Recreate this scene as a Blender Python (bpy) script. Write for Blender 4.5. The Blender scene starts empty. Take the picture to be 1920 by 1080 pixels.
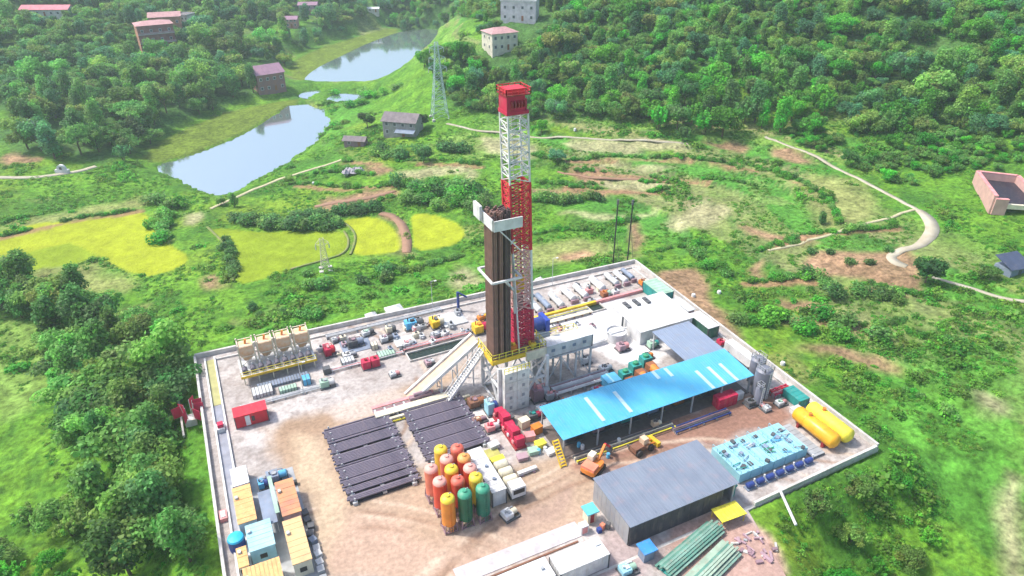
import bpy, math, random
import numpy as np
from mathutils import Vector, Matrix
R = math.radians
rnd = random.Random(7)
scene = bpy.context.scene
col = scene.collection

# ------------------------------------------------------------ camera, light, exposure
CAM_H = 78.0
PITCH = R(30.2)
FPX = 1305.0                       # focal length in pixels of a 1920 wide picture
FX, FY = 0.4305, 0.9026            # heading of the camera on the ground
cam_d = bpy.data.cameras.new('camera')
cam = bpy.data.objects.new('camera', cam_d)
col.objects.link(cam)
cam.location = (0, 0, CAM_H)
_f = Vector((FX * math.cos(PITCH), FY * math.cos(PITCH), -math.sin(PITCH)))
cam.rotation_euler = _f.to_track_quat('-Z', 'Y').to_euler()
cam_d.sensor_width = 36.0
cam_d.lens = 36.0 * FPX / 1920.0
cam_d.clip_end = 9000
cam_d.clip_start = 0.5
scene.camera = cam

SUN_EL = R(56)
sdir = Vector((-0.80, 0.58, 0)).normalized()          # towards the sun, on the ground
world = bpy.data.worlds.new('World')
scene.world = world
world.use_nodes = True
wn = world.node_tree
bg = wn.nodes['Background']
sky = wn.nodes.new('ShaderNodeTexSky')
sky.sky_type = 'NISHITA'
sky.sun_disc = False
sky.sun_elevation = SUN_EL
sky.sun_rotation = math.atan2(sdir.x, sdir.y)
sky.dust_density = 3.0
sky.air_density = 1.0
wn.links.new(sky.outputs[0], bg.inputs[0])
bg.inputs[1].default_value = 0.15
sd = bpy.data.lights.new('sun', 'SUN')
sd.energy = 2.5
sd.angle = R(6)
sd.color = (1.0, 0.95, 0.87)
sun = bpy.data.objects.new('sun', sd)
col.objects.link(sun)
sv = Vector((sdir.x * math.cos(SUN_EL), sdir.y * math.cos(SUN_EL), math.sin(SUN_EL)))
sun.rotation_euler = (-sv).to_track_quat('-Z', 'Y').to_euler()
sun.location = (0, 0, 200)
scene.view_settings.view_transform = 'Standard'
scene.view_settings.look = 'None'
scene.view_settings.gamma = 1.0
scene.view_settings.use_curve_mapping = False
scene.view_settings.exposure = 0.94
scene.cycles.max_bounces = 6
scene.cycles.diffuse_bounces = 4
scene.cycles.volume_bounces = 1
scene.cycles.volume_step_rate = 10
scene.cycles.transparent_max_bounces = 6

# ------------------------------------------------------------ helpers
def ray(px, py):
    dx = (px - 960) / FPX; dy = (540 - py) / FPX
    fw = math.cos(PITCH) + dy * math.sin(PITCH); up = -math.sin(PITCH) + dy * math.cos(PITCH)
    return (FX * fw + FY * dx, FY * fw - FX * dx, up)

def G(px, py, z=0.0):
    """where the sight line through a place of the photograph meets the height z"""
    a = ray(px, py); t = (z - CAM_H) / a[2]
    return Vector((a[0] * t, a[1] * t, z))

def srgb(h):
    v = [int(h[i:i+2], 16) / 255 for i in (0, 2, 4)]
    return tuple(((c + 0.055) / 1.055) ** 2.4 if c > 0.04045 else c / 12.92 for c in v)

def nodes_of(m):
    m.use_nodes = True
    return m.node_tree, m.node_tree.nodes, m.node_tree.links

MATS = {}
def mat(name, c1, c2=None, scale=0.6, rough=0.6, metal=0.0, bump=0.0, dirt=0.25, dirt_col=(0.30, 0.24, 0.18), spec=0.4):
    if name in MATS: return MATS[name]
    m = bpy.data.materials.new(name)
    nt, N, L = nodes_of(m)
    b = N['Principled BSDF']
    b.inputs['Roughness'].default_value = rough
    b.inputs['Metallic'].default_value = metal
    b.inputs['Specular IOR Level'].default_value = spec
    tc = N.new('ShaderNodeTexCoord')
    n1 = N.new('ShaderNodeTexNoise'); n1.inputs['Scale'].default_value = scale; n1.inputs['Detail'].default_value = 5
    L.new(tc.outputs['Object'], n1.inputs['Vector'])
    mx = N.new('ShaderNodeMix'); mx.data_type = 'RGBA'
    c2 = c2 or tuple(min(1, c * 0.72) for c in c1)
    mx.inputs[6].default_value = (*c1, 1); mx.inputs[7].default_value = (*c2, 1)
    rp = N.new('ShaderNodeMapRange'); rp.inputs[1].default_value = 0.35; rp.inputs[2].default_value = 0.68
    L.new(n1.outputs[0], rp.inputs[0]); L.new(rp.outputs[0], mx.inputs[0])
    n2 = N.new('ShaderNodeTexNoise'); n2.inputs['Scale'].default_value = scale * 3.1; n2.inputs['Detail'].default_value = 8
    mp = N.new('ShaderNodeMapping'); mp.inputs['Scale'].default_value = (1, 1, 0.35)
    L.new(tc.outputs['Object'], mp.inputs[0]); L.new(mp.outputs[0], n2.inputs['Vector'])
    r2 = N.new('ShaderNodeMapRange'); r2.inputs[1].default_value = 0.52; r2.inputs[2].default_value = 0.75; r2.inputs[4].default_value = dirt
    L.new(n2.outputs[0], r2.inputs[0])
    m2 = N.new('ShaderNodeMix'); m2.data_type = 'RGBA'
    L.new(r2.outputs[0], m2.inputs[0]); L.new(mx.outputs[2], m2.inputs[6]); m2.inputs[7].default_value = (*dirt_col, 1)
    L.new(m2.outputs[2], b.inputs['Base Color'])
    if bump:
        bp = N.new('ShaderNodeBump'); bp.inputs['Strength'].default_value = bump; bp.inputs['Distance'].default_value = 0.1
        L.new(n2.outputs[0], bp.inputs['Height']); L.new(bp.outputs[0], b.inputs['Normal'])
    MATS[name] = m
    return m

def P(name, **k):
    """paint by name"""
    c = dict(white=(.68, .68, .68), cream=(.72, .66, .50), grey=(.36, .38, .40), lightgrey=(.55, .57, .58), darkgrey=(.10, .105, .115),
             black=(.03, .03, .033), red=(.62, .025, .05), darkred=(.30, .03, .035), crimson=(.52, .015, .07), pink=(.72, .30, .30), orange=(.70, .22, .03),
             salmon=(.78, .25, .15), yellow=(.78, .52, .03), lemon=(.80, .70, .06), green=(.03, .28, .14), teal=(.03, .30, .27), palegreen=(.36, .55, .42),
             blue=(.05, .22, .50), skyblue=(.10, .42, .68), lightblue=(.30, .58, .68), navy=(.03, .06, .25), slate=(.22, .27, .36),
             brown=(.22, .10, .06), rust=(.34, .13, .06), wood=(.66, .42, .20), tan=(.62, .46, .32), palewood=(.66, .55, .36), concrete=(.58, .56, .53), plum=(.30, .19, .22),
             pipe=(.085, .075, .095), mauve=(.42, .28, .32), brick=(.46, .24, .18), slatepipe=(.12, .11, .14), fabric=(.70, .10, .16))[name]
    return mat('paint_' + name, c, **k)

class MB:
    def __init__(s, o=(0, 0, 0)):
        s.v = []; s.f = []; s.o = Vector(o)
    def add(s, vs, fs):
        n = len(s.v); s.v += [tuple(v) for v in vs]; s.f += [tuple(i + n for i in f) for f in fs]; return s
    def box(s, x0, y0, z0, x1, y1, z1):
        vs = [(x0, y0, z0), (x1, y0, z0), (x1, y1, z0), (x0, y1, z0), (x0, y0, z1), (x1, y0, z1), (x1, y1, z1), (x0, y1, z1)]
        return s.add(vs, [(0, 3, 2, 1), (4, 5, 6, 7), (0, 1, 5, 4), (1, 2, 6, 5), (2, 3, 7, 6), (3, 0, 4, 7)])
    def cbox(s, x, y, z, dx, dy, dz, rz=0):
        """centred on x, y, standing on z"""
        c, n = math.cos(rz), math.sin(rz)
        vs = []
        for k in (0, dz):
            for a, b in ((-1, -1), (1, -1), (1, 1), (-1, 1)):
                px, py = a * dx / 2, b * dy / 2
                vs.append((x + c * px - n * py, y + n * px + c * py, z + k))
        return s.add(vs, [(0, 3, 2, 1), (4, 5, 6, 7), (0, 1, 5, 4), (1, 2, 6, 5), (2, 3, 7, 6), (3, 0, 4, 7)])
    def prism(s, poly, z0, z1):
        n = len(poly)
        a = sum(poly[i][0] * poly[(i + 1) % n][1] - poly[(i + 1) % n][0] * poly[i][1] for i in range(n))
        if a < 0: poly = poly[::-1]
        vs = [(p[0], p[1], z0) for p in poly] + [(p[0], p[1], z1) for p in poly]
        fs = [tuple(range(n - 1, -1, -1)), tuple(range(n, 2 * n))] + [(i, (i + 1) % n, n + (i + 1) % n, n + i) for i in range(n)]
        return s.add(vs, fs)
    def tube(s, p, q, r, n=8, r2=None, cap=True):
        p, q = Vector(p), Vector(q); d = (q - p)
        if d.length < 1e-6: return s
        d.normalize(); u = d.orthogonal().normalized(); w = d.cross(u)
        r2 = r if r2 is None else r2
        vs = []
        for c, rr in ((p, r), (q, r2)):
            for i in range(n):
                a = 2 * math.pi * i / n
                vs.append(c + u * math.cos(a) * rr + w * math.sin(a) * rr)
        fs = [(i, (i + 1) % n, n + (i + 1) % n, n + i) for i in range(n)]
        if cap: fs += [tuple(range(n - 1, -1, -1)), tuple(range(n, 2 * n))]
        return s.add(vs, fs)
    def bar(s, p, q, w, h=None):
        """square bar from p to q"""
        h = h or w; p, q = Vector(p), Vector(q); d = (q - p).normalized()
        u = d.cross(Vector((0, 0, 1)))
        u = Vector((1, 0, 0)) if u.length < 1e-3 else u.normalized()
        v = u.cross(d)
        vs = []
        for c in (p, q):
            for a, b in ((-1, -1), (1, -1), (1, 1), (-1, 1)):
                vs.append(c + u * a * w / 2 + v * b * h / 2)
        return s.add(vs, [(0, 1, 2, 3), (7, 6, 5, 4), (0, 4, 5, 1), (1, 5, 6, 2), (2, 6, 7, 3), (3, 7, 4, 0)])
    def lathe(s, x, y, prof, n=20):
        """prof: (radius, z) from bottom to top"""
        vs = []; fs = []
        for r, z in prof:
            for i in range(n):
                a = 2 * math.pi * i / n
                vs.append((x + r * math.cos(a), y + r * math.sin(a), z))
        for k in range(len(prof) - 1):
            for i in range(n):
                j = (i + 1) % n
                fs.append((k * n + i, k * n + j, (k + 1) * n + j, (k + 1) * n + i))
        fs.append(tuple(range(n - 1, -1, -1))); fs.append(tuple(range((len(prof) - 1) * n, len(prof) * n)))
        return s.add(vs, fs)
    def hcyl(s, x0, x1, y, z, r, n=20, axis='x', dome=0.35):
        """lying vessel with domed ends"""
        ds = [(-dome * r, .0), (-dome * r * .8, .5), (-dome * r * .4, .85), (0, 1)]
        L = [(x0 + a, r * b) for a, b in ds] + [(x1 - a, r * b) for a, b in ds[::-1]]
        vs = []; fs = []
        for t, rr in L:
            for i in range(n):
                a = 2 * math.pi * i / n
                c, d = rr * math.cos(a), rr * math.sin(a)
                vs.append((t, y + c, z + d) if axis == 'x' else (y + c, t, z + d))
        for k in range(len(L) - 1):
            for i in range(n):
                j = (i + 1) % n
                f = (k * n + i, (k + 1) * n + i, (k + 1) * n + j, k * n + j)
                fs.append(f if axis == 'x' else f[::-1])
        return s.add(vs, fs)
    def rail(s, pts, h=1.1, r=.035, step=2.0):
        for a, b in zip(pts[:-1], pts[1:]):
            a, b = Vector(a), Vector(b); n = max(1, round((b - a).length / step))
            for k in range(n + 1):
                p = a.lerp(b, k / n); s.bar(p, p + Vector((0, 0, h)), r * 2)
            for hh in (h, h * .5): s.bar(a + Vector((0, 0, hh)), b + Vector((0, 0, hh)), r * 1.6)
        return s
    def build(s, name, m, parent=None, smooth=True, loc=None):
        me = bpy.data.meshes.new(name)
        o = s.o
        me.from_pydata([(v[0] - o.x, v[1] - o.y, v[2] - o.z) for v in s.v], [], s.f)
        me.materials.append(m)
        if smooth:
            me.shade_smooth() if hasattr(me, 'shade_smooth') else None
            me.set_sharp_from_angle(angle=R(38))
        ob = bpy.data.objects.new(name, me)
        col.objects.link(ob)
        if parent is not None: ob.parent = parent
        else: ob.location = o
        return ob

def tag(o, label=None, cat=None, group=None, kind=None):
    if label: o['label'] = label
    if cat: o['category'] = cat
    if group: o['group'] = group
    if kind: o['kind'] = kind
    return o

def thing(name, label, cat, loc=(0, 0, 0), group=None, rz=0):
    o = bpy.data.objects.new(name, None); o.empty_display_size = .3
    col.objects.link(o); o.location = loc; o.rotation_euler.z = rz
    return tag(o, label, cat, group)

def kids(o): return [c for c in bpy.data.objects if c.parent == o]
def copy_thing(o, loc=None, label=None, rz=None, scale=None, group=None, ch=None):
    def rec(a, par):
        c = a.copy(); col.objects.link(c)
        if par is not None: c.parent = par
        for k in (KIDS[a.name] if a.name in KIDS else []): rec(k, c)
        return c
    if o.name not in KIDS:
        def reg(a):
            KIDS[a.name] = kids(a)
            for k in KIDS[a.name]: reg(k)
        reg(o)
    r = rec(o, None)
    if loc is not None: r.location = loc
    if rz is not None: r.rotation_euler.z = rz
    if scale is not None: r.scale = (scale,) * 3 if not hasattr(scale, '__len__') else scale
    if label: r['label'] = label
    if group: r['group'] = group
    return r
KIDS = {}

# ------------------------------------------------------------ smooth noise for terrain and colour
def _hash(ix, iy, s):
    h = (ix.astype(np.int64) * 374761393 + iy.astype(np.int64) * 668265263 + s * 1442695041) & 0xffffffff
    h = ((h ^ (h >> 13)) * 1274126177) & 0xffffffff
    return ((h ^ (h >> 16)) & 0xffffff) / float(0xffffff)
def vnoise(x, y, s=0):
    ix, iy = np.floor(x), np.floor(y); fx, fy = x - ix, y - iy
    fx = fx * fx * (3 - 2 * fx); fy = fy * fy * (3 - 2 * fy)
    a, b, c, d = _hash(ix, iy, s), _hash(ix + 1, iy, s), _hash(ix, iy + 1, s), _hash(ix + 1, iy + 1, s)
    return (a * (1 - fx) + b * fx) * (1 - fy) + (c * (1 - fx) + d * fx) * fy
def fbm(x, y, sc, s=0, o=4):
    t = 0; a = 0.5; n = 0
    for k in range(o):
        t = t + a * vnoise(x / sc, y / sc, s + k * 17); n += a; a *= 0.5; sc *= 0.5
    return t / n
def sst(a, b, x):
    t = np.clip((x - a) / (b - a), 0, 1); return t * t * (3 - 2 * t)

# ------------------------------------------------------------ terrain
CP = [(0,1080,-10),(200,1000,-10),(200,700,-11),(0,700,-11),(330,720,-6),(370,950,-5),(360,600,-6),(0,560,-9),(150,450,-8),(300,430,-8),
      (0,350,-6),(100,320,-6),(450,560,-6),(520,470,-7),(750,430,-7),(850,430,-6.5),(700,530,-4),(1000,450,-4),(1150,440,-3),(1250,520,-1.5),
      (1300,400,-2),(1100,350,-2),(1000,300,-1),(1300,300,1),(1500,330,2),(1600,450,2),(1500,520,0),(1400,560,-1),(1500,650,-1.5),(1700,700,-2),
      (1700,850,-4),(1600,950,-4),(1700,1080,-8),(1900,1000,-6),(1900,700,2),(1750,420,3),(1850,380,5),(1920,300,8),(1650,300,6),
      (650,290,-4),(560,330,-7),(450,390,-8.6),(300,330,-9.6),(440,330,-10.5),(540,240,-10.5),(400,220,-9.5),(620,180,-9.5),(755,250,-2),(850,230,0),
      (250,250,-6),(120,240,-3),(0,260,-3),(400,1080,-5)]
def hill_col(x, ys, foot_y, foot_z, slope):
    a = ray(x, foot_y); t = (foot_z - CAM_H) / a[2]; d0 = t * math.hypot(a[0], a[1])
    out = []
    for y in ys:
        b = ray(x, y); tn = -b[2] / math.hypot(b[0], b[1])
        d = (CAM_H - foot_z + slope * d0) / (tn + slope)
        z = foot_z + slope * (d - d0)
        n = math.hypot(b[0], b[1]); out.append((b[0] / n * d, b[1] / n * d, z))
    return out
cpw = [tuple(G(x, y, z)) for x, y, z in CP]
for x, fy_, fz, sl in ((1000, 228, 1, .26), (1200, 258, 2, .34), (1500, 250, 5, .36), (1900, 262, 9, .36), (2200, 280, 11, .36)):
    cpw += hill_col(x, (fy_, fy_ - 70, fy_ - 140, fy_ - 200, -10, -90, -150), fy_, fz, sl)
for x, fy_, fz, sl in ((0, 190, -2, .13), (300, 160, -3, .12), (500, 115, -6, .10), (700, 48, -8.5, .10), (870, 90, -5, .13), (-300, 200, -2, .13)):
    cpw += hill_col(x, (fy_, fy_ - 50, fy_ - 110, -30, -100, -150), fy_, fz, sl)
cpw += [tuple(G(700, 110, -9.5)), tuple(G(620, 130, -9.5)), tuple(G(800, 70, -9))]
cpw = np.array(cpw)

def inpoly(x, y, poly):
    n = len(poly); r = np.zeros(x.shape, bool); j = n - 1
    for i in range(n):
        xi, yi = poly[i][0], poly[i][1]; xj, yj = poly[j][0], poly[j][1]
        if yi != yj:
            c = ((yi > y) != (yj > y)) & (x < (xj - xi) * (y - yi) / (yj - yi) + xi)
            r ^= c
        j = i
    return r
def pdist(x, y, poly, closed=True):
    d = np.full(x.shape, 1e9); n = len(poly)
    for i in range(n if closed else n - 1):
        ax, ay = poly[i][0], poly[i][1]; bx, by = poly[(i + 1) % n][0], poly[(i + 1) % n][1]
        ux, uy = bx - ax, by - ay; L = max(ux * ux + uy * uy, 1e-9)
        t = np.clip(((x - ax) * ux + (y - ay) * uy) / L, 0, 1)
        d = np.minimum(d, np.hypot(x - ax - t * ux, y - ay - t * uy))
    return d
def sdist(x, y, poly):
    d = pdist(x, y, poly); return np.where(inpoly(x, y, poly), -d, d)
def smooth_poly(p, it=2):
    for _ in range(it):
        q = []
        for i in range(len(p)):
            a, b = p[i], p[(i + 1) % len(p)]
            q += [(a[0] * .75 + b[0] * .25, a[1] * .75 + b[1] * .25), (a[0] * .25 + b[0] * .75, a[1] * .25 + b[1] * .75)]
        p = q
    return p

PAD = [(-8.2, 123.1), (89.4, 119.4), (88.6, 49.8), (61.0, 49.0), (56.5, 34), (-8.4, 34)]
WL = -10.0
def wp(pts, z): return [tuple(G(x, y, z)[:2]) for x, y in pts]
PONDS = {
 'near': (WL, smooth_poly(wp([(290,310),(340,299),(420,272),(480,243),(520,214),(545,197),(580,196),(608,206),(618,225),(602,248),(572,285),(520,312),(480,335),(440,358),(395,372),(330,335)], WL))),
 'far': (WL + .6, smooth_poly(wp([(578,152),(600,128),(650,104),(690,84),(750,62),(800,52),(852,64),(844,80),(803,100),(785,130),(768,157),(700,157),(640,153)], WL + .6))),
 'west': (WL + .3, smooth_poly(wp([(556,182),(575,170),(608,170),(590,186)], WL + .3))),
 'east': (WL + .3, smooth_poly(wp([(607,187),(640,174),(698,180),(690,192),(640,194)], WL + .3)))}

BANKS = [smooth_poly(wp([(262,296),(280,270),(330,246),(430,206),(556,184),(560,198),(520,212),(480,240),(420,270),(340,298),(290,308)], WL)), smooth_poly(wp([(560,152),(540,128),(560,100),(640,74),(740,46),(790,44),(750,62),(690,84),(650,104),(600,128),(578,152)], WL))]

PLOT = {}
def terrain0(x, y):
    x = np.asarray(x, float); y = np.asarray(y, float)
    d0 = np.hypot(x, y)
    num = np.zeros(x.shape); den = np.zeros(x.shape) + 1e-30
    for cx, cy, cz in cpw:
        sg = 0.085 * math.hypot(cx, cy) + 4
        r2 = ((x - cx) ** 2 + (y - cy) ** 2)
        w = np.exp(-r2 / (2 * sg * sg)) + 1e-4 / (1 + (r2 / 900.) ** 2)
        num += w * cz; den += w
    z = num / den
    far = np.clip((d0 - 420) / 500, 0, 1)
    # terraces in the fields
    tm = sst(0, 1, np.clip((x - 70) / 40, 0, 1)) * sst(0, 1, np.clip((y - 125) / 15, 0, 1)) * (1 - sst(235, 262, d0 + 20 * (fbm(x, y, 40, 5) - .5)))
    tm = np.maximum(tm, .8 * (sst(100, 110, x) * (1 - sst(150, 175, x)) * sst(20, 40, y)))
    st = 1.3; zz = z + 1.6 * (fbm(x, y, 55, 9) - .5) + 6.0 * 0
    k = np.floor(zz / st); PLOT['k'] = k; PLOT['m'] = tm; PLOT['f'] = zz / st - k; fr = zz / st - k
    zt = (k + sst(.84, .97, fr)) * st
    z = z * (1 - tm) + (zt * .9 + z * .1) * tm
    z = z + (fbm(x, y, 26, 3) - .5) * (1.3 + 3 * sst(240, 330, d0)) + (fbm(x, y, 5, 4, 3) - .5) * .5
    for wl, poly in PONDS.values():
        s = sdist(x, y, poly) + (fbm(x, y, 11, 88) - .5) * 5 + (fbm(x, y, 2.5, 89) - .5) * 1.6 - .4
        t = sst(0, 7, s)
        z = np.where(s < 0, wl - .5 - np.minimum(-s, 3) * .25, np.where(s < 9, (wl + .25 + s * .12) * (1 - t) + np.maximum(z, wl + .4) * t, z))
    for poly in BANKS:
        s = sdist(x, y, poly); t = sst(0, 12, s)
        z = np.where(z > WL + .2, (WL + .35 + .25 * fbm(x, y, 6, 71)) * (1 - t) + z * t, z)
    s = sdist(x, y, PAD)
    t = sst(1.5, 12, s)
    lev = -2.2 + 1.3 * sst(119, 122, y) + 1.5 * sst(58, 66, x) * (1 - sst(117, 121, y))
    lev = np.maximum(lev, -2.2 + 2.05 * sst(50, 46, y) * sst(50, 56, x)) if False else np.where((y < 49) & (x > 52), -.15, lev)
    z = np.where(s < 1.5, lev, lev * (1 - t) + z * t)
    return z

# polar sheet round the camera's foot: fine in view, reaching the horizon
ang0 = math.atan2(FY, FX)
na, nr = 640, 380
aa = ang0 + np.concatenate([np.linspace(-math.pi, -R(48), 60, endpoint=False), np.linspace(-R(48), R(48), na - 120, endpoint=False), np.linspace(R(48), math.pi, 60, endpoint=False)])
rr = np.concatenate([[0.5, 15, 30], 42 * (620 / 42.) ** (np.arange(nr) / (nr - 1.)), [700, 850, 1100, 1600, 2500, 4500, 8000]])
A_, R_ = np.meshgrid(aa, rr)
X_, Y_ = R_ * np.cos(A_), R_ * np.sin(A_)
Z_ = terrain0(X_.ravel(), Y_.ravel())
na, nr = len(aa), len(rr)
plot_k, plot_m, plot_f = PLOT['k'], PLOT['m'], PLOT['f']
Rf = R_.ravel(); Xf, Yf = X_.ravel(), Y_.ravel()
t = sst(520, 760, Rf); Z_ = Z_ * (1 - t) + np.minimum(60, np.maximum(Z_, 20)) * t * 0.8

ZG = Z_.reshape(nr, na)

def terrain(x, y):
    """height read back from the finished sheet (bilinear in angle and distance)"""
    x = np.asarray(x, float); y = np.asarray(y, float); sh = x.shape; x = x.ravel(); y = y.ravel()
    r = np.hypot(x, y); th = (np.arctan2(y, x) - ang0 + math.pi) % (2 * math.pi) - math.pi
    i = np.clip(np.searchsorted(rr, r) - 1, 0, nr - 2); fr = np.clip((r - rr[i]) / (rr[i + 1] - rr[i]), 0, 1)
    ta = aa - ang0; j = np.searchsorted(ta, th) - 1; j = np.clip(j, 0, na - 1); j2 = (j + 1) % na
    w = np.where(j + 1 < na, ta[j2] - ta[j], 2 * math.pi + ta[0] - ta[-1]); fa = np.clip((th - ta[j]) / w, 0, 1)
    return ((ZG[i, j] * (1 - fa) + ZG[i, j2] * fa) * (1 - fr) + (ZG[i + 1, j] * (1 - fa) + ZG[i + 1, j2] * fa) * fr).reshape(sh)

def ground_hits(pts):
    """sight lines of photograph places against the terrain -> world points"""
    rs = np.array([ray(*p) for p in pts]); n = np.linalg.norm(rs, axis=1); rs = rs / n[:, None]
    lo = np.full(len(pts), 40.0); hi = np.full(len(pts), 900.0); done = np.zeros(len(pts), bool)
    t = 60.0
    while t < 900:
        p = rs * t
        below = (CAM_H + p[:, 2]) < terrain(p[:, 0], p[:, 1])
        new = below & ~done
        hi[new] = t; done |= new
        lo[~done] = t
        t *= 1.02
        if done.all(): break
    for _ in range(12):
        m = (lo + hi) / 2; p = rs * m[:, None]
        b = (CAM_H + p[:, 2]) < terrain(p[:, 0], p[:, 1])
        hi = np.where(b, m, hi); lo = np.where(b, lo, m)
    p = rs * hi[:, None]
    return [(float(a[0]), float(a[1]), float(a[2] + CAM_H)) for a in p]
def T1(px, py): return Vector(ground_hits([(px, py)])[0])

# regions of the ground, outlined along their real borders
Z = {}
def zone(name, pts, sm=1):
    w = ground_hits(pts); Z.setdefault(name, []).append(smooth_poly([(a[0], a[1]) for a in w], sm) if sm else [(a[0], a[1]) for a in w])
zone('rice', [(-40,450),(60,418),(160,413),(265,393),(292,425),(322,462),(358,480),(340,502),(262,522),(190,482),(130,454),(60,470),(-40,492)])
zone('rice2', [(-40,492),(60,470),(130,454),(188,480),(150,493),(60,508),(-40,512)], 0)
zone('rice2', [(388,426),(500,436),(600,432),(645,434),(654,450),(648,474),(610,486),(545,504),(470,532),(436,528),(440,480),(415,450)])
zone('rice', [(636,412),(700,404),(735,424),(752,446),(752,472),(700,480),(657,478),(668,450),(662,430)])
zone('rice', [(768,402),(810,400),(850,414),(874,435),(862,454),(835,464),(775,470),(776,435)])
zone('bank', [(260,292),(330,248),(430,208),(560,184),(560,198),(520,212),(480,240),(420,270),(340,298),(290,308)])
zone('bank', [(560,152),(540,128),(565,103),(640,77),(740,49),(750,60),(690,82),(650,102),(600,128),(578,150)])
zone('mud', [(714,399),(738,402),(756,420),(773,445),(772,472),(754,474),(752,442),(737,422),(708,407)])
zone('mud', [(588,392),(600,374),(680,364),(742,353),(748,364),(690,380),(620,396)])
zone('mud', [(676,318),(690,306),(730,308),(742,322),(700,330)])
zone('sand', [(745,318),(830,312),(900,318),(898,334),(830,332),(745,334)])
zone('sand', [(1050,260),(1180,264),(1300,270),(1290,288),(1180,284),(1060,280)])
zone('sand', [(890,254),(1000,262),(1020,300),(960,300),(900,280)])
zone('mud', [(1060,318),(1100,308),(1135,322),(1130,350),(1090,352)])
zone('mud', [(1315,264),(1380,262),(1420,280),(1400,290),(1340,284)])
zone('mud', [(1440,272),(1490,280),(1540,302),(1520,310),(1450,302)])
zone('mud', [(1500,480),(1580,468),(1690,458),(1730,500),(1735,545),(1690,540),(1600,522),(1520,512)])
zone('mud', [(1408,500),(1430,488),(1440,520),(1418,530)])
zone('mud', [(1455,560),(1530,562),(1535,585),(1470,582)])
zone('mud', [(1225,510),(1290,498),(1320,520),(1350,580),(1395,640),(1350,640),(1300,580),(1255,545)])
zone('mud', [(1040,478),(1110,472),(1115,484),(1045,492)])
zone('mud', [(1170,420),(1200,412),(1196,470),(1172,470)])
zone('mud', [(1500,640),(1600,655),(1700,690),(1690,705),(1590,675),(1500,655)])
zone('mud', [(1440,590),(1560,600),(1640,615),(1630,625),(1540,612),(1440,600)])
zone('mud', [(1380,420),(1460,440),(1540,452),(1530,462),(1450,452),(1380,432)])
zone('mud', [(1000,352),(1100,360),(1200,358),(1200,366),(1100,370),(1000,362)])
zone('sand', [(1120,300),(1200,312),(1260,310),(1260,318),(1190,322),(1120,310)])
zone('sand', [(1050,395),(1150,400),(1230,395),(1230,402),(1150,409),(1050,404)])
zone('sand', [(1240,420),(1330,372),(1372,392),(1360,415),(1290,440)])
zone('sand', [(1130,335),(1260,340),(1255,352),(1140,356)])
zone('sand', [(835,520),(890,495),(905,530),(870,548)])
zone('sand', [(1820,720),(1890,760),(1885,790),(1830,760)])
zone('sand', [(1870,880),(1905,900),(1925,1000),(1915,1100),(1870,1080),(1885,960)])
zone('mud', [(0,290),(60,285),(75,300),(0,312)])
zone('sand', [(340,405),(380,396),(388,412),(352,430)])
zone('mud', [(380,520),(405,512),(405,540),(385,545)])
zone('dry', [(60,500),(150,492),(240,520),(250,545),(180,560),(60,530)])
zone('dry', [(0,420),(120,395),(260,372),(262,388),(120,412),(0,440)])
zone('dry', [(1480,330),(1600,330),(1660,390),(1600,420),(1540,440)])
zone('dry', [(930,470),(1130,440),(1150,480),(940,510)])
zone('pale', [(-40,600),(70,590),(95,640),(90,760),(-40,800)])
zone('pale', [(820,255),(900,250),(930,300),(860,300)])
zone('lush', [(350,620),(900,490),(905,520),(380,660),(372,1080),(345,1080)])
zone('lush', [(1640,700),(1780,640),(1920,640),(1920,980),(1720,980),(1660,860)])
zone('lush', [(600,190),(700,185),(690,215),(640,260),(600,290),(610,240)])
zone('lush', [(560,310),(640,290),(660,320),(600,330),(540,330)])
zone('terrace', [(1090,300),(1300,292),(1440,310),(1540,330),(1480,400),(1300,350),(1100,340)])
zone('dirtpad', [(1335,1010),(1400,972),(1455,1010),(1480,1095),(1300,1110)])
LAND = {k: v for k, v in Z.items()}

FOREST_PX = [[(832,135),(850,205),(905,218),(1000,225),(1190,232),(1215,205),(1290,140),(1345,115),(1450,105),(1500,160),(1570,215),(1600,250),(1920,262),(2200,262),(2200,-150),(700,-150),(700,10),(860,30),(900,60),(900,95)],
 [(-150,250),(-150,-120),(700,-120),(700,20),(640,60),(560,95),(530,125),(490,170),(400,206),(320,238),(262,285),(210,300),(100,300),(40,290)]]
FOREST = [[(a[0], a[1]) for a in ground_hits(q)] for q in FOREST_PX]
SOIL_LINES = [[(a[0], a[1]) for a in ground_hits(q)] for q in ([(1060,303),(1200,299),(1320,303),(1420,321),(1500,344)], [(1080,324),(1200,334),(1330,339)], [(1060,354),(1160,362),(1260,356)], [(1400,534),(1500,525),(1600,539),(1690,553)], [(1450,462),(1540,441),(1680,430)], [(0,448),(150,412),(265,396)], [(560,349),(640,356),(745,349)], [(640,306),(760,306),(900,314)])]
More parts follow.
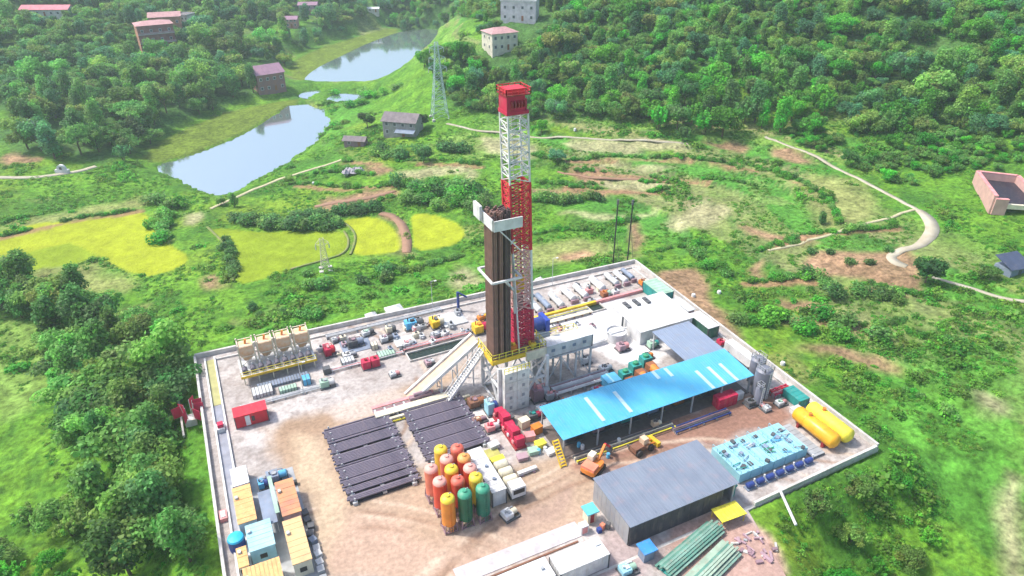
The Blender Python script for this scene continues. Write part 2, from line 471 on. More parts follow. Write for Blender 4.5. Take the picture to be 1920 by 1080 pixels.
def gcolor(x, y):
    """true ground colours: grasses, crops, soils (albedo, no light in it)"""
    n1 = fbm(x, y, 30, 21); n2 = fbm(x, y, 9, 22); n3 = fbm(x, y, 2.6, 23, 3); n4 = fbm(x, y, 55, 24)
    def C(*c): return np.array(c)[None, :]
    g_mid, g_bright, g_dark, g_yel, g_dry = C(.085, .21, .018), C(.115, .255, .022), C(.035, .115, .016), C(.18, .25, .022), C(.22, .21, .08)
    w = np.zeros((len(x), 3))
    c = g_mid + w
    def mixc(c, d, m): return c * (1 - m[:, None]) + d * m[:, None]
    c = mixc(c, g_bright, sst(.45, .62, n2))
    c = mixc(c, g_yel, sst(.55, .75, n1) * .6)
    c = mixc(c, g_dark, sst(.52, .68, n3) * .55)
    c = mixc(c, g_dark, sst(.58, .70, fbm(x, y, 16, 31)) * .6)
    c = mixc(c, g_dry, sst(.63, .74, fbm(x, y, 18, 27)) * .55)
    jx, jy = (fbm(x, y, 7, 41, 3) - .5) * 5, (fbm(x, y, 7, 42, 3) - .5) * 5
    k = np.clip(np.hypot(x, y) / 250, .3, 1.5)
    def paint(c, name, colr, var, soft=1.2, warp=1.0, amt=1.0):
        for poly in LAND.get(name, []):
            s = sdist(x + jx * warp * k, y + jy * warp * k, poly)
            m = (1 - sst(-soft, soft, s)) * amt
            c = mixc(c, C(*colr) * (1 + var * (n3 - .5))[:, None], m)
        return c
    pn = _hash(plot_k + 60, np.floor((x + 3000 + 30 * n4) / 34), 91); pm = plot_m * .95
    c = mixc(c, C(.16, .29, .05), sst(.66, .72, pn) * pm); c = mixc(c, C(.07, .22, .03), sst(.35, .3, pn) * pm * 0 + (pn < .3) * pm); c = mixc(c, C(.26, .23, .12), ((pn > .40) & (pn < .50)) * pm * (.6 + .8 * (n2 - .5)))
    c = mixc(c, C(.045, .12, .025), sst(.8, .9, plot_f) * sst(1.02, .97, plot_f) * plot_m * .85 * sst(.3, .5, n2))
    c = paint(c, 'lush', (.07, .215, .025), 1.5, 5, 2, .8)
    c = paint(c, 'pale', (.15, .25, .05), 1.3, 3, 1.5)
    c = paint(c, 'dry', (.24, .25, .09), 1.0, 3, 1.5, .75)
    c = paint(c, 'bank', (.115, .17, .02), .6, 1.5, .4)
    c = paint(c, 'rice', (.30, .35, .02), .5, .5, .25)
    c = paint(c, 'rice2', (.21, .29, .018), .5, .5, .25)
    c = paint(c, 'sand', (.31, .29, .16), 1.1, 2.0, 1.8, .85)
    c = paint(c, 'mud', (.28, .17, .105), 1.1, 1.8, 1.6, .92)
    c = paint(c, 'dirtpad', (.42, .27, .22), .5, 1, .5)
    m = sst(0, 1, np.clip((fbm(x, y, 25, 77) - .3) * 9, 0, 1))
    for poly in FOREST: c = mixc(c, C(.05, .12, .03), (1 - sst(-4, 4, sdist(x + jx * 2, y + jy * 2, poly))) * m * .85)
    for e in SOIL_LINES:
        d = pdist(x + jx * .5, y + jy * .5, e, False); c = mixc(c, C(.27, .16, .09), (1 - sst(.8, 1.7, d)) * sst(.3, .45, n2) * .9)
    # crop rows on the terraces
    for poly in LAND['terrace']:
        s = sdist(x, y, poly); zz = terrain(x[s < 0], y[s < 0])
        b = np.zeros(len(x)); b[s < 0] = (np.sin(zz * 9.0) > .55)
        c = mixc(c, C(.20, .26, .08), b * .5)
    al = np.ones(len(x))
    for k2 in ('rice', 'rice2'):
        for poly in LAND[k2]: al = np.minimum(al, np.where(sdist(x, y, poly) < 0, .22, 1))
    return np.concatenate([c, al[:, None]], 1)
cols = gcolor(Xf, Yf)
verts = np.stack([Xf, Yf, Z_], 1)
ii = np.arange(nr - 1)[:, None] * na; jj = np.arange(na)[None, :]; j2 = (jj + 1) % na
faces = np.stack([ii + jj, ii + na + jj, ii + na + j2, ii + j2], -1).reshape(-1, 4)
faces = faces[:, ::-1]
def mesh_np(name, v, f, colr=None, m=None, smooth=True):
    me = bpy.data.meshes.new(name)
    me.vertices.add(len(v)); me.vertices.foreach_set('co', np.asarray(v, np.float32).ravel())
    k = f.shape[1]
    me.loops.add(f.size); me.loops.foreach_set('vertex_index', f.astype(np.int32).ravel())
    me.polygons.add(len(f)); me.polygons.foreach_set('loop_start', np.arange(0, f.size, k, dtype=np.int32))
    me.update(calc_edges=True)
    if smooth: me.polygons.foreach_set('use_smooth', np.ones(len(f), bool))
    if colr is not None:
        at = me.color_attributes.new('Col', 'FLOAT_COLOR', 'POINT')
        at.data.foreach_set('color', (colr if colr.shape[1] == 4 else np.concatenate([colr, np.ones((len(colr), 1))], 1)).astype(np.float32).ravel())
    if m: me.materials.append(m)
    me.validate()
    return me
def ground_mat(name, s1=1.0, bump=.8, rough=.95, var=.58):
    m = bpy.data.materials.new(name); nt, N, L = nodes_of(m); b = N['Principled BSDF']
    b.inputs['Roughness'].default_value = rough; b.inputs['Specular IOR Level'].default_value = .15
    at = N.new('ShaderNodeAttribute'); at.attribute_name = 'Col'
    tc = N.new('ShaderNodeTexCoord')
    n1 = N.new('ShaderNodeTexNoise'); n1.inputs['Scale'].default_value = .9 * s1; n1.inputs['Detail'].default_value = 7; n1.inputs['Roughness'].default_value = .65
    n2 = N.new('ShaderNodeTexNoise'); n2.inputs['Scale'].default_value = .16 * s1; n2.inputs['Detail'].default_value = 4
    L.new(tc.outputs['Object'], n1.inputs[0]); L.new(tc.outputs['Object'], n2.inputs[0])
    r1 = N.new('ShaderNodeMapRange'); r1.inputs[1].default_value = .3; r1.inputs[2].default_value = .7; r1.inputs[3].default_value = 1 - var; r1.inputs[4].default_value = 1 + var
    r2 = N.new('ShaderNodeMapRange'); r2.inputs[1].default_value = .3; r2.inputs[2].default_value = .7; r2.inputs[3].default_value = 1 - var * .35; r2.inputs[4].default_value = 1 + var * .35
    L.new(n1.outputs[0], r1.inputs[0]); L.new(n2.outputs[0], r2.inputs[0])
    mu = N.new('ShaderNodeMath'); mu.operation = 'MULTIPLY'; L.new(r1.outputs[0], mu.inputs[0]); L.new(r2.outputs[0], mu.inputs[1])
    vm = N.new('ShaderNodeVectorMath'); vm.operation = 'SCALE'
    mm = N.new('ShaderNodeMix'); mm.inputs[2].default_value = 1.0
    L.new(at.outputs['Alpha'], mm.inputs[0]); L.new(mu.outputs[0], mm.inputs[3])
    L.new(at.outputs['Color'], vm.inputs[0]); L.new(mm.outputs[0], vm.inputs['Scale'])
    L.new(vm.outputs[0], b.inputs['Base Color'])
    bp = N.new('ShaderNodeBump'); bp.inputs['Strength'].default_value = bump; bp.inputs['Distance'].default_value = .6
    L.new(n1.outputs[0], bp.inputs['Height']); L.new(bp.outputs[0], b.inputs['Normal'])
    return m
GM = ground_mat('grassland')
gme = mesh_np('ground', verts, faces, cols, GM)
ground = bpy.data.objects.new('ground', gme); col.objects.link(ground); ground['kind'] = 'structure'

# water
def water_mat(name, c, rough=.03, gloss=.3):
    m = bpy.data.materials.new(name); nt, N, L = nodes_of(m); b = N['Principled BSDF']
    b.inputs['Base Color'].default_value = (*c, 1); b.inputs['Roughness'].default_value = .5
    gl = N.new('ShaderNodeBsdfGlossy'); gl.inputs['Roughness'].default_value = rough; ms = N.new('ShaderNodeMixShader'); ms.inputs[0].default_value = gloss
    gl.inputs['Color'].default_value = (.93, .96, 1, 1)
    L.new(b.outputs[0], ms.inputs[1]); L.new(gl.outputs[0], ms.inputs[2]); L.new(ms.outputs[0], N['Material Output'].inputs[0])
    b.inputs['Specular IOR Level'].default_value = .5
    tc = N.new('ShaderNodeTexCoord'); n = N.new('ShaderNodeTexNoise'); n.inputs['Scale'].default_value = .5; n.inputs['Detail'].default_value = 4
    L.new(tc.outputs['Object'], n.inputs[0])
    bp = N.new('ShaderNodeBump'); bp.inputs['Strength'].default_value = .06; bp.inputs['Distance'].default_value = .2
    L.new(n.outputs[0], bp.inputs['Height']); L.new(bp.outputs[0], b.inputs['Normal']); L.new(bp.outputs[0], gl.inputs['Normal'])
    return m
WM = water_mat('pond_water', (.10, .145, .12), .05, .55)
for nm, (wl, poly) in PONDS.items():
    cx = sum(p[0] for p in poly) / len(poly); cy = sum(p[1] for p in poly) / len(poly)
    q = [(cx + (p[0] - cx) * 1.09, cy + (p[1] - cy) * 1.09) for p in poly]
    mb = MB(); mb.add([(p[0], p[1], wl) for p in q] , [tuple(range(len(q)))] )
    o = mb.build('pond', WM, smooth=False); o['kind'] = 'structure'
    if o.data.polygons[0].normal.z < 0: o.data.flip_normals()

# paths: raised strips that follow the ground
def strip(name, pts, w, m, lift=.12, z=None, seg=2.0, kind='structure', thick=.3):
    P3 = ground_hits(pts) if z is None else [tuple(G(a, b, z)) for a, b in pts]
    # chaikin on the open line
    q = [(a[0], a[1]) for a in P3]
    for _ in range(2):
        n = [q[0]]
        for a, b in zip(q[:-1], q[1:]):
            n += [(a[0] * .75 + b[0] * .25, a[1] * .75 + b[1] * .25), (a[0] * .25 + b[0] * .75, a[1] * .25 + b[1] * .75)]
        q = n + [q[-1]]
    d = [q[0]]
    for a, b in zip(q[:-1], q[1:]):
        k = max(1, int(math.hypot(b[0] - a[0], b[1] - a[1]) / seg))
        d += [(a[0] + (b[0] - a[0]) * i / k, a[1] + (b[1] - a[1]) * i / k) for i in range(1, k + 1)]
    d = np.array(d); tn = np.gradient(d, axis=0); tn /= np.linalg.norm(tn, axis=1)[:, None] + 1e-9
    nm = np.stack([-tn[:, 1], tn[:, 0]], 1)
    ww = w if np.ndim(w) == 0 else np.interp(np.linspace(0, 1, len(d)), np.linspace(0, 1, len(w)), w)[:, None]
    a, b = d - nm * ww / 2, d + nm * ww / 2
    zc = np.maximum(terrain(d[:, 0], d[:, 1]), np.maximum(terrain(a[:, 0], a[:, 1]), terrain(b[:, 0], b[:, 1]))) + lift if z is None else np.full(len(d), z + lift)
    n = len(d)
    v = np.concatenate([np.c_[a, zc], np.c_[b, zc], np.c_[a, zc - thick], np.c_[b, zc - thick]])
    i = np.arange(n - 1)
    f = np.concatenate([np.stack([i, i + 1, n + i + 1, n + i], 1)[:, ::-1], np.stack([i, i + 1, 2 * n + i + 1, 2 * n + i], 1), np.stack([n + i, n + i + 1, 3 * n + i + 1, 3 * n + i], 1)[:, ::-1]])
    o = bpy.data.objects.new(name, mesh_np(name, v, f, None, m, smooth=False)); col.objects.link(o)
    if kind: o['kind'] = kind
    return o
pathm = mat('worn_concrete_path', (.42, .39, .31), (.34, .30, .22), scale=.3, rough=.9, dirt=.5, dirt_col=(.35, .32, .2))
strip('path', [(838,232),(870,240),(940,250),(1060,257),(1200,262),(1290,270)], 1.15, pathm)
strip('path', [(1435,258),(1480,274),(1540,300),(1600,330),(1660,362),(1705,385),(1728,400)], 1.15, pathm)
strip('road', [(1722,394),(1742,410),(1750,432),(1738,450),(1715,466),(1680,474),(1668,482),(1680,494),(1700,500)], [1.6, 3.2, 3.2, 2, 2, 2.6, 1.6], pathm)
strip('path', [(1748,520),(1775,528),(1820,540),(1880,560),(1925,568)], 1.0, pathm)
strip('road', [(-60,334),(0,333),(70,333),(130,325),(180,312)], 2.2, pathm)
strip('path', [(640,300),(560,325),(500,345),(440,372),(395,392)], 1.3, mat('dry_track', (.45, .42, .26), rough=.95))
strip('dam_wall', [(576,156),(640,160),(700,162),(770,161)], 1.2, mat('dam_stone', (.4, .42, .36), rough=.9), z=WL + 1.1, thick=1.5)
strip('path', [(1440,470),(1560,440),(1640,415),(1720,392)], .9, mat('dry_track', (.45, .42, .26)))

bundm = mat('field_bund', (.13, .20, .04), (.20, .20, .08), rough=.95, scale=.5)
strip('field_bund', [(388,426),(420,455),(440,490),(437,528)], .6, bundm, .3)
strip('field_bund', [(645,434),(655,450),(650,474),(612,488),(545,506)], .6, bundm, .3)
strip('field_bund', [(636,412),(662,430),(668,450),(657,478)], .6, bundm, .3)

soilm = mat('bare_soil_path', (.29, .17, .11), (.24, .14, .09), rough=.95)
strip('soil_path', [(714,400),(738,405),(756,424),(764,450),(762,474)], [2.2, 2.2, 2.6, 2.6, 2.2], soilm, .12)
strip('soil_path', [(590,388),(640,378),(700,370),(742,358)], [1.5, 2.5, 2.2, 1.2], soilm, .1)
strip('soil_path', [(1045,322),(1110,335),(1200,338),(1255,336)], [.8, 1.6, 1.0, .6], soilm, .1)

# ------------------------------------------------------------ vegetation
def leaf_mat(name, base, var=.35, trans=.48):
    m = bpy.data.materials.new(name); nt, N, L = nodes_of(m)
    out = N['Material Output']; b = N['Principled BSDF']
    at = N.new('ShaderNodeAttribute'); at.attribute_name = 'Col'
    oi = N.new('ShaderNodeObjectInfo')
    hs = N.new('ShaderNodeHueSaturation')
    m1 = N.new('ShaderNodeMapRange'); m1.inputs[3].default_value = .482; m1.inputs[4].default_value = .518
    m2 = N.new('ShaderNodeMapRange'); m2.inputs[3].default_value = 1 - var; m2.inputs[4].default_value = 1 + var
    L.new(oi.outputs['Random'], m1.inputs[0])
    fr = N.new('ShaderNodeMath'); fr.operation = 'MULTIPLY'; fr.inputs[1].default_value = 7.31; L.new(oi.outputs['Random'], fr.inputs[0])
    f2 = N.new('ShaderNodeMath'); f2.operation = 'FRACT'; L.new(fr.outputs[0], f2.inputs[0]); L.new(f2.outputs[0], m2.inputs[0])
    vm = N.new('ShaderNodeVectorMath'); vm.operation = 'MULTIPLY'; vm.inputs[1].default_value = base
    L.new(at.outputs['Color'], vm.inputs[0])
    L.new(m1.outputs[0], hs.inputs['Hue']); L.new(m2.outputs[0], hs.inputs['Value']); L.new(vm.outputs[0], hs.inputs['Color'])
    L.new(hs.outputs[0], b.inputs['Base Color']); b.inputs['Roughness'].default_value = .6; b.inputs['Specular IOR Level'].default_value = .25
    tr = N.new('ShaderNodeBsdfTranslucent'); L.new(hs.outputs[0], tr.inputs[0])
    mx = N.new('ShaderNodeMixShader'); mx.inputs[0].default_value = trans
    L.new(b.outputs[0], mx.inputs[1]); L.new(tr.outputs[0], mx.inputs[2]); L.new(mx.outputs[0], out.inputs[0])
    return m
LM = {'dark': leaf_mat('leaves_dark', (.10, .25, .065)), 'mid': leaf_mat('leaves_mid', (.16, .36, .075)), 'bright': leaf_mat('leaves_bright', (.11, .40, .04)),
      'blue': leaf_mat('leaves_bluish', (.11, .31, .12)), 'olive': leaf_mat('leaves_olive', (.21, .36, .075)), 'grassy2': leaf_mat('leaves_meadow', (.13, .34, .04)), 'grassy': leaf_mat('leaves_grassy', (.18, .38, .05)), 'yellow': leaf_mat('leaves_yellow_green', (.24, .38, .045))}
bark = mat('bark', (.12, .09, .06), rough=.95, scale=3)

def leaves(blobs, n, size, seed, flat=0.0, shell=.75, droop=0.0):
    """leaf cards through the volume of several lobes; each lobe slightly its own green"""
    g = np.random.default_rng(seed)
    vol = np.array([b[3] * b[4] * b[5] for b in blobs]) ** .67; vol /= vol.sum()
    k = g.choice(len(blobs), n, p=vol)
    B = np.array(blobs)[k]
    d = g.normal(size=(n, 3)); d /= np.linalg.norm(d, axis=1)[:, None]
    r = shell + (1 - shell) * g.random(n) ** .5; inner = g.random(n) < .18; r[inner] *= .6
    r *= 1 + .16 * g.normal(size=n)
    p = B[:, :3] + d * B[:, 3:6] * r[:, None]
    nr_ = d + .75 * g.normal(size=(n, 3)); nr_[:, 2] += flat; nr_ /= np.linalg.norm(nr_, axis=1)[:, None]
    u = np.cross(nr_, g.normal(size=(n, 3))); u /= np.linalg.norm(u, axis=1)[:, None]
    w = np.cross(nr_, u)
    s = size * (.6 + .8 * g.random(n)); 
    a, b = u * (s * .5)[:, None], w * (s * .36)[:, None]
    v = np.stack([p - a, p - b * 1.1, p + a, p + b * 1.1], 1).reshape(-1, 3)
    f = np.arange(4 * n).reshape(-1, 4)
    tint = np.stack([g.normal(1, .10, len(blobs)), g.normal(1, .12, len(blobs)), g.normal(1, .10, len(blobs))], 1)[k] * (1 + .22 * g.normal(size=n))[:, None]
    c = np.repeat(np.clip(tint, .35, 1.9), 4, 0)
    return v, f, c
def lobes(kind, seed):
    g = random.Random(seed); L = []
    if kind == 'round':
        L.append((0, 0, 5.4, 2.3, 2.3, 2.0))
        for i in range(11):
            a = i * 2.4 + g.random(); r = 2.0 + g.random() * 1.5; h = 3.6 + g.random() * 3.8
            s = .95 + g.random() * .9; L.append((r * math.cos(a), r * math.sin(a), h, s * 1.15, s * 1.15, s * .9))
    if kind == 'tall':
        for i in range(13):
            h = 2.4 + i * .58; a = i * 2.4 + g.random(); r = (1 - abs(h - 5) / 7.5) * (1.1 + g.random() * .8); s = .8 + g.random() * .75
            L.append((r * math.cos(a), r * math.sin(a), h, s * 1.1, s * 1.1, s * 1.1))
    if kind == 'spread':
        for i in range(15):
            a = i * 2.4 + g.random(); r = .6 + i * .30; h = 5.2 - r * .32 + g.random() * 1.3; s = .9 + g.random() * .8
            L.append((r * math.cos(a), r * math.sin(a), h, s * 1.25, s * 1.25, s * .75))
    if kind == 'bamboo':
        for i in range(16):
            a = i * 2.4; r = .5 + i * .2; h = 6.8 - r * .7 + g.random() * .9
            for q in range(3):
                t = q / 2; L.append((r * (.4 + .85 * t) * math.cos(a), r * (.4 + .85 * t) * math.sin(a), h * (.55 + .42 * t - .12 * t * t) , .55, .55, .95))
    if kind == 'bush':
        for i in range(7):
            a = i * 2.4 + g.random(); r = .9 * g.random() + .15; s = .5 + g.random() * .5
            L.append((r * math.cos(a), r * math.sin(a), .55 + g.random() * .65, s, s, s * .85))
    if kind == 'low':
        for i in range(7):
            a = i * 2.4 + g.random(); r = 1.2 * g.random() + .1; s = .45 + g.random() * .45
            L.append((r * math.cos(a), r * math.sin(a), .2 + g.random() * .3, s, s, s * .7))
    return L
SPEC = {'round': (2600, .62), 'tall': (2200, .55), 'spread': (2600, .6), 'bamboo': (2000, .55), 'bush': (420, .34), 'low': (150, .42)}
crown_data = {}
def crown_mesh(kind, v, tone):
    key = (kind, v, tone)
    if key not in crown_data:
        base = (kind, v)
        if base not in crown_data:
            n, s = SPEC[kind]; vv, ff, cc = leaves(lobes(kind, 11 + v * 7 + len(kind)), n, s, 100 + v * 13 + len(kind), flat=1.3 if kind in ('low', 'bush') else .7)
            me = mesh_np('crown', vv, ff, cc, None, smooth=False); me.materials.append(LM[tone]); crown_data[base] = me; crown_data[key] = me
        else:
            me = crown_data[base].copy(); me.materials.clear(); me.materials.append(LM[tone]); crown_data[key] = me
    return crown_data[key]
trunk_data = {}
def trunk_mesh(kind, v):
    if (kind, v) not in trunk_data:
        g = random.Random(v + 5); mb = MB(); h = {'round': 5.2, 'tall': 8, 'spread': 5.2, 'bamboo': 4}[kind]
        if kind == 'bamboo':
            for i in range(9):
                a = i * 2.4; mb.tube((.2 * math.cos(a), .2 * math.sin(a), -1), (1.3 * math.cos(a), 1.3 * math.sin(a), 6.2), .07, 5, .03)
        else:
            q = Vector((g.uniform(-.3, .3), g.uniform(-.3, .3), h * .5)); mb.tube((0, 0, -1.5), q, .32, 7, .2); mb.tube(q, (0, 0, h), .2, 6, .07)
            for i in range(5):
                a = i * 1.3 + g.random(); z = h * (.38 + .1 * i); mb.tube((0, 0, z), (2.2 * math.cos(a), 2.2 * math.sin(a), z + 1.4), .12, 5, .04)
        me = bpy.data.meshes.new('trunk'); me.from_pydata([tuple(x) for x in mb.v], [], mb.f); me.materials.append(bark); trunk_data[(kind, v)] = me
    return trunk_data[(kind, v)]
NT = [0]; NB = [0]
def tree(x, y, z, kind, tone, sc, label, group=None, name='broadleaf_tree', cat='tree'):
    NT[0] += 1
    v = rnd.randrange(5); t = thing(name, label, cat, (x, y, z - .2), group, rnd.random() * 6.28)
    s = sc * rnd.uniform(.92, 1.08); t.scale = (s * rnd.uniform(.8, 1.2), s * rnd.uniform(.8, 1.2), s * rnd.uniform(.85, 1.2))
    for nm, me in (('trunk', trunk_mesh(kind, v)), ('crown', crown_mesh(kind, v, tone))):
        o = bpy.data.objects.new(nm, me); col.objects.link(o); o.parent = t
    return t
def bush(x, y, z, tone, sc, label, group=None, name='bush'):
    NB[0] += 1
    o = bpy.data.objects.new(name, crown_mesh('bush', rnd.randrange(3), tone)); col.objects.link(o)
    o.location = (x, y, z - .1); o.rotation_euler.z = rnd.random() * 6.28; o.scale = (sc * rnd.uniform(.85, 1.2), sc * rnd.uniform(.85, 1.2), sc * rnd.uniform(.8, 1.1))
    return tag(o, label, 'bush', group)

KEEP = []        # (poly, margin): no scattered plants inside
for k in ('rice', 'rice2', 'bank', 'dirtpad'): KEEP += [(p, .3) for p in Z[k]]
KEEP += [(PAD, 2.2)] + [(p, .8) for _, p in PONDS.values()]
LINES = []
def clear_of(x, y, extra=0):
    ok = np.ones(len(x), bool)
    for p, m in KEEP: ok &= sdist(x, y, p) > m + extra
    for p, m in LINES: ok &= pdist(x, y, p, False) > m
    return ok
def line_clear(pts, m): LINES.append(([(a[0], a[1]) for a in ground_hits(pts)], m))
line_clear([(838,232),(940,250),(1060,257),(1200,262),(1290,270)], 2)
line_clear([(1435,258),(1540,300),(1660,362),(1722,394),(1750,432),(1715,466),(1668,482),(1700,500)], 2.6)
line_clear([(1748,520),(1820,540),(1925,568)], 1.5)
line_clear([(-60,334),(130,325),(180,312)], 2)
line_clear([(640,300),(500,345),(395,392)], 1.3)

HOUSE_SPOTS = []
def scatter(pts, spacing, seed, jitter=.8, px=True, keep=True):
    g = np.random.default_rng(seed)
    w = [(a[0], a[1]) for a in ground_hits(pts)] if px else pts
    xs = [p[0] for p in w]; ys = [p[1] for p in w]
    gx, gy = np.meshgrid(np.arange(min(xs), max(xs), spacing), np.arange(min(ys), max(ys), spacing))
    gx = gx.ravel() + g.uniform(-.5, .5, gx.size) * spacing * jitter; gy = gy.ravel() + g.uniform(-.5, .5, gy.size) * spacing * jitter
    m = inpoly(gx, gy, w)
    gx, gy = gx[m], gy[m]
    if keep and len(gx): m = clear_of(gx, gy, .8); gx, gy = gx[m], gy[m]
    for hx, hy, hr in HOUSE_SPOTS:
        if len(gx): m = np.hypot(gx - hx, gy - hy) > hr; gx, gy = gx[m], gy[m]
    return gx, gy, terrain(gx, gy)
# where houses and other tall things stand: (pixel of the foot, clearing in metres); a strip before each stays open too
for hx, hy, hr in ((755,248,11),(300,88,12),(322,50,11),(92,30,13),(510,160,8),(548,52,14),(580,28,14),(937,92,13),(972,36,14),(823,222,6),(672,276,8),(1870,385,17),(118,322,4),(660,325,4),(1895,500,7),(1078,246,3),(1000,50,10)):
    p = T1(hx, hy); HOUSE_SPOTS.append((p.x, p.y, hr))
    n = math.hypot(p.x, p.y); HOUSE_SPOTS.append((p.x * (1 - 9 / n), p.y * (1 - 9 / n), hr * .6)) if hr > 6 else None

TN = {'dark': 'dark', 'mid': 'mid green', 'bright': 'bright green', 'blue': 'bluish', 'olive': 'olive'}; SN = {'round': 'round', 'tall': 'slender', 'spread': 'spreading', 'bamboo': 'feathery'}
def grove(pts, spacing, seed, kinds, tones, scs, label, group, limit=999, keep=True):
    x, y, z = scatter(pts, spacing, seed, keep=keep)
    for i in range(min(limit, len(x))):
        k, t = rnd.choice(kinds), rnd.choice(tones); l = label.replace('TREE', TN[t] + ' ' + SN[k] + ' tree')
        tree(float(x[i]), float(y[i]), float(z[i]), k, t, rnd.uniform(*scs), l, group)
    return len(x)
c1 = grove([(-30,545),(60,535),(120,540),(200,575),(275,640),(330,720),(354,810),(360,910),(374,1000),(385,1110),(215,1110),(190,930),(150,850),(125,760),(115,680),(60,610),(-30,600)], 5.6, 3,
      ['round', 'tall', 'spread'], ['dark', 'mid', 'mid', 'olive', 'mid'], (.8, 1.2), 'TREE in the dense grove left of the pad wall', 'trees of the grove left of the pad')
c2 = grove([(-60,1000),(60,960),(150,960),(190,1110),(-60,1110)], 6.5, 4, ['round', 'spread', 'bamboo'], ['mid', 'olive', 'bright'], (.4, .65),
      'TREE in the lower left corner of the photo', 'light trees in the lower left corner')
c3 = grove([(22,190),(60,135),(150,130),(240,108),(330,104),(400,120),(470,150),(482,178),(400,206),(320,238),(262,285),(210,300),(100,300),(50,290),(30,240)], 8.6, 5,
      ['round', 'round', 'spread', 'tall'], ['mid', 'blue', 'olive', 'mid', 'dark'], (.95, 1.35), 'large TREE in the wood beyond the near pond', 'trees of the wood behind the near pond')
c4 = grove([(1205,268),(1212,215),(1290,150),(1340,125),(1440,110),(1500,170),(1560,215),(1480,250),(1380,262),(1290,268)], 6.6, 6,
      ['round', 'bamboo', 'tall'], ['bright', 'bright', 'dark', 'mid'], (.85, 1.2), 'TREE in the clump at the hill foot above the footpath', 'vivid trees at the foot of the hill')
c5 = grove([(1440,935),(1560,880),(1680,900),(1740,980),(1760,1100),(1460,1100),(1475,1010)], 6.0, 8, ['round', 'spread', 'bamboo'], ['bright', 'bright', 'olive'], (.40, .62),
      'small TREE in the thicket below the blue tank yard', 'thicket trees below the right corner of the pad')
c6 = grove([(770,140),(830,95),(905,100),(930,160),(850,200),(790,175)], 8.0, 9, ['bamboo', 'round'], ['blue', 'bright', 'mid'], (.7, 1.0),
      'TREE on the slope between far pond and steel pylon', 'trees between far pond and pylon')
print('trees', c1, c2, c3, c4, c5, c6)
# single trees that stand apart
SOLO = [(1045,305,'round','blue',.62,'round bluish tree standing alone beside the terraces right of the mast'),
        (795,305,'round','dark',.62,'dark round tree on the terrace below the grey house'),
        (1735,530,'round','dark',.72,'dark tree covering the lower bend of the pale road on the right'),
        (1540,420,'tall','dark',.36,'small slender dark tree in the dry field left of the road bend'),
        (232,300,'bamboo','blue',1.0,'feathery bluish tree hanging over the left tip of the near pond'),
        (440,388,'tall','mid',.45,'slender tree at the lower corner of the near pond'),
        (415,385,'round','mid',.36,'small rounded tree at the lower corner of the near pond'),
        (542,345,'round','olive',.36,'small olive tree on the bank right of the near pond'),
        (1280,265,'bamboo','dark',.8,'dark feathery tree with drooping crown nearest the footpath'),
        (1015,250,'round','bright',.5,'small bright tree just above the footpath right of the mast top'),
        (690,240,'round','dark',.7,'dark tree left of the grey two storey house'),
        (790,240,'round','dark',.65,'dark tree behind the right corner of the grey two storey house'),
        (535,125,'round','yellow',.85,'yellow green tree right beside the mauve roofed house'),
        (1640,150,'round','bright',.9,'bright round tree high on the right hill'),
        (1880,520,'bush','dark',1,''),
        (1850,520,'spread','mid',.5,'tree left of the small dark roof on the right edge'),
        (740,130,'bush','dark',1,'')]
for x, y, k, t, s, l in SOLO:
    if k == 'bush': continue
    p = T1(x, y); tree(p.x, p.y, p.z, k, t, s, l)
# bushes in rows between the fields
def bush_row(pts, n, tone, sc, label, group, wd=1.2):
    label = ' '.join(label.split()[:16])
    for i in range(n):
        t = (i + .5) / n * (len(pts) - 1); k = min(int(t), len(pts) - 2); f = t - k
        x = pts[k][0] * (1 - f) + pts[k + 1][0] * f; y = pts[k][1] * (1 - f) + pts[k + 1][1] * f
        p = T1(x, y); bush(p.x + rnd.uniform(-wd, wd), p.y + rnd.uniform(-wd, wd), p.z, rnd.choice(tone), rnd.uniform(*sc), label, group)
bush_row([(450,414),(500,425),(570,428),(640,424)], 26, ['dark', 'dark', 'mid'], (1.5, 2.3), 'dark bush in the hedge along the upper edge of the rice field left of the mast', 'hedge bushes above the rice field')
bush_row([(560,408),(640,402),(710,394)], 14, ['dark'], (1.2, 1.9), 'dark bush on the bank above the small rice field', 'bushes above the small rice field')
bush_row([(760,352),(820,362),(900,372)], 24, ['bright', 'mid', 'dark'], (1.6, 2.6), 'green bush of the broad band left of the mast', 'bush band left of the mast', 3)
bush_row([(770,372),(830,384),(910,390)], 16, ['mid', 'bright'], (1.4, 2.2), 'green bush of the broad band left of the mast', 'bush band left of the mast', 3)
bush_row([(1000,372),(1060,380),(1130,372)], 10, ['dark', 'mid'], (1.3, 2.0), 'dark bush in the row right of the mast', 'bush row right of the mast')
bush_row([(705,290),(745,296),(830,280),(870,286)], 12, ['dark', 'mid'], (1.6, 2.4), 'dark bush in front of the grey house', 'bushes below the grey house', 2)
bush_row([(290,380),(330,385),(300,410),(310,450),(330,420)], 12, ['mid', 'bright'], (1.4, 2.2), 'green bush between the two groups of rice fields', 'bushes between the rice fields', 3)
bush_row([(425,450),(435,480),(440,520)], 9, ['dark', 'mid'], (.9, 1.4), 'green bush along the left border of the middle rice field', 'bushes left of the middle rice field')
bush_row([(560,525),(610,540),(720,520),(740,515)], 9, ['dark', 'mid'], (1.2, 2.0), 'dark bush in the meadow left of the mast', 'bushes in the meadow left of the mast', 3)
bush_row([(480,575),(510,592),(640,590),(545,600)], 7, ['dark', 'mid'], (.8, 1.4), 'dark bush on the slope behind the orange topped skid', 'bushes on the slope above the pad', 2)
bush_row([(1290,470),(1330,500),(1380,520)], 8, ['mid', 'bright'], (1, 1.6), 'green bush beyond the top right corner of the pad', 'bushes beyond the top right corner', 2)
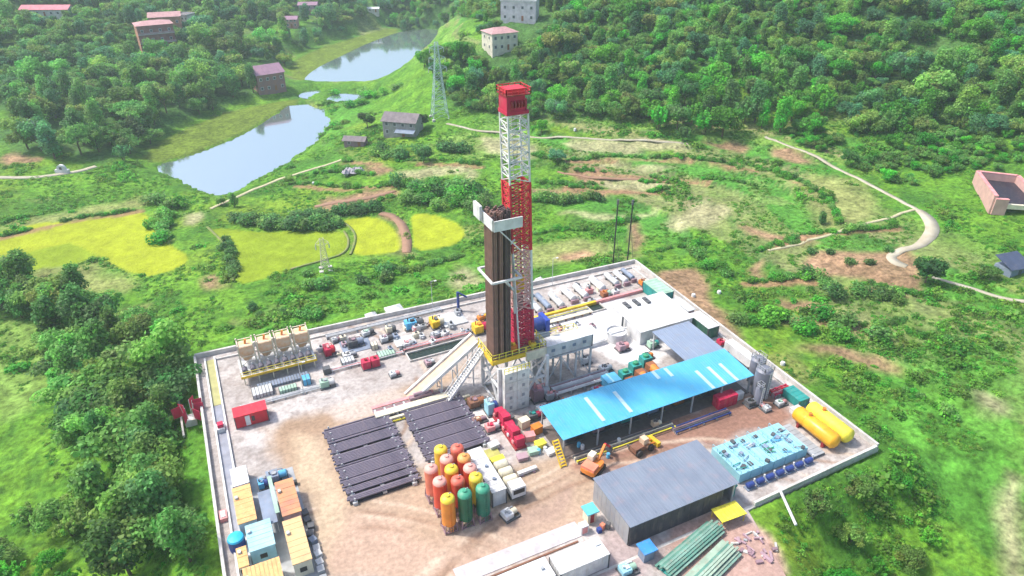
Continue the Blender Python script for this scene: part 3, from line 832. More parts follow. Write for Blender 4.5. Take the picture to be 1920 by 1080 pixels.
bush_row([(1385,575),(1440,620),(1520,600),(1620,640)], 14, ['mid', 'bright'], (1.1, 1.9), 'green bush on the slope right of the pad', 'bushes right of the pad', 4)
bush_row([(1510,520),(1560,548),(1640,556),(1700,560)], 12, ['dark', 'mid'], (1.1, 1.8), 'dark bush along the lower edge of the ploughed red field', 'bushes below the red field', 2)
bush_row([(1506,478),(1548,470),(1590,492),(1640,494),(1684,452)], 5, ['dark'], (.8, 1.1), 'single dark bush standing in the ploughed red field', 'bushes in the red field', .3)
bush_row([(660,205),(700,180),(740,170),(600,180)], 8, ['mid', 'bright'], (1.4, 2.2), 'green bush on the dam meadow between the two ponds', 'bushes between the ponds', 3)
print('trees', NT[0], 'bushes', NB[0])

# the rest of the wood and the undergrowth: too many to count
def instancer(name, pts, sc, protos, label, cat, seed):
    """one object: protos scattered on the points"""
    g = np.random.default_rng(seed)
    me = bpy.data.meshes.new(name); me.vertices.add(len(pts)); me.vertices.foreach_set('co', np.asarray(pts, np.float32).ravel())
    a = me.attributes.new('sc', 'FLOAT', 'POINT'); a.data.foreach_set('value', np.asarray(sc, np.float32))
    a = me.attributes.new('rot', 'FLOAT', 'POINT'); a.data.foreach_set('value', g.uniform(0, 6.28, len(pts)).astype(np.float32))
    a = me.attributes.new('pick', 'INT', 'POINT'); a.data.foreach_set('value', g.integers(0, len(protos), len(pts)).astype(np.int32))
    ob = bpy.data.objects.new(name, me); col.objects.link(ob); tag(ob, label, cat, None, 'stuff')
    ng = bpy.data.node_groups.new(name, 'GeometryNodeTree')
    ng.interface.new_socket('Geometry', in_out='INPUT', socket_type='NodeSocketGeometry'); ng.interface.new_socket('Geometry', in_out='OUTPUT', socket_type='NodeSocketGeometry')
    N, L = ng.nodes, ng.links
    gi, go = N.new('NodeGroupInput'), N.new('NodeGroupOutput')
    gt = N.new('GeometryNodeGeometryToInstance')
    for p in reversed(protos):
        oi = N.new('GeometryNodeObjectInfo'); oi.inputs['Object'].default_value = p; oi.transform_space = 'ORIGINAL'
        oi.inputs['As Instance'].default_value = False
        g2 = N.new('GeometryNodeGeometryToInstance'); L.new(oi.outputs['Geometry'], g2.inputs[0])
        if p is protos[-1]: jg = N.new('GeometryNodeJoinGeometry')
        L.new(g2.outputs[0], jg.inputs[0])
    iop = N.new('GeometryNodeInstanceOnPoints'); iop.inputs['Pick Instance'].default_value = True
    def attr(nm, ty):
        n = N.new('GeometryNodeInputNamedAttribute'); n.data_type = ty; n.inputs['Name'].default_value = nm
        return [s for s in n.outputs if s.enabled and s.name == 'Attribute'][0]
    L.new(gi.outputs[0], iop.inputs['Points']); L.new(jg.outputs[0], iop.inputs['Instance'])
    L.new(attr('pick', 'INT'), iop.inputs['Instance Index'])
    cr = N.new('ShaderNodeCombineXYZ'); L.new(attr('rot', 'FLOAT'), cr.inputs[2]); L.new(cr.outputs[0], iop.inputs['Rotation'])
    L.new(attr('sc', 'FLOAT'), iop.inputs['Scale'])
    L.new(iop.outputs[0], go.inputs[0])
    N.remove(gt)
    md = ob.modifiers.new('scatter', 'NODES'); md.node_group = ng
    return ob
def proto_of(kind, v, tone):
    """an object already standing in the scene that carries this mesh"""
    me = crown_mesh(kind, v, tone)
    for o in bpy.data.objects:
        if o.data is me: return o
    return None
g = np.random.default_rng(5)
def protos_for(kinds, tones):
    out = []
    for o in bpy.data.objects:
        for (k, me) in crown_data.items():
            if o.data is me and len(k) == 3 and k[0] in kinds and k[2] in tones and me not in [q.data for q in out]: out.append(o)
    return out
forest_poly = [(832,135),(850,205),(905,218),(1000,225),(1190,232),(1215,205),(1290,140),(1345,115),(1450,105),(1500,160),(1570,215),(1600,250),(1920,262),(2200,262),(2200,-150),(700,-150),(700,10),(860,30),(900,60),(900,95)]
x, y, z = scatter(forest_poly, 4.5, 21)
d = np.hypot(x, y); m = (fbm(x, y, 28, 61) < .74); x, y, z = x[m], y[m], z[m]
instancer('hillside_wood', np.stack([x, y, z - .8], 1), np.exp(g.normal(-.38, .30, len(x))), protos_for(('round', 'tall', 'spread', 'bamboo'), ('mid', 'olive', 'bright', 'mid', 'blue')), 'dense wood covering the hill in the upper right', 'wood', 3)
print('hill', len(x), 'ground', Z_.min(), Z_.max())
x, y, z = scatter([(1450,262),(1560,222),(1700,250),(1930,262),(1930,318),(1800,322),(1690,350),(1600,322),(1500,282)], 2.6, 29)
m = fbm(x, y, 12, 63) > .40; x, y, z = x[m], y[m], z[m]
instancer('hillfoot_scrub', np.stack([x, y, z - .5], 1), np.exp(g.normal(-1.05, .3, len(x))), protos_for(('round', 'bamboo', 'spread'), ('bright', 'mid', 'bright')), 'bright green scrub at the foot of the hill above the winding path', 'scrub', 8)
wood2 = [(-150,150),(-150,-120),(700,-120),(700,20),(640,60),(560,95),(530,125),(490,120),(400,110),(330,95),(240,100),(150,125),(60,128),(20,190),(-150,220)]
x, y, z = scatter(wood2, 6.8, 22)
m = (fbm(x, y, 45, 62) < .66); x, y, z = x[m], y[m], z[m]
instancer('far_wood', np.stack([x, y, z - .5], 1), np.exp(g.normal(-.2, .28, len(x))), protos_for(('round', 'tall', 'spread'), ('mid', 'blue', 'olive')), 'far dark woodland round the village in the upper left', 'wood', 4)
print('far', len(x))
# undergrowth
def ground_points(n, amin, amax, rmin, rmax, seed):
    g = np.random.default_rng(seed); th = ang0 + g.uniform(-R(amax), R(amax), n); r = np.sqrt(g.uniform(rmin ** 2, rmax ** 2, n))
    return r * np.cos(th), r * np.sin(th)
x, y = ground_points(26000, 0, 42, 45, 330, 31)
dens = fbm(x, y, 14, 33); m = (dens > .63 - .07 * sst(60, 110, x) * (1 - sst(60, 120, y))) & clear_of(x, y)
for nm in ('mud', 'sand'):
    for p in Z[nm]: m &= (sdist(x, y, p) > 1) | (g.random(len(x)) < .12)
for hx, hy, hr in HOUSE_SPOTS: m &= np.hypot(x - hx, y - hy) > hr * .8
x, y = x[m], y[m]
lows = []
for v in range(3):
    for tone in ('bright', 'grassy', 'grassy2'):
        o = bpy.data.objects.new('ground_shrub', crown_mesh('low', v, tone)); col.objects.link(o); lows.append(o)
pp = T1(470, 600)
for k, o in enumerate(lows):
    p = T1(420 + 55 * k, 618 - 12 * k); o.location = p; tag(o, 'low leafy shrub on the grass strip above the upper pad wall', 'shrub', 'low shrubs above the pad wall'); o.scale = (1.3,) * 3
instancer('undergrowth', np.stack([x, y, terrain(x, y) - .1], 1), np.exp(g.normal(-.45, .42, len(x))), lows, 'low scrub and tall weeds covering the slopes', 'undergrowth', 6)
print('under', len(x))
x, y = ground_points(62000, 0, 42, 45, 270, 77)
m = clear_of(x, y) & (fbm(x, y, 7, 78) > .47)
for nm in ('mud', 'sand', 'dry'):
    for p in Z[nm]: m &= sdist(x, y, p) > .5
for e in SOIL_LINES: m &= pdist(x, y, e, False) > 1.8
x, y = x[m], y[m]
instancer('weeds', np.stack([x, y, terrain(x, y) - .08], 1), np.exp(g.normal(-1.35, .35, len(x))), lows, 'tufts of weeds and tall grass in the meadows', 'weeds', 9)
EDGES = [[(1060,300),(1200,296),(1320,300),(1420,318),(1500,340)], [(1080,320),(1200,330),(1330,335),(1420,350)], [(1060,350),(1160,358),(1260,352)], [(1000,336),(1120,345),(1250,344)], [(1380,300),(1480,330),(1560,380),(1570,420)],
 [(1400,530),(1500,520),(1600,534),(1690,548),(1750,560)], [(1450,458),(1540,436),(1680,424)], [(1510,596),(1600,606),(1700,596)], [(0,444),(150,408),(265,392)], [(560,345),(640,352),(745,345)], [(640,302),(760,302),(900,310)],
 [(590,402),(690,384),(745,368)], [(1000,440),(1100,430),(1200,410)], [(1230,470),(1300,455),(1420,470),(1500,455)], [(1000,290),(1040,300),(1060,320)], [(1700,620),(1800,640),(1900,690)], [(1600,700),(1700,730),(1800,790)], [(560,330),(640,322),(700,328)], [(870,480),(780,500),(700,520)]]
ex, ey = [], []
for e in EDGES:
    w = ground_hits(e)
    for a, b in zip(w[:-1], w[1:]):
        n = int(math.hypot(b[0] - a[0], b[1] - a[1]) / .42); u = g.random(n)
        bend = np.sin(u * 3.14) * g.normal(0, .8)
        ex.append(a[0] + (b[0] - a[0]) * u + g.normal(0, .35, n) + bend); ey.append(a[1] + (b[1] - a[1]) * u + g.normal(0, .35, n) + bend)
ex, ey = np.concatenate(ex), np.concatenate(ey); m = fbm(ex, ey, 9, 79) > .36; ex, ey = ex[m], ey[m]
instancer('terrace_edge_weeds', np.stack([ex, ey, terrain(ex, ey) - .05], 1), np.exp(g.normal(-.75, .35, len(ex))), protos_for(('bush', 'low'), ('mid', 'bright', 'grassy2'))[:9], 'dark weeds growing along the banks of the field terraces', 'weeds', 10)


hz = MB().box(-8300, -8300, min(float(Z_.min()), -12) - 1, 8300, 8300, max(float(Z_.max()) + 16, 84))
hm = bpy.data.materials.new('haze_air'); nt, N, L = nodes_of(hm); N.remove(N['Principled BSDF']); pvn = N.new('ShaderNodeVolumePrincipled')
pvn.inputs['Density'].default_value = .00024; pvn.inputs['Color'].default_value = (.80, .92, 1, 1); pvn.inputs['Anisotropy'].default_value = .2
L.new(pvn.outputs[0], N['Material Output'].inputs['Volume'])
hazeo = hz.build('haze', hm, smooth=False); hazeo['kind'] = 'stuff'; hazeo['label'] = 'thin bluish haze in the air of the valley'

# ------------------------------------------------------------ the drilling pad
def bil(q, nu, nv):
    u, v = np.meshgrid(np.linspace(0, 1, nu), np.linspace(0, 1, nv)); u, v = u.ravel()[:, None], v.ravel()[:, None]
    a, b, c, d = [np.array(p)[None] for p in q]
    p = a * (1 - u) * (1 - v) + b * u * (1 - v) + c * u * v + d * (1 - u) * v
    i, j = np.meshgrid(np.arange(nu - 1), np.arange(nv - 1)); i = (j * nu + i).ravel()
    return p, np.stack([i, i + 1, i + nu + 1, i + nu], 1)
p1, f1 = bil([(-8.2, 49), (88.6, 49.8), (89.4, 119.4), (-8.2, 123.1)], 300, 220)
p2, f2 = bil([(-8.4, 34), (56.5, 34), (61, 49), (-8.2, 49)], 180, 40)
pv = np.concatenate([p1, p2]); pf = np.concatenate([f1, f2 + len(p1)])
def wz(pts, sm=1): return smooth_poly([tuple(G(a, b)[:2]) for a, b in pts], sm)
def pcolor(x, y):
    n1 = fbm(x, y, 12, 51); n2 = fbm(x, y, 3.5, 52); n3 = fbm(x, y, 1.1, 53, 3)
    c = np.tile(np.array([[.37, .335, .315]]), (len(x), 1))
    def mixc(c, d, m): return c * (1 - m[:, None]) + np.array(d)[None] * m[:, None]
    c = mixc(c, (.47, .435, .415), sst(.4, .7, n1)); c = mixc(c, (.30, .265, .245), sst(.50, .66, n2) * .6); c = mixc(c, (.24, .20, .18), sst(.56, .7, n3) * .5)
    jx, jy = (n1 - .5) * 6 + (n2 - .5) * 3, (fbm(x, y, 9, 57) - .5) * 7
    def patch(c, pts, colr, soft=1.5, amt=1.0):
        s = sdist(x + jx, y + jy, wz(pts)); return mixc(c, colr, (1 - sst(-soft, soft, s)) * amt)
    tan, tan2, red = (.36, .265, .19), (.28, .185, .12), (.26, .145, .105)
    c = patch(c, [(500,815),(560,772),(640,752),(740,722),(830,690),(905,650),(905,668),(840,715),(760,750),(700,800),(800,880),(960,880),(1010,860),(1115,850),(1135,900),(1120,965),(1010,1000),(850,1070),(760,1110),(590,1110),(585,960),(530,870)], tan, 1.8)
    c = patch(c, [(600,1110),(620,1000),(700,960),(830,1010),(960,990),(1060,940),(1100,960),(960,1040),(820,1110)], (.43, .30, .23), 2.5, .7)
    c = patch(c, [(520,800),(580,770),(640,760),(620,800),(560,850),(600,900),(590,960),(545,880)], tan2, 2, .7)
    c = patch(c, [(840,985),(900,960),(1000,930),(1050,900),(1080,920),(1000,975),(880,1010)], (.34, .23, .19), 1.5, .55)
    c = patch(c, [(560,800),(620,830),(650,960),(640,1080),(600,1080),(590,960),(560,880)], (.52, .41, .28), 2, .6)
    c = patch(c, [(1040,858),(1200,805),(1420,735),(1480,740),(1500,800),(1330,835),(1300,822),(1115,905)], red, 1.2)
    c = patch(c, [(620,745),(740,725),(745,770),(640,790)], (.46, .40, .36), 1.2, .7)
    c = patch(c, [(868,755),(935,740),(940,830),(905,840)], (.56, .52, .50), .8)
    c = patch(c, [(1020,600),(1140,560),(1270,545),(1300,600),(1230,680),(1150,680),(1110,650),(1040,640)], (.60, .58, .57), 1)
    c = patch(c, [(1130,985),(1200,1000),(1240,1040),(1200,1100),(1110,1090)], (.36, .29, .28), 1.2)
    c = patch(c, [(1225,1000),(1300,960),(1370,930),(1460,1020),(1480,1100),(1260,1110)], (.38, .25, .21), 1.2)
    # tyre tracks: long arcs of pressed, paler earth
    for cx, cy, r0 in ((-6, 40, 34), (-9, 38, 40), (40, 20, 44), (44, 16, 50), (2, 104, 26)):
        d = np.hypot(x - cx, y - cy) + (n1 - .5) * 3
        for off in (0, 2.0):
            m = np.exp(-((d - r0 - off) / .38) ** 2) * sst(.35, .55, fbm(x, y, 8, 58)) * .8
            m = m * (c[:, 0] < .5)
            c = mixc(c, (.50, .39, .30) if off else (.25, .16, .11), m)
    s = sst(.55, .72, fbm(x, y, 5, 60)) * (y > 98) * .45
    c = mixc(c, (.30, .27, .25), s)
    return c
padm = ground_mat('pad_surface', 1.6, .25, .85, .26)
pme = mesh_np('concrete_pad', np.c_[pv, np.zeros(len(pv))], pf, pcolor(pv[:, 0], pv[:, 1]), padm)
o = bpy.data.objects.new('concrete_pad', pme); col.objects.link(o); o['kind'] = 'structure'
conc = P('concrete', rough=.9, bump=.3, dirt=.5)
o = MB().prism(PAD, -5, -.02).build('pad_foundation', conc, smooth=False); o['kind'] = 'structure'

def wall(a, b, w, h, label, name='perimeter_wall', m=None, z=0.0, cat='wall'):
    a, b = Vector((*a, z + h / 2)), Vector((*b, z + h / 2))
    mb = MB(((a.x + b.x) / 2, (a.y + b.y) / 2, z)); mb.bar(a, b, w, h)
    o = mb.build(name, m or P('concrete'), smooth=False); return tag(o, label, cat)
wall((-8.0, 122.9), (89.2, 119.2), .45, .9, 'long pale perimeter wall along the upper side of the pad')
wall((-8.0, 122.6), (-8.2, 34), .4, .8, 'pale perimeter wall down the left side of the pad')
wall((89.1, 118.9), (88.4, 50.0), .45, .9, 'pale perimeter wall along the right side of the pad')
wall((88.1, 50.0), (62.3, 49.3), .4, .7, 'low pale wall along the lower right edge of the pad')
wall((-6.4, 121.4), (-6.6, 34), .28, .45, 'outer kerb of the drain channel on the left side of the pad', 'drain_kerb', P('white'), cat='kerb')
wall((-4.7, 121.4), (-4.9, 34), .28, .45, 'inner kerb of the drain channel on the left side of the pad', 'drain_kerb', P('white'), cat='kerb')
wall((-4.4, 120.6), (87.5, 117.2), .3, .35, 'inner kerb of the drain along the upper perimeter wall', 'drain_kerb', P('concrete'), cat='kerb')
wall((87.0, 117.0), (86.8, 53.0), .3, .35, 'inner kerb of the drain along the right perimeter wall', 'drain_kerb', P('concrete'), cat='kerb')
o = MB((-5.6, 112, .02)).box(-6.24, 106.5, .01, -4.86, 121, .06).build('channel_sludge', mat('sludge', (.42, .40, .16), rough=.4), smooth=False); o['kind'] = 'structure'
o = MB((-5.7, 80, .02)).box(-6.3, 60, .01, -4.95, 106.4, .05).build('channel_water', mat('channel_grey', (.30, .31, .36), rough=.3), smooth=False); o['kind'] = 'structure'

def B1(name, label, cat, x0, y0, z0, x1, y1, z1, m, group=None, kind='container', door=None, rz=0):
    """steel box with corner posts, ribbed sides and doors"""
    cx, cy = (x0 + x1) / 2, (y0 + y1) / 2
    t = thing(name, label, cat, (cx, cy, z0), group, rz)
    w, d, h = (x1 - x0), (y1 - y0), (z1 - z0); X, Y = w / 2, d / 2
    b = MB(); b.box(-X, -Y, .12, X, Y, h - .1)
    n = max(3, int(w / .6))
    for k in range(n):
        a = -X + (k + .5) * w / n
        b.box(a - .09, -Y - .05, .2, a + .09, -Y, h - .2); b.box(a - .09, Y, .2, a + .09, Y + .05, h - .2)
    n = max(3, int(d / .6))
    for k in range(n):
        a = -Y + (k + .5) * d / n
        b.box(-X - .05, a - .09, .2, -X, a + .09, h - .2); b.box(X, a - .09, .2, X + .05, a + .09, h - .2)
    b.build('body', m, t, False)
    r = MB(); r.box(-X - .06, -Y - .06, h - .1, X + .06, Y + .06, h)
    n = max(2, int(max(w, d) / .9))
    for k in range(n):
        if w > d: a = -X + (k + .5) * w / n; r.box(a - .06, -Y, h, a + .06, Y, h + .05)
        else: a = -Y + (k + .5) * d / n; r.box(-X, a - .06, h, X, a + .06, h + .05)
    r.build('roof', door if (kind == 'roofed') else m, t, False)
    f = MB()
    for sx in (-1, 1):
        for sy in (-1, 1): f.box(sx * X - .08 - .01 * sx, sy * Y - .08, 0, sx * X + .08, sy * Y + .08, h - .05)
    f.build('frame', P('darkgrey'), t, False)
    return t
def panel(t, name, m, x0, y0, z0, x1, y1, z1, label=None):
    o = MB().box(x0, y0, z0, x1, y1, z1).build(name, m, t, False)
    if label: o['label'] = label
    return o

# --- red box, flags, skid with orange hoppers at the upper left
t = B1('red_container', 'dark red steel container with a white door near the left wall', 'container', -3.3, 98.6, 0, 1.9, 101.2, 2.5, P('red', dirt=.15))
panel(t, 'door', P('white'), -1.0, -1.39, .3, -.25, -1.34, 2.2); panel(t, 'window', P('black'), .0, -1.39, .9, .5, -1.35, 1.9)
t = thing('flag_stand', 'cluster of red flags on poles outside the left wall', 'flags', (-10.2, 106.4, -2.2))
MB().box(-.9, -.9, 0, .9, .9, 1.3).build('base', P('concrete'), t)
for i in range(7):
    a = i * 1.1; x, y = 1.0 * math.cos(a), 1.0 * math.sin(a); h = 4.0 + .5 * math.sin(i * 2.3)
    MB().tube((x * .5, y * .5, 0), (x, y, h), .04, 6).build('pole', P('white'), t)
    ca, sa = 1.5 * math.cos(a), 1.5 * math.sin(a)
    MB().add([(x, y, h), (x + ca, y + sa, h - .3), (x + ca * .9, y + sa * .9, h - 2.3), (x, y, h - 2.2), (x + .05, y + .05, h), (x + ca + .05, y + sa + .05, h - .3), (x + ca * .9 + .05, y + sa * .9 + .05, h - 2.3), (x + .05, y + .05, h - 2.2)],
             [(0, 1, 2, 3), (7, 6, 5, 4), (0, 4, 5, 1), (1, 5, 6, 2), (2, 6, 7, 3), (3, 7, 4, 0)]).build('flag', P('crimson'), t)
wall((-12.0, 120), (-11.6, 103.2), .3, .5, 'short pale kerb outside the left wall above the red flags', 'outer_kerb', P('concrete'), z=-2.3, cat='kerb')
t = thing('box_skid', 'small white and red box standing in the left drain channel', 'box', (-5.6, 99.5, 0))
MB().box(-.6, -.8, 0, .6, .8, .9).build('body', P('white'), t); MB().box(-.45, -.5, .9, .45, .5, 1.5).build('lid', P('crimson'), t)
t = thing('pump_platform', 'long grey platform with a yellow front edge and dark pumps at the upper left', 'platform', (5.8, 113, 0))
b = MB(); b.box(-6.6, -3, 1.7, 6.6, 3, 1.9); b.build('deck', P('lightgrey'), t)
b = MB(); b.box(-6.7, -3.15, 1.6, 6.7, -3, 2.05); b.build('edge_beam', P('yellow'), t)
for i in range(6):
    for s in (-2.7, 2.7): MB().bar((-6.2 + i * 2.48, s, 0), (-6.2 + i * 2.48, s, 1.7), .2).build('leg', P('cream'), t)
b = MB().rail([(-6.6, -3, 1.9), (6.6, -3, 1.9)], 1.0, .04); b.build('railing', P('lemon'), t)
g0 = None
for i in range(9):
    b = MB(); x = -5.8 + i * 1.42
    q = thing('pump', 'dark pump in the row on the platform below the orange hoppers', 'pump', (5.8 + x, 111.3, 1.9), 'pumps on the platform')
    MB().hcyl(-.55, .55, 0, .6, .5, 10, 'y').build('motor', P('slatepipe'), q); MB().box(-.5, -.7, 0, .5, .7, .16).build('base', P('plum'), q)
    MB().tube((0, .5, .5), (0, .6, 1.5), .12, 6).build('riser', P('lightgrey'), q)
for i, (hx, ht) in enumerate(((1.0, 0), (4.3, .2), (7.5, .3), (10.8, .2))):
    q = thing('hopper', ['leftmost orange hopper in a cream frame on the pump platform', 'second orange hopper from the left on the pump platform', 'third orange hopper from the left on the pump platform',
                         'rightmost orange hopper in a cream frame on the pump platform'][i], 'hopper', (hx, 114.6, 1.9), 'orange hoppers in a row')
    MB().add([(-1.15, -1.1, 3.0), (1.15, -1.1, 3.0), (1.15, 1.1, 3.0), (-1.15, 1.1, 3.0), (-.5, -.5, .8), (.5, -.5, .8), (.5, .5, .8), (-.5, .5, .8), (-1.15, -1.1, 4.8), (1.15, -1.1, 4.8), (1.15, 1.1, 4.8), (-1.15, 1.1, 4.8)],
             [(7, 6, 5, 4), (4, 5, 1, 0), (5, 6, 2, 1), (6, 7, 3, 2), (7, 4, 0, 3), (0, 1, 9, 8), (1, 2, 10, 9), (2, 3, 11, 10), (3, 0, 8, 11), (8, 9, 10, 11)]).build('bin', mat('hopper_orange', (.70, .40, .20), (.66, .55, .42), rough=.6, scale=.9), q)
    b = MB()
    for sx in (-1.25, 1.25):
        for sy in (-1.2, 1.2): b.bar((sx, sy, 0), (sx, sy, 5.5), .24)
    for z in (2.4, 5.1):
        b.bar((-1.2, -1.2, z), (1.2, -1.2, z), .14); b.bar((-1.2, 1.2, z), (1.2, 1.2, z), .14); b.bar((-1.2, -1.2, z), (-1.2, 1.2, z), .14); b.bar((1.2, -1.2, z), (1.2, 1.2, z), .14)
    b.bar((-1.2, -1.2, .2), (1.2, -1.2, 2.4), .1); b.build('frame', P('cream'), q)
    MB().tube((0, 0, 4.6), (.2, 0, 5.8), .18, 8).build('pipe', P('orange'), q)
    q.scale = (1.08, 1.08, .84)

def machine(name, label, cat, x, y, w, d, h, mats, group=None, rz=0, seed=0, z=0):
    """skid with engine block, ribbed cover, cylinder, pipes, knobs"""
    g = random.Random(seed + int(x * 7 + y * 3))
    t = thing(name, label, cat, (x, y, z), group, rz)
    m1, m2, m3 = [P(c) for c in mats]
    b = MB()
    for s in (-1, 1): b.box(-w / 2, s * d * .42 - .1, 0, w / 2, s * d * .42 + .1, .28)
    for k in range(4): b.box(-w / 2 + k * (w - .15) / 3, -d * .42, .05, -w / 2 + k * (w - .15) / 3 + .15, d * .42, .24)
    b.build('skid', P('darkgrey'), t, False)
    b = MB(); b.box(-w * .45, -d * .34, .28, w * .08, d * .34, h * .8)
    for k in range(5): a = -w * .42 + k * w * .11; b.box(a, -d * .37, .4, a + w * .05, d * .37, h * .74)
    b.build('engine', m1, t, False)
    MB().hcyl(w * .12, w * .42, 0, h * .45, min(d * .3, h * .34), 14).build('cylinder', m2, t)
    b = MB(); b.tube((-w * .3, 0, h * .8), (-w * .3, 0, h * 1.15), .13, 8); b.tube((-w * .1, d * .2, h * .8), (w * .3, d * .2, h * .82), .08, 6); b.tube((w * .3, d * .2, h * .82), (w * .3, d * .2, .3), .08, 6)
    b.box(-w * .2, -d * .2, h * .8, 0, d * .05, h * .95)
    b.build('pipework', m3, t)
    return t
machine('valve_skid', 'red upright valve skid right of the orange hoppers', 'machine', 15.4, 113.4, 2.2, 3.4, 2.2, ('crimson', 'red', 'pink'))
machine('dark_pump', 'dark grey pump set standing on the pale blue grey slab of the upper band', 'pump', 20.6, 114, 3.4, 2.4, 1.9, ('darkgrey', 'slate', 'plum'))
t = thing('red_tank', 'pair of small bright red cubic tanks beside the upper road', 'tank', (21.4, 106, 0))
for s in (-1, 1): MB().box(s * .85 - .75, -.8, .2, s * .85 + .75, .8, 1.7).build('tank', P('crimson'), t); MB().tube((s * .85, 0, 1.7), (s * .85, 0, 2.1), .25, 10).build('cap', P('darkred'), t)
MB().box(-1.7, -.9, 0, 1.7, .9, .2).build('base', P('darkgrey'), t)
machine('generator', 'blue roofed generator on the upper band of the pad', 'generator', 33, 115.2, 4.2, 2.6, 2.2, ('skyblue', 'darkgrey', 'black'))
machine('yellow_pump', 'yellow pump set right of the blue generator', 'pump', 37.4, 113.8, 3.0, 3.6, 2.2, ('yellow', 'cream', 'darkgrey'))
machine('grey_pump', 'small grey pump between the red tanks and the blue generator', 'pump', 26.5, 113, 2.6, 2, 1.4, ('lightgrey', 'darkgrey', 'plum'))
machine('yellow_unit', 'yellow and red machine behind the left side of the drill floor', 'machine', 44.5, 108, 3.4, 3, 2.4, ('yellow', 'crimson', 'orange'))
t = thing('loading_arm', 'dark blue upright loading arm beside the upper perimeter wall', 'crane', (43.4, 117.2, 0))
MB().box(-.6, -.6, 0, .6, .6, .3).build('base', P('darkgrey'), t); MB().bar((0, 0, .3), (0, 0, 4.6), .45).build('column', P('navy'), t); MB().bar((0, 0, 4.5), (1.8, -.6, 3.2), .3).build('arm', P('navy'), t)
for i, (x, y, w, d, h, c, l) in enumerate(((17.8, 108.8, 2.4, 1.6, 1.0, 'lightgrey', 'pale grey crate on the upper band just left of the red tanks'), (25, 108.2, 3.2, 1.8, .7, 'palegreen', 'pale green flat crate right of the red tanks'),
        (29.6, 111.2, 4, 3, .25, 'lightgrey', 'flat pale grey slab in the middle of the upper band'), (41, 114.4, 5, 4.6, .3, 'lightgrey', 'large pale grey slab left of the dark blue loading arm'), (20.6, 114, 5.6, 4.6, .12, 'slate', 'blue grey slab under the dark pump set'),
        (23.6, 111.5, 1.2, 1.2, 1.1, 'cream', 'cream crate on the upper band'), (13.6, 107.6, 1.2, 1.2, 1.2, 'darkgrey', 'small dark crate under the end of the hopper platform'),
        (9.6, 106.2, 1.4, 1.6, 1.3, 'skyblue', 'light blue crate in front of the pump platform'), (6.2, 105.2, 3.0, 1.2, .9, 'palegreen', 'long pale green crate in front of the pump platform'),
        (2.0, 106.6, 3.4, 2.4, .8, 'lightgrey', 'grey crate under the left end of the pump platform'), (5.8, 108.2, 9, 1.6, .5, 'slate', 'long low grey trough in front of the pump platform'))):
    t = thing('crate' if h > .35 else 'slab', l, 'crate' if h > .35 else 'slab', (x, y, 0 if h > .15 else .004))
    MB().box(-w / 2, -d / 2, 0, w / 2, d / 2, h).build('body', P(c), t, False)
    if h > .35:
        b = MB()
        for k in range(int(w / .5) + 1): a = -w / 2 + k * w / (int(w / .5) + 0.0 or 1); b.box(a - .05, -d / 2 - .03, 0, a + .05, d / 2 + .03, h + .04)
        b.build('strap', P('darkgrey'), t, False)
for i, (x, y, s, l) in enumerate(((26.4, 123.2, 1.3, 'small white tarpaulin tent outside the upper wall, left of the larger one'), (31.5, 123.4, 2.0, 'larger white tarpaulin tent outside the upper wall'), (65, 121.4, 1.0, 'tiny white tent outside the upper wall right of the mast'), (57.5, 121.6, .8, 'tiny pale green tent outside the upper wall just right of the mast'))):
    z = float(terrain(x, y)); z = -.6
    t = thing('tent', l, 'tent', (x, y, z))
    MB().add([(-s, -s, -1.2), (s, -s, -1.2), (s, s, -1.2), (-s, s, -1.2), (-s * .9, -s * .9, .6), (s, -s, .4), (s * .8, s, .6), (-s, s * .8, .7), (.1 * s, 0, 1.5)], [(0, 1, 5, 4), (1, 2, 6, 5), (2, 3, 7, 6), (3, 0, 4, 7), (4, 5, 8), (5, 6, 8), (6, 7, 8), (7, 4, 8), (3, 2, 1, 0)]).build('canvas', P('white'), t, False)
    MB().tube((0, 0, -1.2), (.1 * s, 0, 1.7), .05, 6).build('pole', P('grey'), t)

# --- basins
def basin(label, x0, y0, x1, y1, wm):
    t = thing('drain_basin', label, 'basin', ((x0 + x1) / 2, (y0 + y1) / 2, 0)); X, Y = (x1 - x0) / 2, (y1 - y0) / 2
    MB().box(-X, -Y, .004, X, Y, .03).build('liner', wm, t, False)
    for a in ((-X - .2, -Y - .2, X + .2, -Y), (-X - .2, Y, X + .2, Y + .2), (-X - .2, -Y, -X, Y), (X, -Y, X + .2, Y)):
        MB().box(a[0], a[1], 0, a[2], a[3], .35).build('kerb', P('concrete'), t, False)
basin('long dark basin between the upper band and the pipe ramp', 28.6, 104.3, 41.4, 106.8, mat('black_liner', (.015, .03, .02), rough=.3))
basin('small dark square basin left of the white shelter', 68.6, 104.4, 71.6, 107, mat('black_liner', (.01, .02, .01)))

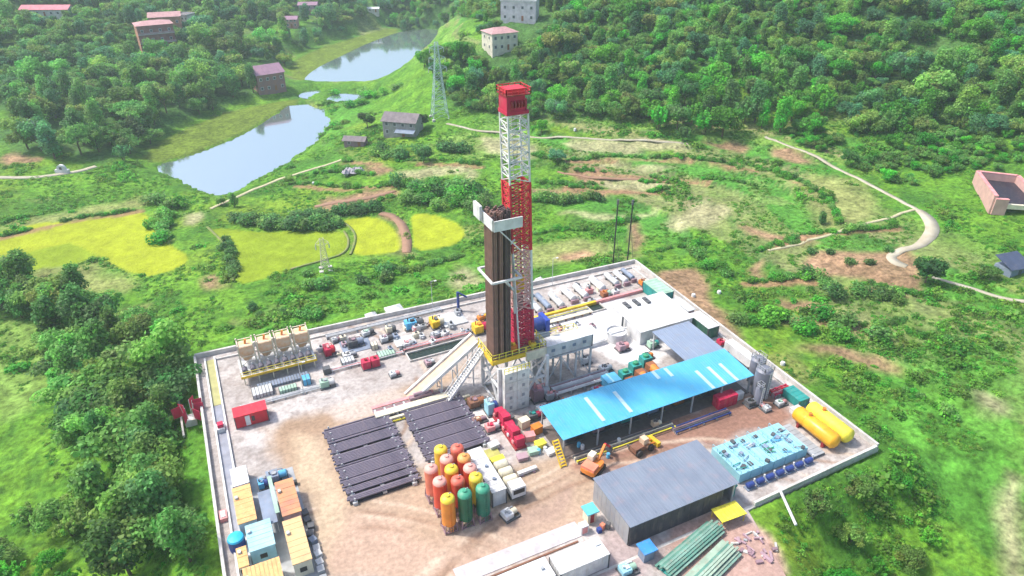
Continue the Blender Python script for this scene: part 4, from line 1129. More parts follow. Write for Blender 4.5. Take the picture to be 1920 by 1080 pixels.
# --- catwalk and ramp
t = thing('pipe_ramp', 'long white inclined pipe ramp rising to the left side of the drill floor', 'ramp', (31, 93.8, 0))
for y in (-1.4, 1.4):
    MB().bar((-6.4, y, .2), (6.6, y, 9.2), .45, .6).build('side_rail', P('white'), t)
MB().add([(-6.4, -1.4, .1), (6.6, -1.4, 9.1), (6.6, 1.4, 9.1), (-6.4, 1.4, .1), (-6.4, -1.4, -.05), (6.6, -1.4, 8.9), (6.6, 1.4, 8.9), (-6.4, 1.4, -.05)], [(0, 1, 2, 3), (7, 6, 5, 4), (0, 4, 5, 1), (2, 6, 7, 3), (1, 5, 6, 2), (3, 7, 4, 0)]).build('slide', P('tan'), t)
b = MB()
for k in range(4): x = -3.5 + k * 3; z = (x + 6.4) / 13 * 9; b.bar((x, -1.3, 0), (x, -1.3, z), .2); b.bar((x, 1.3, 0), (x, 1.3, z), .2); b.bar((x, -1.3, z * .5), (x, 1.3, z * .5), .15)
b.build('support', P('white'), t)
t = thing('stairway', 'pale lattice stairway right of the pipe ramp up to the drill floor', 'stairs', (34, 90.2, 0))
for y in (-.7, .7): MB().bar((-3.8, y, .1), (3.4, y, 9.0), .22, .4).build('stringer', P('white'), t)
for k in range(22): u = (k + .5) / 22; MB().box(-3.9 + 7.2 * u, -.7, .2 + 8.9 * u, -3.55 + 7.2 * u, .7, .26 + 8.9 * u).build('step', P('lightgrey'), t)
b = MB()
for y in (-.75, .75):
    b.bar((-3.8, y, 1.2), (3.4, y, 10.1), .08)
    for k in range(9): u = k / 8; b.bar((-3.8 + 7.2 * u, y, .1 + 8.9 * u), (-3.8 + 7.2 * u, y, 1.2 + 8.9 * u), .07)
b.build('handrail', P('white'), t)
t = thing('catwalk', 'low pale catwalk platform between the pipe racks and the drill floor', 'catwalk', (26, 92.2, 0))
MB().box(-8, -1.9, .9, 6.5, -.5, 1.1).build('deck', P('cream'), t); MB().box(-8, .5, .9, 3, 1.2, 1.1).build('deck', P('pink'), t)
MB().box(-8, -.5, .6, 6, .5, .8).build('trough', P('plum'), t)
b = MB()
for k in range(9): b.box(-7.8 + k * 1.7, -1.8, 0, -7.5 + k * 1.7, 1.1, .9)
b.build('frame', P('lightgrey'), t)
t = thing('pipe_machine', 'brown pipe handling machine lying on the catwalk', 'machine', (26.5, 92.3, 1.1)); MB().box(-2, -.4, 0, 2, .4, .5).build('carriage', P('plum'), t); MB().hcyl(-1.2, 1.4, .1, .8, .3, 10).build('cylinder', P('mauve'), t)
t = thing('pipe_bridge', 'yellow and cream beam lying in front of the catwalk', 'beam', (25.5, 89.6, 0)); MB().box(-7, -.25, .35, 9, .25, .75).build('beam', P('cream'), t); MB().box(-7, -.55, .1, 9, -.35, .35).build('rail', P('lemon'), t)
for k in range(6): MB().box(-6.5 + k * 2.9, -.5, 0, -6.2 + k * 2.9, .3, .35).build('foot', P('darkgrey'), t)

# --- pipe racks, every pipe a thing
pipem = mat('drill_pipe_steel', (.175, .15, .19), (.12, .105, .14), rough=.5, metal=.1, dirt=.35, dirt_col=(.24, .18, .17), scale=.5)
def rack(label, x0, x1, y0, y1, lab, grp, gaps, dx=0):
    t = thing('pipe_rack', label, 'pipe rack', ((x0 + x1) / 2, (y0 + y1) / 2, 0))
    for x, c in ((x0 + .9, 'lightgrey'), (x1 - .9, 'lightgrey')):
        MB((t.location)).box(x - .35, y0 - .3, 0, x + .35, y1 + .3, .55).build('beam', P(c), t, False)
        b = MB(t.location); 
        for k in range(12): yy = y0 + (y1 - y0) * k / 11; b.box(x - .12, yy - .06, .55, x + .12, yy + .06, 1.15)
        b.build('stake', P('lightgrey'), t, False)
    MB(t.location).box((x0 + x1) / 2 - .3, y0, 0, (x0 + x1) / 2 + .3, y1, .5).build('middle_beam', P('concrete'), t, False)
    MB(t.location).box(x0 + .2, y0, .004, x1 - .2, y1, .12).build('shade_sheet', mat('gap_shade', (.07, .065, .075), rough=.8), t, False)  # dark sheet added under the pipes, standing in for shade in the gaps
    r = .15; b = MB(); L = (x1 - x0)
    b.tube((-L / 2, 0, 0), (L / 2, 0, 0), r, 10); b.tube((-L / 2, 0, 0), (-L / 2 + .5, 0, 0), r * 1.22, 10); b.tube((L / 2 - .35, 0, 0), (L / 2, 0, 0), r * 1.22, 10)
    me = None; y = y0 + .2; n = 0
    while y < y1:
        f = (y - y0) / (y1 - y0)
        if not any(a < f < c for a, c in gaps):
            if me is None:
                o = b.build('drill_pipe', pipem); me = o.data
            else: o = bpy.data.objects.new('drill_pipe', me); col.objects.link(o)
            o.location = ((x0 + x1) / 2 + rnd.uniform(-.25, .25) + dx * f, y, .55 + r * 1.2 - (.14 if n % 9 in (3,) else 0)); tag(o, lab, 'pipe', grp); n += 1
        y += .308
rack('left pipe rack full of dark drill pipe', 9.4, 20.2, 74.4, 91.4, 'dark steel drill pipe lying on the left pipe rack', 'pipes on the left rack', [(.075, .095), (.17, .185), (.45, .47), (.61, .63), (.77, .79)])
rack('right pipe rack behind the coloured silos, full of dark drill pipe', 22.4, 33.0, 77.4, 91.0, 'dark steel drill pipe lying on the right pipe rack', 'pipes on the right rack', [(.31, .325), (.53, .545)])

# --- drilling rig: substructure, floor, mast
t = thing('substructure', 'white steel substructure under the drill floor of the rig', 'substructure', (42.5, 88, 0))
b = MB(t.location)
for x in (38, 42.5, 47):
    for y in (84.6, 91.6): b.bar((x, y, 0), (x, y, 8.6), .55)
for y in (84.6, 91.6):
    for x0, x1 in ((38, 42.5), (42.5, 47)): b.bar((x0, y, .4), (x1, y, 8.4), .3); b.bar((x1, y, .4), (x0, y, 8.4), .3)
for x in (38, 47): b.bar((x, 84.6, .4), (x, 91.6, 8.4), .3); b.bar((x, 91.6, .4), (x, 84.6, 8.4), .3)
for z in (.3, 4.4): b.bar((38, 84.6, z), (47, 84.6, z), .35); b.bar((38, 91.6, z), (47, 91.6, z), .35); b.bar((38, 84.6, z), (38, 91.6, z), .35); b.bar((47, 84.6, z), (47, 91.6, z), .35)
b.build('frame', P('white'), t, False)
MB(t.location).box(37.6, 86.2, 8.6, 47.4, 92.2, 9.1).build('drill_floor', mat('rig_floor', (.34, .26, .18), rough=.8), t, False)
b = MB(t.location); b.box(37.4, 85.95, 8.4, 47.6, 86.2, 9.2); b.box(37.35, 86.2, 8.4, 37.6, 92.2, 9.2); b.build('edge_beam', P('yellow'), t, False)
b = MB(t.location).rail([(37.5, 92.1, 9.1), (37.5, 86.1, 9.1), (43.6, 86.1, 9.1)], 1.2, .05, 1.2); b.rail([(43.8, 86.1, 9.1), (47.5, 86.1, 9.1), (47.5, 92, 9.1)], 1.2, .05, 1.2); b.build('railing', P('lemon'), t, False)
MB(t.location).box(43.6, 85.6, 7.6, 47.4, 86.0, 9.3).build('apron', P('cream'), t, False)
t = thing('front_cabin', 'tall white panelled stair tower on the front of the rig', 'cabin', (40.6, 84.2, 0))
for k in range(4):
    for s in (-1, 1):
        MB().box(s * 1.16 - 1.12, -1.1, .1 + k * 2.05, s * 1.16 + 1.12, .7, 2.08 + k * 2.05).build('panel', mat('cabin_white', (.74, .74, .70), rough=.5, dirt=.45), t, False)
        MB().box(s * 1.16 - .25, -1.16, .7 + k * 2.05, s * 1.16 + .25, -1.1, 1.3 + k * 2.05).build('vent', P('grey'), t, False)
MB().rail([(-2.3, -1.1, 8.3), (2.3, -1.1, 8.3)], 1.0, .05, .8).build('railing', P('lemon'), t, False)
machine('side_unit', 'pale blue and navy unit at the foot of the white stair tower', 'machine', 36.4, 84.4, 2.2, 2.6, 3.2, ('lightblue', 'navy', 'white'))
machine('brown_unit', 'brown machine below the left edge of the drill floor', 'machine', 34.8, 87.2, 3.2, 2.6, 1.9, ('brown', 'rust', 'plum'))

# mast
def mx(z): return 44.3 + (42.7 - 44.3) * (z - 9.1) / 44.3
MY = 89.2
mast = thing('mast', 'tall red and white lattice drilling mast', 'drilling mast', (44.3, 89.2, 9.1))
def mast_section(z0, z1, c, hw0, hw1, hd=1.35, bay=1.7, leg=.28, br=.13, front=True, nm='lattice', bc=None):
    n = max(1, round((z1 - z0) / bay)); lg = MB(mast.location); b = MB(mast.location)
    def pt(s, d, z):
        f = (z - z0) / (z1 - z0); hw = hw0 + (hw1 - hw0) * f
        return (mx(z) + s * hw, MY + d * hd, z)
    for s in (-1, 1):
        for d in (-1, 1): lg.bar(pt(s, d, z0), pt(s, d, z1), leg)
    for k in range(n):
        a, c_ = z0 + (z1 - z0) * k / n, z0 + (z1 - z0) * (k + 1) / n
        for (p, q) in (((-1, -1), (1, -1)), ((1, -1), (1, 1)), ((-1, -1), (-1, 1)), ((-1, 1), (1, 1))):
            b.bar(pt(*p, c_), pt(*q, c_), br)
            if k % 2: b.bar(pt(*p, a), pt(*q, c_), br)
            else: b.bar(pt(*q, a), pt(*p, c_), br)
            if leg > .3: b.bar(pt(*q, a) if k % 2 else pt(*p, a), pt(*p, c_) if k % 2 else pt(*q, c_), br)
    lg.build('leg', P(c), mast, False).__setitem__('kind', 'stuff') if False else lg.build('legs', P(c), mast, False)
    b.build(nm, mat('brace_pink', (.66, .36, .34), rough=.6) if bc else P(c), mast, False)
mast_section(9.1, 16.4, 'crimson', 1.6, 1.6, 1.35, 1.2, .4, .2, nm='red_bracing')
mast_section(16.4, 27.6, 'white', 1.6, 1.6, 1.35, 1.5, .34, .18, nm='pink_bracing', bc='brace_pink')
mast_section(27.6, 39.1, 'red', 1.6, 1.65, 1.35, 1.3, .36, .15, nm='red_bracing')
mast_section(39.1, 49.6, 'white', 1.65, 1.6, 1.35, 1.15, .24, .12, nm='white_bracing')
# ladder and pipes inside
b = MB(mast.location); 
for s in (-.3, .3): b.bar((mx(10) + s, MY + 1.5, 10), (mx(49) + s, MY + 1.5, 49), .06)
for k in range(90): z = 10 + k * .43; b.bar((mx(z) - .3, MY + 1.5, z), (mx(z) + .3, MY + 1.5, z), .05)
b.build('ladder', P('lightgrey'), mast, False)
b = MB(mast.location); b.tube((mx(10) + .9, MY + 1.0, 10), (mx(36) + .9, MY + 1.0, 36), .12, 8); b.build('standpipe', P('crimson'), mast)
b = MB(mast.location)
for s in (-.35, -.1, .15, .4): b.tube((mx(20) + s, MY, 22.5), (mx(49) + s * .8, MY, 49.8), .03, 5)
b.build('cables', P('darkgrey'), mast)
b = MB(mast.location); b.box(mx(21) - .7, MY - .5, 19.6, mx(21) + .7, MY + .5, 22.6); b.build('travelling_block', P('yellow'), mast, False)
b = MB(mast.location); b.tube((mx(18), MY, 14), (mx(18), MY, 19.6), .22, 8); b.box(mx(18) - .5, MY - .4, 16.6, mx(18) + .5, MY + .4, 18.6); b.build('top_drive', P('plum'), mast)
# crown
x = mx(51.5); b = MB(mast.location)
b.box(x - 1.75, MY - 1.5, 49.6, x + 1.75, MY + 1.5, 50.1)
b.build('crown_base', P('crimson'), mast, False)
b = MB(mast.location); b.box(x - 1.7, MY - 1.4, 50.1, x + 1.15, MY + 1.3, 52.3); b.box(x + 1.2, MY - .9, 50.1, x + 1.7, MY + .6, 51.6); b.build('crown_block', P('crimson'), mast, False)
b = MB(mast.location)
for k in range(5): b.tube((x - 1.1 + k * .5, MY - 1.34, 51.1), (x - .9 + k * .5, MY - 1.34, 51.1), .55, 12)
b.build('sheaves', P('darkred'), mast)
b = MB(mast.location); b.box(x - 1.9, MY - 1.7, 52.3, x + 1.9, MY + 1.6, 52.5); b.build('crown_platform', P('darkred'), mast, False)
b = MB(mast.location).rail([(x - 1.9, MY - 1.7, 52.5), (x + 1.9, MY - 1.7, 52.5), (x + 1.9, MY + 1.6, 52.5), (x - 1.9, MY + 1.6, 52.5), (x - 1.9, MY - 1.7, 52.5)], .8, .06, 1.0)
b.box(x - 1.5, MY - 1.2, 52.5, x + 1.3, MY + 1.1, 53.2); b.build('crown_railing', P('red'), mast, False)
# rear raking legs of the mast
b = MB(mast.location); b.bar((mx(9.1) - 1.6, MY - 2.6, 9.1), (mx(30) - 1.6, MY - 1.3, 30), .2); b.bar((mx(9.1) + 1.8, MY + 2.4, 9.1), (mx(28) + 1.6, MY + 1.3, 28), .22); b.build('raking_leg', P('white'), mast, False)
# racking board
rb = thing('racking_board', 'white racking board platform fixed to the left of the mast', 'platform', (39.6, 87.6, 33.6))
b = MB(rb.location); b.box(37.6, 84.95, 33.4, 42.3, 85.15, 35.1); b.build('front_panel', P('white', dirt=.1), rb, False)
b = MB(rb.location); b.box(37.4, 85.2, 33.5, 37.6, 90.6, 35.3); b.build('side_panel', P('white'), rb, False)
b = MB(rb.location); b.box(36.9, 88.7, 33.9, 37.35, 91.2, 36.2); b.build('end_panel', P('white'), rb, False)
b = MB(rb.location); b.box(37.6, 85.15, 33.4, 42.4, 85.9, 33.5); b.box(37.6, 89.9, 33.4, 42.4, 90.6, 33.5)
for k in range(7): b.bar((38.0 + k * .58, 85.9, 33.55), (38.0 + k * .58, 89.9, 33.55), .1)
b.build('finger_board', P('lightgrey'), rb, False)
b = MB(rb.location)
for y in (85.4, 90.2): b.bar((38.6, y, 33.4), (mx(29) - 1.4, y, 29.3), .2); b.bar((42.3, y, 33.5), (mx(33) - 1.4, y, 33.5), .2)
b.build('brace', P('white'), rb, False)
bf = thing('belly_frame', 'white guide frame round the pipe stands half way up the rig', 'frame', (39.6, 87.6, 24.4))
b = MB(bf.location)
for p, q in (((37.3, 90.8, 24.6), (37.3, 85.2, 24.6)), ((37.3, 85.2, 24.6), (42.3, 85.2, 24.6)), ((42.3, 85.2, 24.6), (mx(24) - 1.5, 88, 24.6)), ((39.5, 85.2, 24.6), (mx(20) - 1.5, 88, 20.5)), ((37.3, 90.8, 24.6), (mx(24) - 1.4, 90.6, 24.6))): b.bar(p, q, .32)
b.build('frame', P('white'), bf, False)
sf = thing('tail_frame', 'small white bracket on the mast below the racking board', 'frame', (mx(29.5) - 1.6, 87.8, 29.6))
b = MB(); b.bar((-1.4, -.9, 0), (0, 0, 0), .25); b.bar((-1.4, -.9, 0), (-1.4, .6, 0), .25); b.bar((-1.4, -.9, 0), (0, -.9, .9), .2); b.build('bracket', P('white'), sf, False)
# stands of drill pipe
sm = {'r': mat('rusty_stand', (.24, .135, .105), (.16, .09, .075), rough=.55, scale=.5, dirt=.4, dirt_col=(.40, .26, .2)), 'd': mat('dark_stand', (.10, .065, .06), (.06, .045, .05), rough=.5)}
st = {}
for gname, x0, nx, ny, key, lab in (('left', 37.9, 3, 8, 'r', 'reddish brown upright drill pipe in the left bundle beside the mast'), ('middle', 39.25, 2, 8, 'r', 'reddish brown upright drill pipe in the middle bundle beside the mast'), ('right', 40.2, 3, 8, 'd', 'dark upright drill pipe in the right bundle beside the mast')):
    for i in range(nx):
        for j in range(ny):
            h = 26.4 + rnd.uniform(-.4, .4)
            if key not in st:
                b = MB(); b.tube((0, 0, 0), (0, 0, 27.2), .155, 9)
                for zz in (0, 9, 18, 26.6): b.tube((0, 0, zz), (0, 0, zz + .5), .19, 9)
                o = b.build('pipe_stand', sm[key]); st[key] = o.data
            else: o = bpy.data.objects.new('pipe_stand', st[key]); col.objects.link(o)
            o.location = (x0 + i * .34 + rnd.uniform(-.03, .03), 86.5 + j * .36, 9.15 + rnd.uniform(-.3, .25) * (1 if False else 0)); o.scale = (1, 1, h / 27.2); tag(o, lab, 'pipe stand', 'stands in the ' + gname + ' bundle')
# floor machinery
t = thing('drawworks', 'dark blue drawworks drum behind the foot of the mast', 'winch', (48.6, 91.4, 9.1)); MB().hcyl(-1.2, 1.2, 0, 1.3, 1.25, 18).build('drum', P('navy'), t); MB().box(-1.6, -1.4, 0, 1.6, 1.4, .3).build('base', P('white'), t); MB().box(.9, -1.5, .3, 1.7, 1.5, 2.6).build('guard', mat('rig_blue', (.03, .07, .40), rough=.4), t)
MB((48.6, 91.4, 0)).box(46.9, 89.8, 0, 50.3, 93, 9.0).build('pedestal', P('lightgrey'), t, False).location = (0, 0, -9.1)
machine('iron_roughneck', 'orange and red machine on the drill floor at the foot of the mast', 'machine', 42.2, 87.4, 2.2, 1.8, 1.8, ('orange', 'crimson', 'yellow'), z=9.1)
machine('floor_winch', 'yellow winch on the front right corner of the drill floor', 'winch', 45.8, 87.2, 1.8, 1.6, 1.3, ('yellow', 'darkgrey', 'rust'), z=9.1)
t = B1('doghouse', 'long white cabin on the platform right of the drill floor', 'cabin', 47.8, 86.6, 6.2, 57.2, 89.2, 8.7, P('white'))
for k in range(4): panel(t, 'window', P('slate'), -3.6 + k * 2.1, -1.39, 1.1, -2.9 + k * 2.1, -1.34, 1.7)
t = thing('cabin_platform', 'tall grey steel platform carrying the long white cabin', 'platform', (52.4, 88, 0)); b = MB()
for x in (-4.6, -1.5, 1.6, 4.6):
    for y in (-1.4, 1.4): b.bar((x, y, 0), (x, y, 6), .3)
b.box(-5, -1.6, 6.0, 5, 1.6, 6.15)
for s in (-1, 1): b.bar((-4.6, s * 1.4, .3), (-1.5, s * 1.4, 5.8), .16); b.bar((4.6, s * 1.4, .3), (1.6, s * 1.4, 5.8), .16); b.bar((-1.5, s * 1.4, 5.8), (1.6, s * 1.4, .3), .16)
b.build('frame', P('lightgrey'), t, False)
t = thing('rear_platform', 'pale yellow walkway behind the long white cabin', 'walkway', (53.6, 92.4, 0)); MB().box(-3.4, -1.6, 5.3, 4, 1.6, 5.5).build('deck', P('cream'), t); MB().rail([(-3.4, 1.6, 5.5), (4, 1.6, 5.5), (4, -1.6, 5.5)], 1.1, .05).build('railing', P('lemon'), t)
b = MB()
for x in (-3.2, 0, 3.8):
    for y in (-1.4, 1.4): b.bar((x, y, 0), (x, y, 5.3), .25)
b.build('legs', P('lightgrey'), t)
# tangle of manifold pipes right of the rig
def pipeway(label, x0, x1, y0, y1, c, n, z=1.0, r=.14, name='pipe_manifold'):
    t = thing(name, label, 'pipework', ((x0 + x1) / 2, (y0 + y1) / 2, 0)); X, Y = (x1 - x0) / 2, (y1 - y0) / 2
    for k in range(n):
        y = -Y + 2 * Y * (k + .5) / n; b = MB(); b.tube((-X, y, z), (X, y, z), r, 8)
        for e in (-X, -X * .3, X * .4, X): b.tube((e - .12, y, z), (e + .12, y, z), r * 1.6, 8)
        b.tube((X, y, z), (X, y, 0), r, 8); b.tube((-X, y, z), (-X, y, 0), r, 8); b.build('pipe', P(c[k % len(c)]), t)
    b = MB()
    for k in range(5): x = -X + 2 * X * k / 4; b.box(x - .08, -Y, 0, x + .08, Y, z - r)
    b.build('support', P('grey'), t, False)
    return t
pipeway('grey and white pipe manifold in front of the long white cabin', 48.2, 59.4, 82.6, 85.6, ('lightgrey', 'white', 'plum', 'grey'), 8)
pipeway('pale blue and grey pipes running along the rear edge of the blue roof', 46, 60, 78.8, 80.2, ('slate', 'lightgrey', 'pink'), 4, .7)
machine('choke_unit', 'plum coloured machine at the right foot of the rig', 'machine', 45.6, 84.2, 3.6, 2.6, 3.2, ('plum', 'grey', 'pink'))
machine('choke_unit', 'grey box machine between the stair tower and the blue roof', 'machine', 44.8, 80.6, 3.4, 2.2, 1.6, ('lightgrey', 'palegreen', 'plum'))
machine('winch_unit', 'dark and red machine at the left end of the blue roof', 'machine', 42.4, 80.0, 3.0, 2.0, 1.5, ('darkgrey', 'crimson', 'teal'))
machine('pump_unit', 'orange and olive machine behind the left end of the blue roof', 'machine', 48.8, 80.4, 2.6, 1.3, 1.8, ('rust', 'yellow', 'orange'))
machine('vacuum_unit', 'pink and brown machine at the centre of the white yard', 'machine', 66.8, 90.4, 2.6, 2.2, 1.8, ('mauve', 'pink', 'plum'))
machine('small_unit', 'white machine on the yard left of the pumps', 'machine', 60.2, 86.0, 2.6, 2.0, 1.5, ('white', 'lightgrey', 'darkgrey'))
for i, (x, y, l) in enumerate(((61.6, 80.4, 'mud pump nearest the rig, with teal motor and red housing'), (64.6, 81.6, 'middle mud pump with teal motor and orange housing'), (67.6, 82.6, 'mud pump nearest the slate grey roof, with orange housing'))):
    t = thing('mud_pump', l, 'pump', (x, y, 0), 'mud pumps between rig and sheds', .0)
    MB().box(-1.1, -2.7, 0, 1.1, 2.7, .35).build('skid', P('darkgrey'), t, False); c = ('crimson', 'orange', 'orange')[i]
    MB().hcyl(-2.4, -.7, 0, 1.15, .8, 14, 'y').build('gear_cover', P(c), t); MB().box(-.8, -.9, .35, .8, .5, 1.7).build('power_end', P('rust'), t)
    MB().box(-.95, .7, .35, .95, 2.4, 2.2).build('motor', P('teal'), t); MB().lathe(0, 1.5, [(.55, 2.2), (.5, 2.6), (.1, 2.8)], 12).build('damper', P('green'), t)
t = thing('blue_tank', 'small blue tank left of the mud pumps', 'tank', (58.6, 81.8, 0)); MB().box(-1.4, -1.3, .2, 1.4, 1.3, 1.9).build('body', P('skyblue'), t); MB().box(-.5, -1.34, 1.9, -.1, 1.3, 2.0).build('strap', P('lightblue'), t); MB().box(-1.3, -1.2, 0, 1.3, 1.2, .2).build('skid', P('darkgrey'), t)

# --- top right row of tanks
k = 0
for x, y, w, L, c, l in ((58.2, 111.4, 1.3, 6.2, 'lightgrey', 'leftmost grey open trough of the row right of the mast'), (60.6, 111.6, 1.3, 6.0, 'slate', 'blue grey trough, second from the left in the row right of the mast'), (63.4, 111.0, 1.4, 5.6, 'lightgrey', 'pale trough with a dark cover, third from the left right of the mast'),
                         (67.0, 112.2, 1.5, 5.4, 'white', 'long white tank in the middle of the upper right row'), (70.0, 112.0, 1.4, 5.2, 'white', 'white tank right of the middle one in the upper right row'),
                         (75.0, 113.2, 1.6, 5.4, 'white', 'white tank next to the orange machine in the upper right row'), (79.0, 113.6, 1.3, 5.0, 'lightgrey', 'grey tank, third from the right in the upper right row'), (81.4, 113.6, 1.3, 5.0, 'white', 'white tank, second from the right in the upper right row'), (83.6, 114.0, 1.1, 4.6, 'slate', 'blue grey tank at the right end of the upper row')):
    t = thing('long_tank', l, 'tank', (x, y, 0), 'long tanks in the upper right row')
    MB().hcyl(-L / 2 + .2, L / 2 - .2, 0, .95, w / 2, 14, 'y').build('shell', P(c), t)
    for s in (-.3, .3): MB().box(-w * .45, s * L - .15, 0, w * .45, s * L + .15, .6).build('saddle', P('darkgrey'), t)
    MB().box(-w * .6, -L / 2 - .5, 0, w * .6, -L / 2, .9).build('pump', P('plum'), t); MB().box(-.2, -.5, .9 + w / 2 - .06, .2, .5, 1.02 + w / 2).build('hatch', P('grey'), t)
machine('orange_unit', 'rusty orange machine among the white tanks of the upper right row', 'machine', 74.6, 108.9, 2.4, 2, 1.6, ('rust', 'palegreen', 'orange'))
machine('orange_unit', 'orange machine at the upper right corner of the pad', 'machine', 85.0, 109.6, 2.2, 2, 1.5, ('orange', 'cream', 'rust'))
t = thing('bund_wall', 'low bund edge below the upper right tanks, yellow on the left and pink on the right', 'kerb', (70, 107.2, 0)); MB().box(-14, -.3, 0, 1, .3, .7).build('yellow_edge', P('yellow'), t); MB().box(1.002, -.3, 0, 14.4, .3, .7).build('pink_edge', P('pink'), t)
t = thing('walkway', 'pale walkway strip below the bund of the upper right tanks', 'walkway', (62, 104.4, 0)); MB().box(-6, -.5, .5, 6, .5, .65).build('deck', P('cream'), t)
b = MB(); 
for q in range(7): b.box(-5.9 + q * 1.95, -.45, 0, -5.75 + q * 1.95, .45, .5)
b.build('support', P('rust'), t)
B1('teal_container', 'teal container at the upper right corner of the pad', 'container', 83.0, 100.9, 0, 86.4, 107.2, 2.6, P('teal'), kind='roofed', door=P('palegreen'))
B1('green_container', 'dark green container with a white roof beside the right wall', 'container', 83.6, 86.0, 0, 86.2, 92.0, 2.7, mat('cont_green', (.04, .14, .09), rough=.6), kind='roofed', door=P('white'))
t = thing('white_trailer', 'narrow white trailer roof beside the right wall near the slate roof', 'trailer', (84.9, 77.4, 0)); MB().box(-.9, -4.2, .6, .9, 4.2, 2.4).build('body', P('white'), t, False); MB().box(-.7, -4, .25, .7, 4, .6).build('chassis', P('darkgrey'), t, False)
for y in (-2.8, 2.8):
    for s in (-1, 1): MB().tube((s * .9, y, .42), (s * .65, y, .42), .42, 12).build('wheel', P('black'), t)
machine('red_unit', 'small crimson machine between the green container and the white trailer', 'machine', 85.2, 83.6, 1.6, 2, 1.3, ('crimson', 'pink', 'darkred'))
t = thing('stairwell', 'grey roofed hut against the right wall above the slate roof corner', 'hut', (86.2, 96.8, 0)); MB().box(-1, -2.6, 0, .6, 2.6, 1.6).build('body', P('mauve'), t); MB().box(-1.2, -2.8, 1.6, .8, 2.8, 1.75).build('roof', P('lightgrey'), t)
# white shelter with vents
def shed(name, label, cat, x0, y0, x1, y1, z0, z1, m, posts=True, npan=10, axis='x', over=.3, pm=None, front=None):
    """mono pitch roof: z0 at y0, z1 at y1, panels side by side"""
    t = thing(name, label, cat, ((x0 + x1) / 2, (y0 + y1) / 2, 0)); o_ = Vector(t.location)
    w = (x1 - x0) / npan
    for k in range(npan):
        a, b = x0 + k * w + .02, x0 + (k + 1) * w - .02
        mb = MB(o_)
        mb.add([(a, y0, z0), (b, y0, z0), (b, y1, z1), (a, y1, z1), (a, y0, z0 - .08), (b, y0, z0 - .08), (b, y1, z1 - .08), (a, y1, z1 - .08)], [(0, 1, 2, 3), (7, 6, 5, 4), (0, 4, 5, 1), (1, 5, 6, 2), (2, 6, 7, 3), (3, 7, 4, 0)])
        n = max(2, int(w / .45))
        for q in range(n):
            c = a + (b - a) * (q + .5) / n
            mb.add([(c - .05, y0, z0 + .002), (c + .05, y0, z0 + .002), (c + .05, y1, z1 + .002), (c - .05, y1, z1 + .002), (c, y0, z0 + .06), (c, y1, z1 + .06)], [(0, 4, 5, 3), (4, 1, 2, 5), (0, 1, 4), (3, 5, 2)])
        mb.build('roof_panel', m[k % len(m)] if isinstance(m, (list, tuple)) else m, t, False)
    if posts:
        n = max(2, int((x1 - x0) / 5.5)) + 1; b = MB(o_)
        for k in range(n):
            x = x0 + .4 + (x1 - x0 - .8) * k / (n - 1)
            for y, zz in ((y0 + .4, z0), (y1 - .4, z1)):
                MB(o_).bar((x, y, 0), (x, y, zz - .1), .22).build('post', pm or P('lightgrey'), t, False)
            b.bar((x, y0 + .3, z0 - .25), (x, y1 - .3, z1 - .25), .2)
        b.bar((x0 + .3, y0 + .4, z0 - .2), (x1 - .3, y0 + .4, z0 - .2), .22); b.bar((x0 + .3, y1 - .4, z1 - .2), (x1 - .3, y1 - .4, z1 - .2), .22)
        b.build('truss', pm or P('lightgrey'), t, False)
    return t
W = P('white')
t = shed('white_shelter', 'large flat white shelter roof with three pairs of dark vents', 'shelter', 70.4, 90.0, 83.2, 100.6, 3.1, 3.4, W, npan=8)
MB(t.location).box(70.6, 90.2, 0, 83, 90.3, 3.0).build('wall', W, t, False); MB(t.location).box(70.6, 90.31, 0, 70.7, 100.4, 3.0).build('wall', W, t, False)
for px_, py_ in ((1172, 571), (1178, 576), (1190, 566), (1196, 571), (1209, 562), (1215, 567)):
    p = G(px_, py_, 3.35); MB(t.location).cbox(p.x, p.y, 3.3, .8, 1.0, .45).build('vent', P('darkgrey'), t, False)
t = thing('round_tank', 'round white open tank left of the white shelter', 'tank', (67.6, 94.0, 0)); MB().lathe(0, 0, [(2.0, 0), (2.0, 2.0), (1.9, 2.02), (1.85, 1.6), (.1, 1.6)], 28).build('wall', P('white'), t); MB().box(-2.4, -.2, 2.05, 2.4, .2, 2.15).build('bridge', P('lightgrey'), t)
t = thing('white_cover', 'flat white covered tank in front of the white shelter', 'tank', (63.5, 96.4, 0)); MB().box(-2.2, -3, 0, 1.6, 3, .9).build('body', P('white'), t, False); MB().box(-2.0, -2.8, .9, 1.4, 2.8, 1.0).build('cover', P('lightgrey'), t, False)
t = thing('vent_pipe', 'short dark vent pipe between the round tank and the white shelter', 'pipe', (70.0, 95.6, 0)); MB().tube((0, 0, 0), (0, 0, 3.6), .2, 8).build('pipe', P('darkgrey'), t)
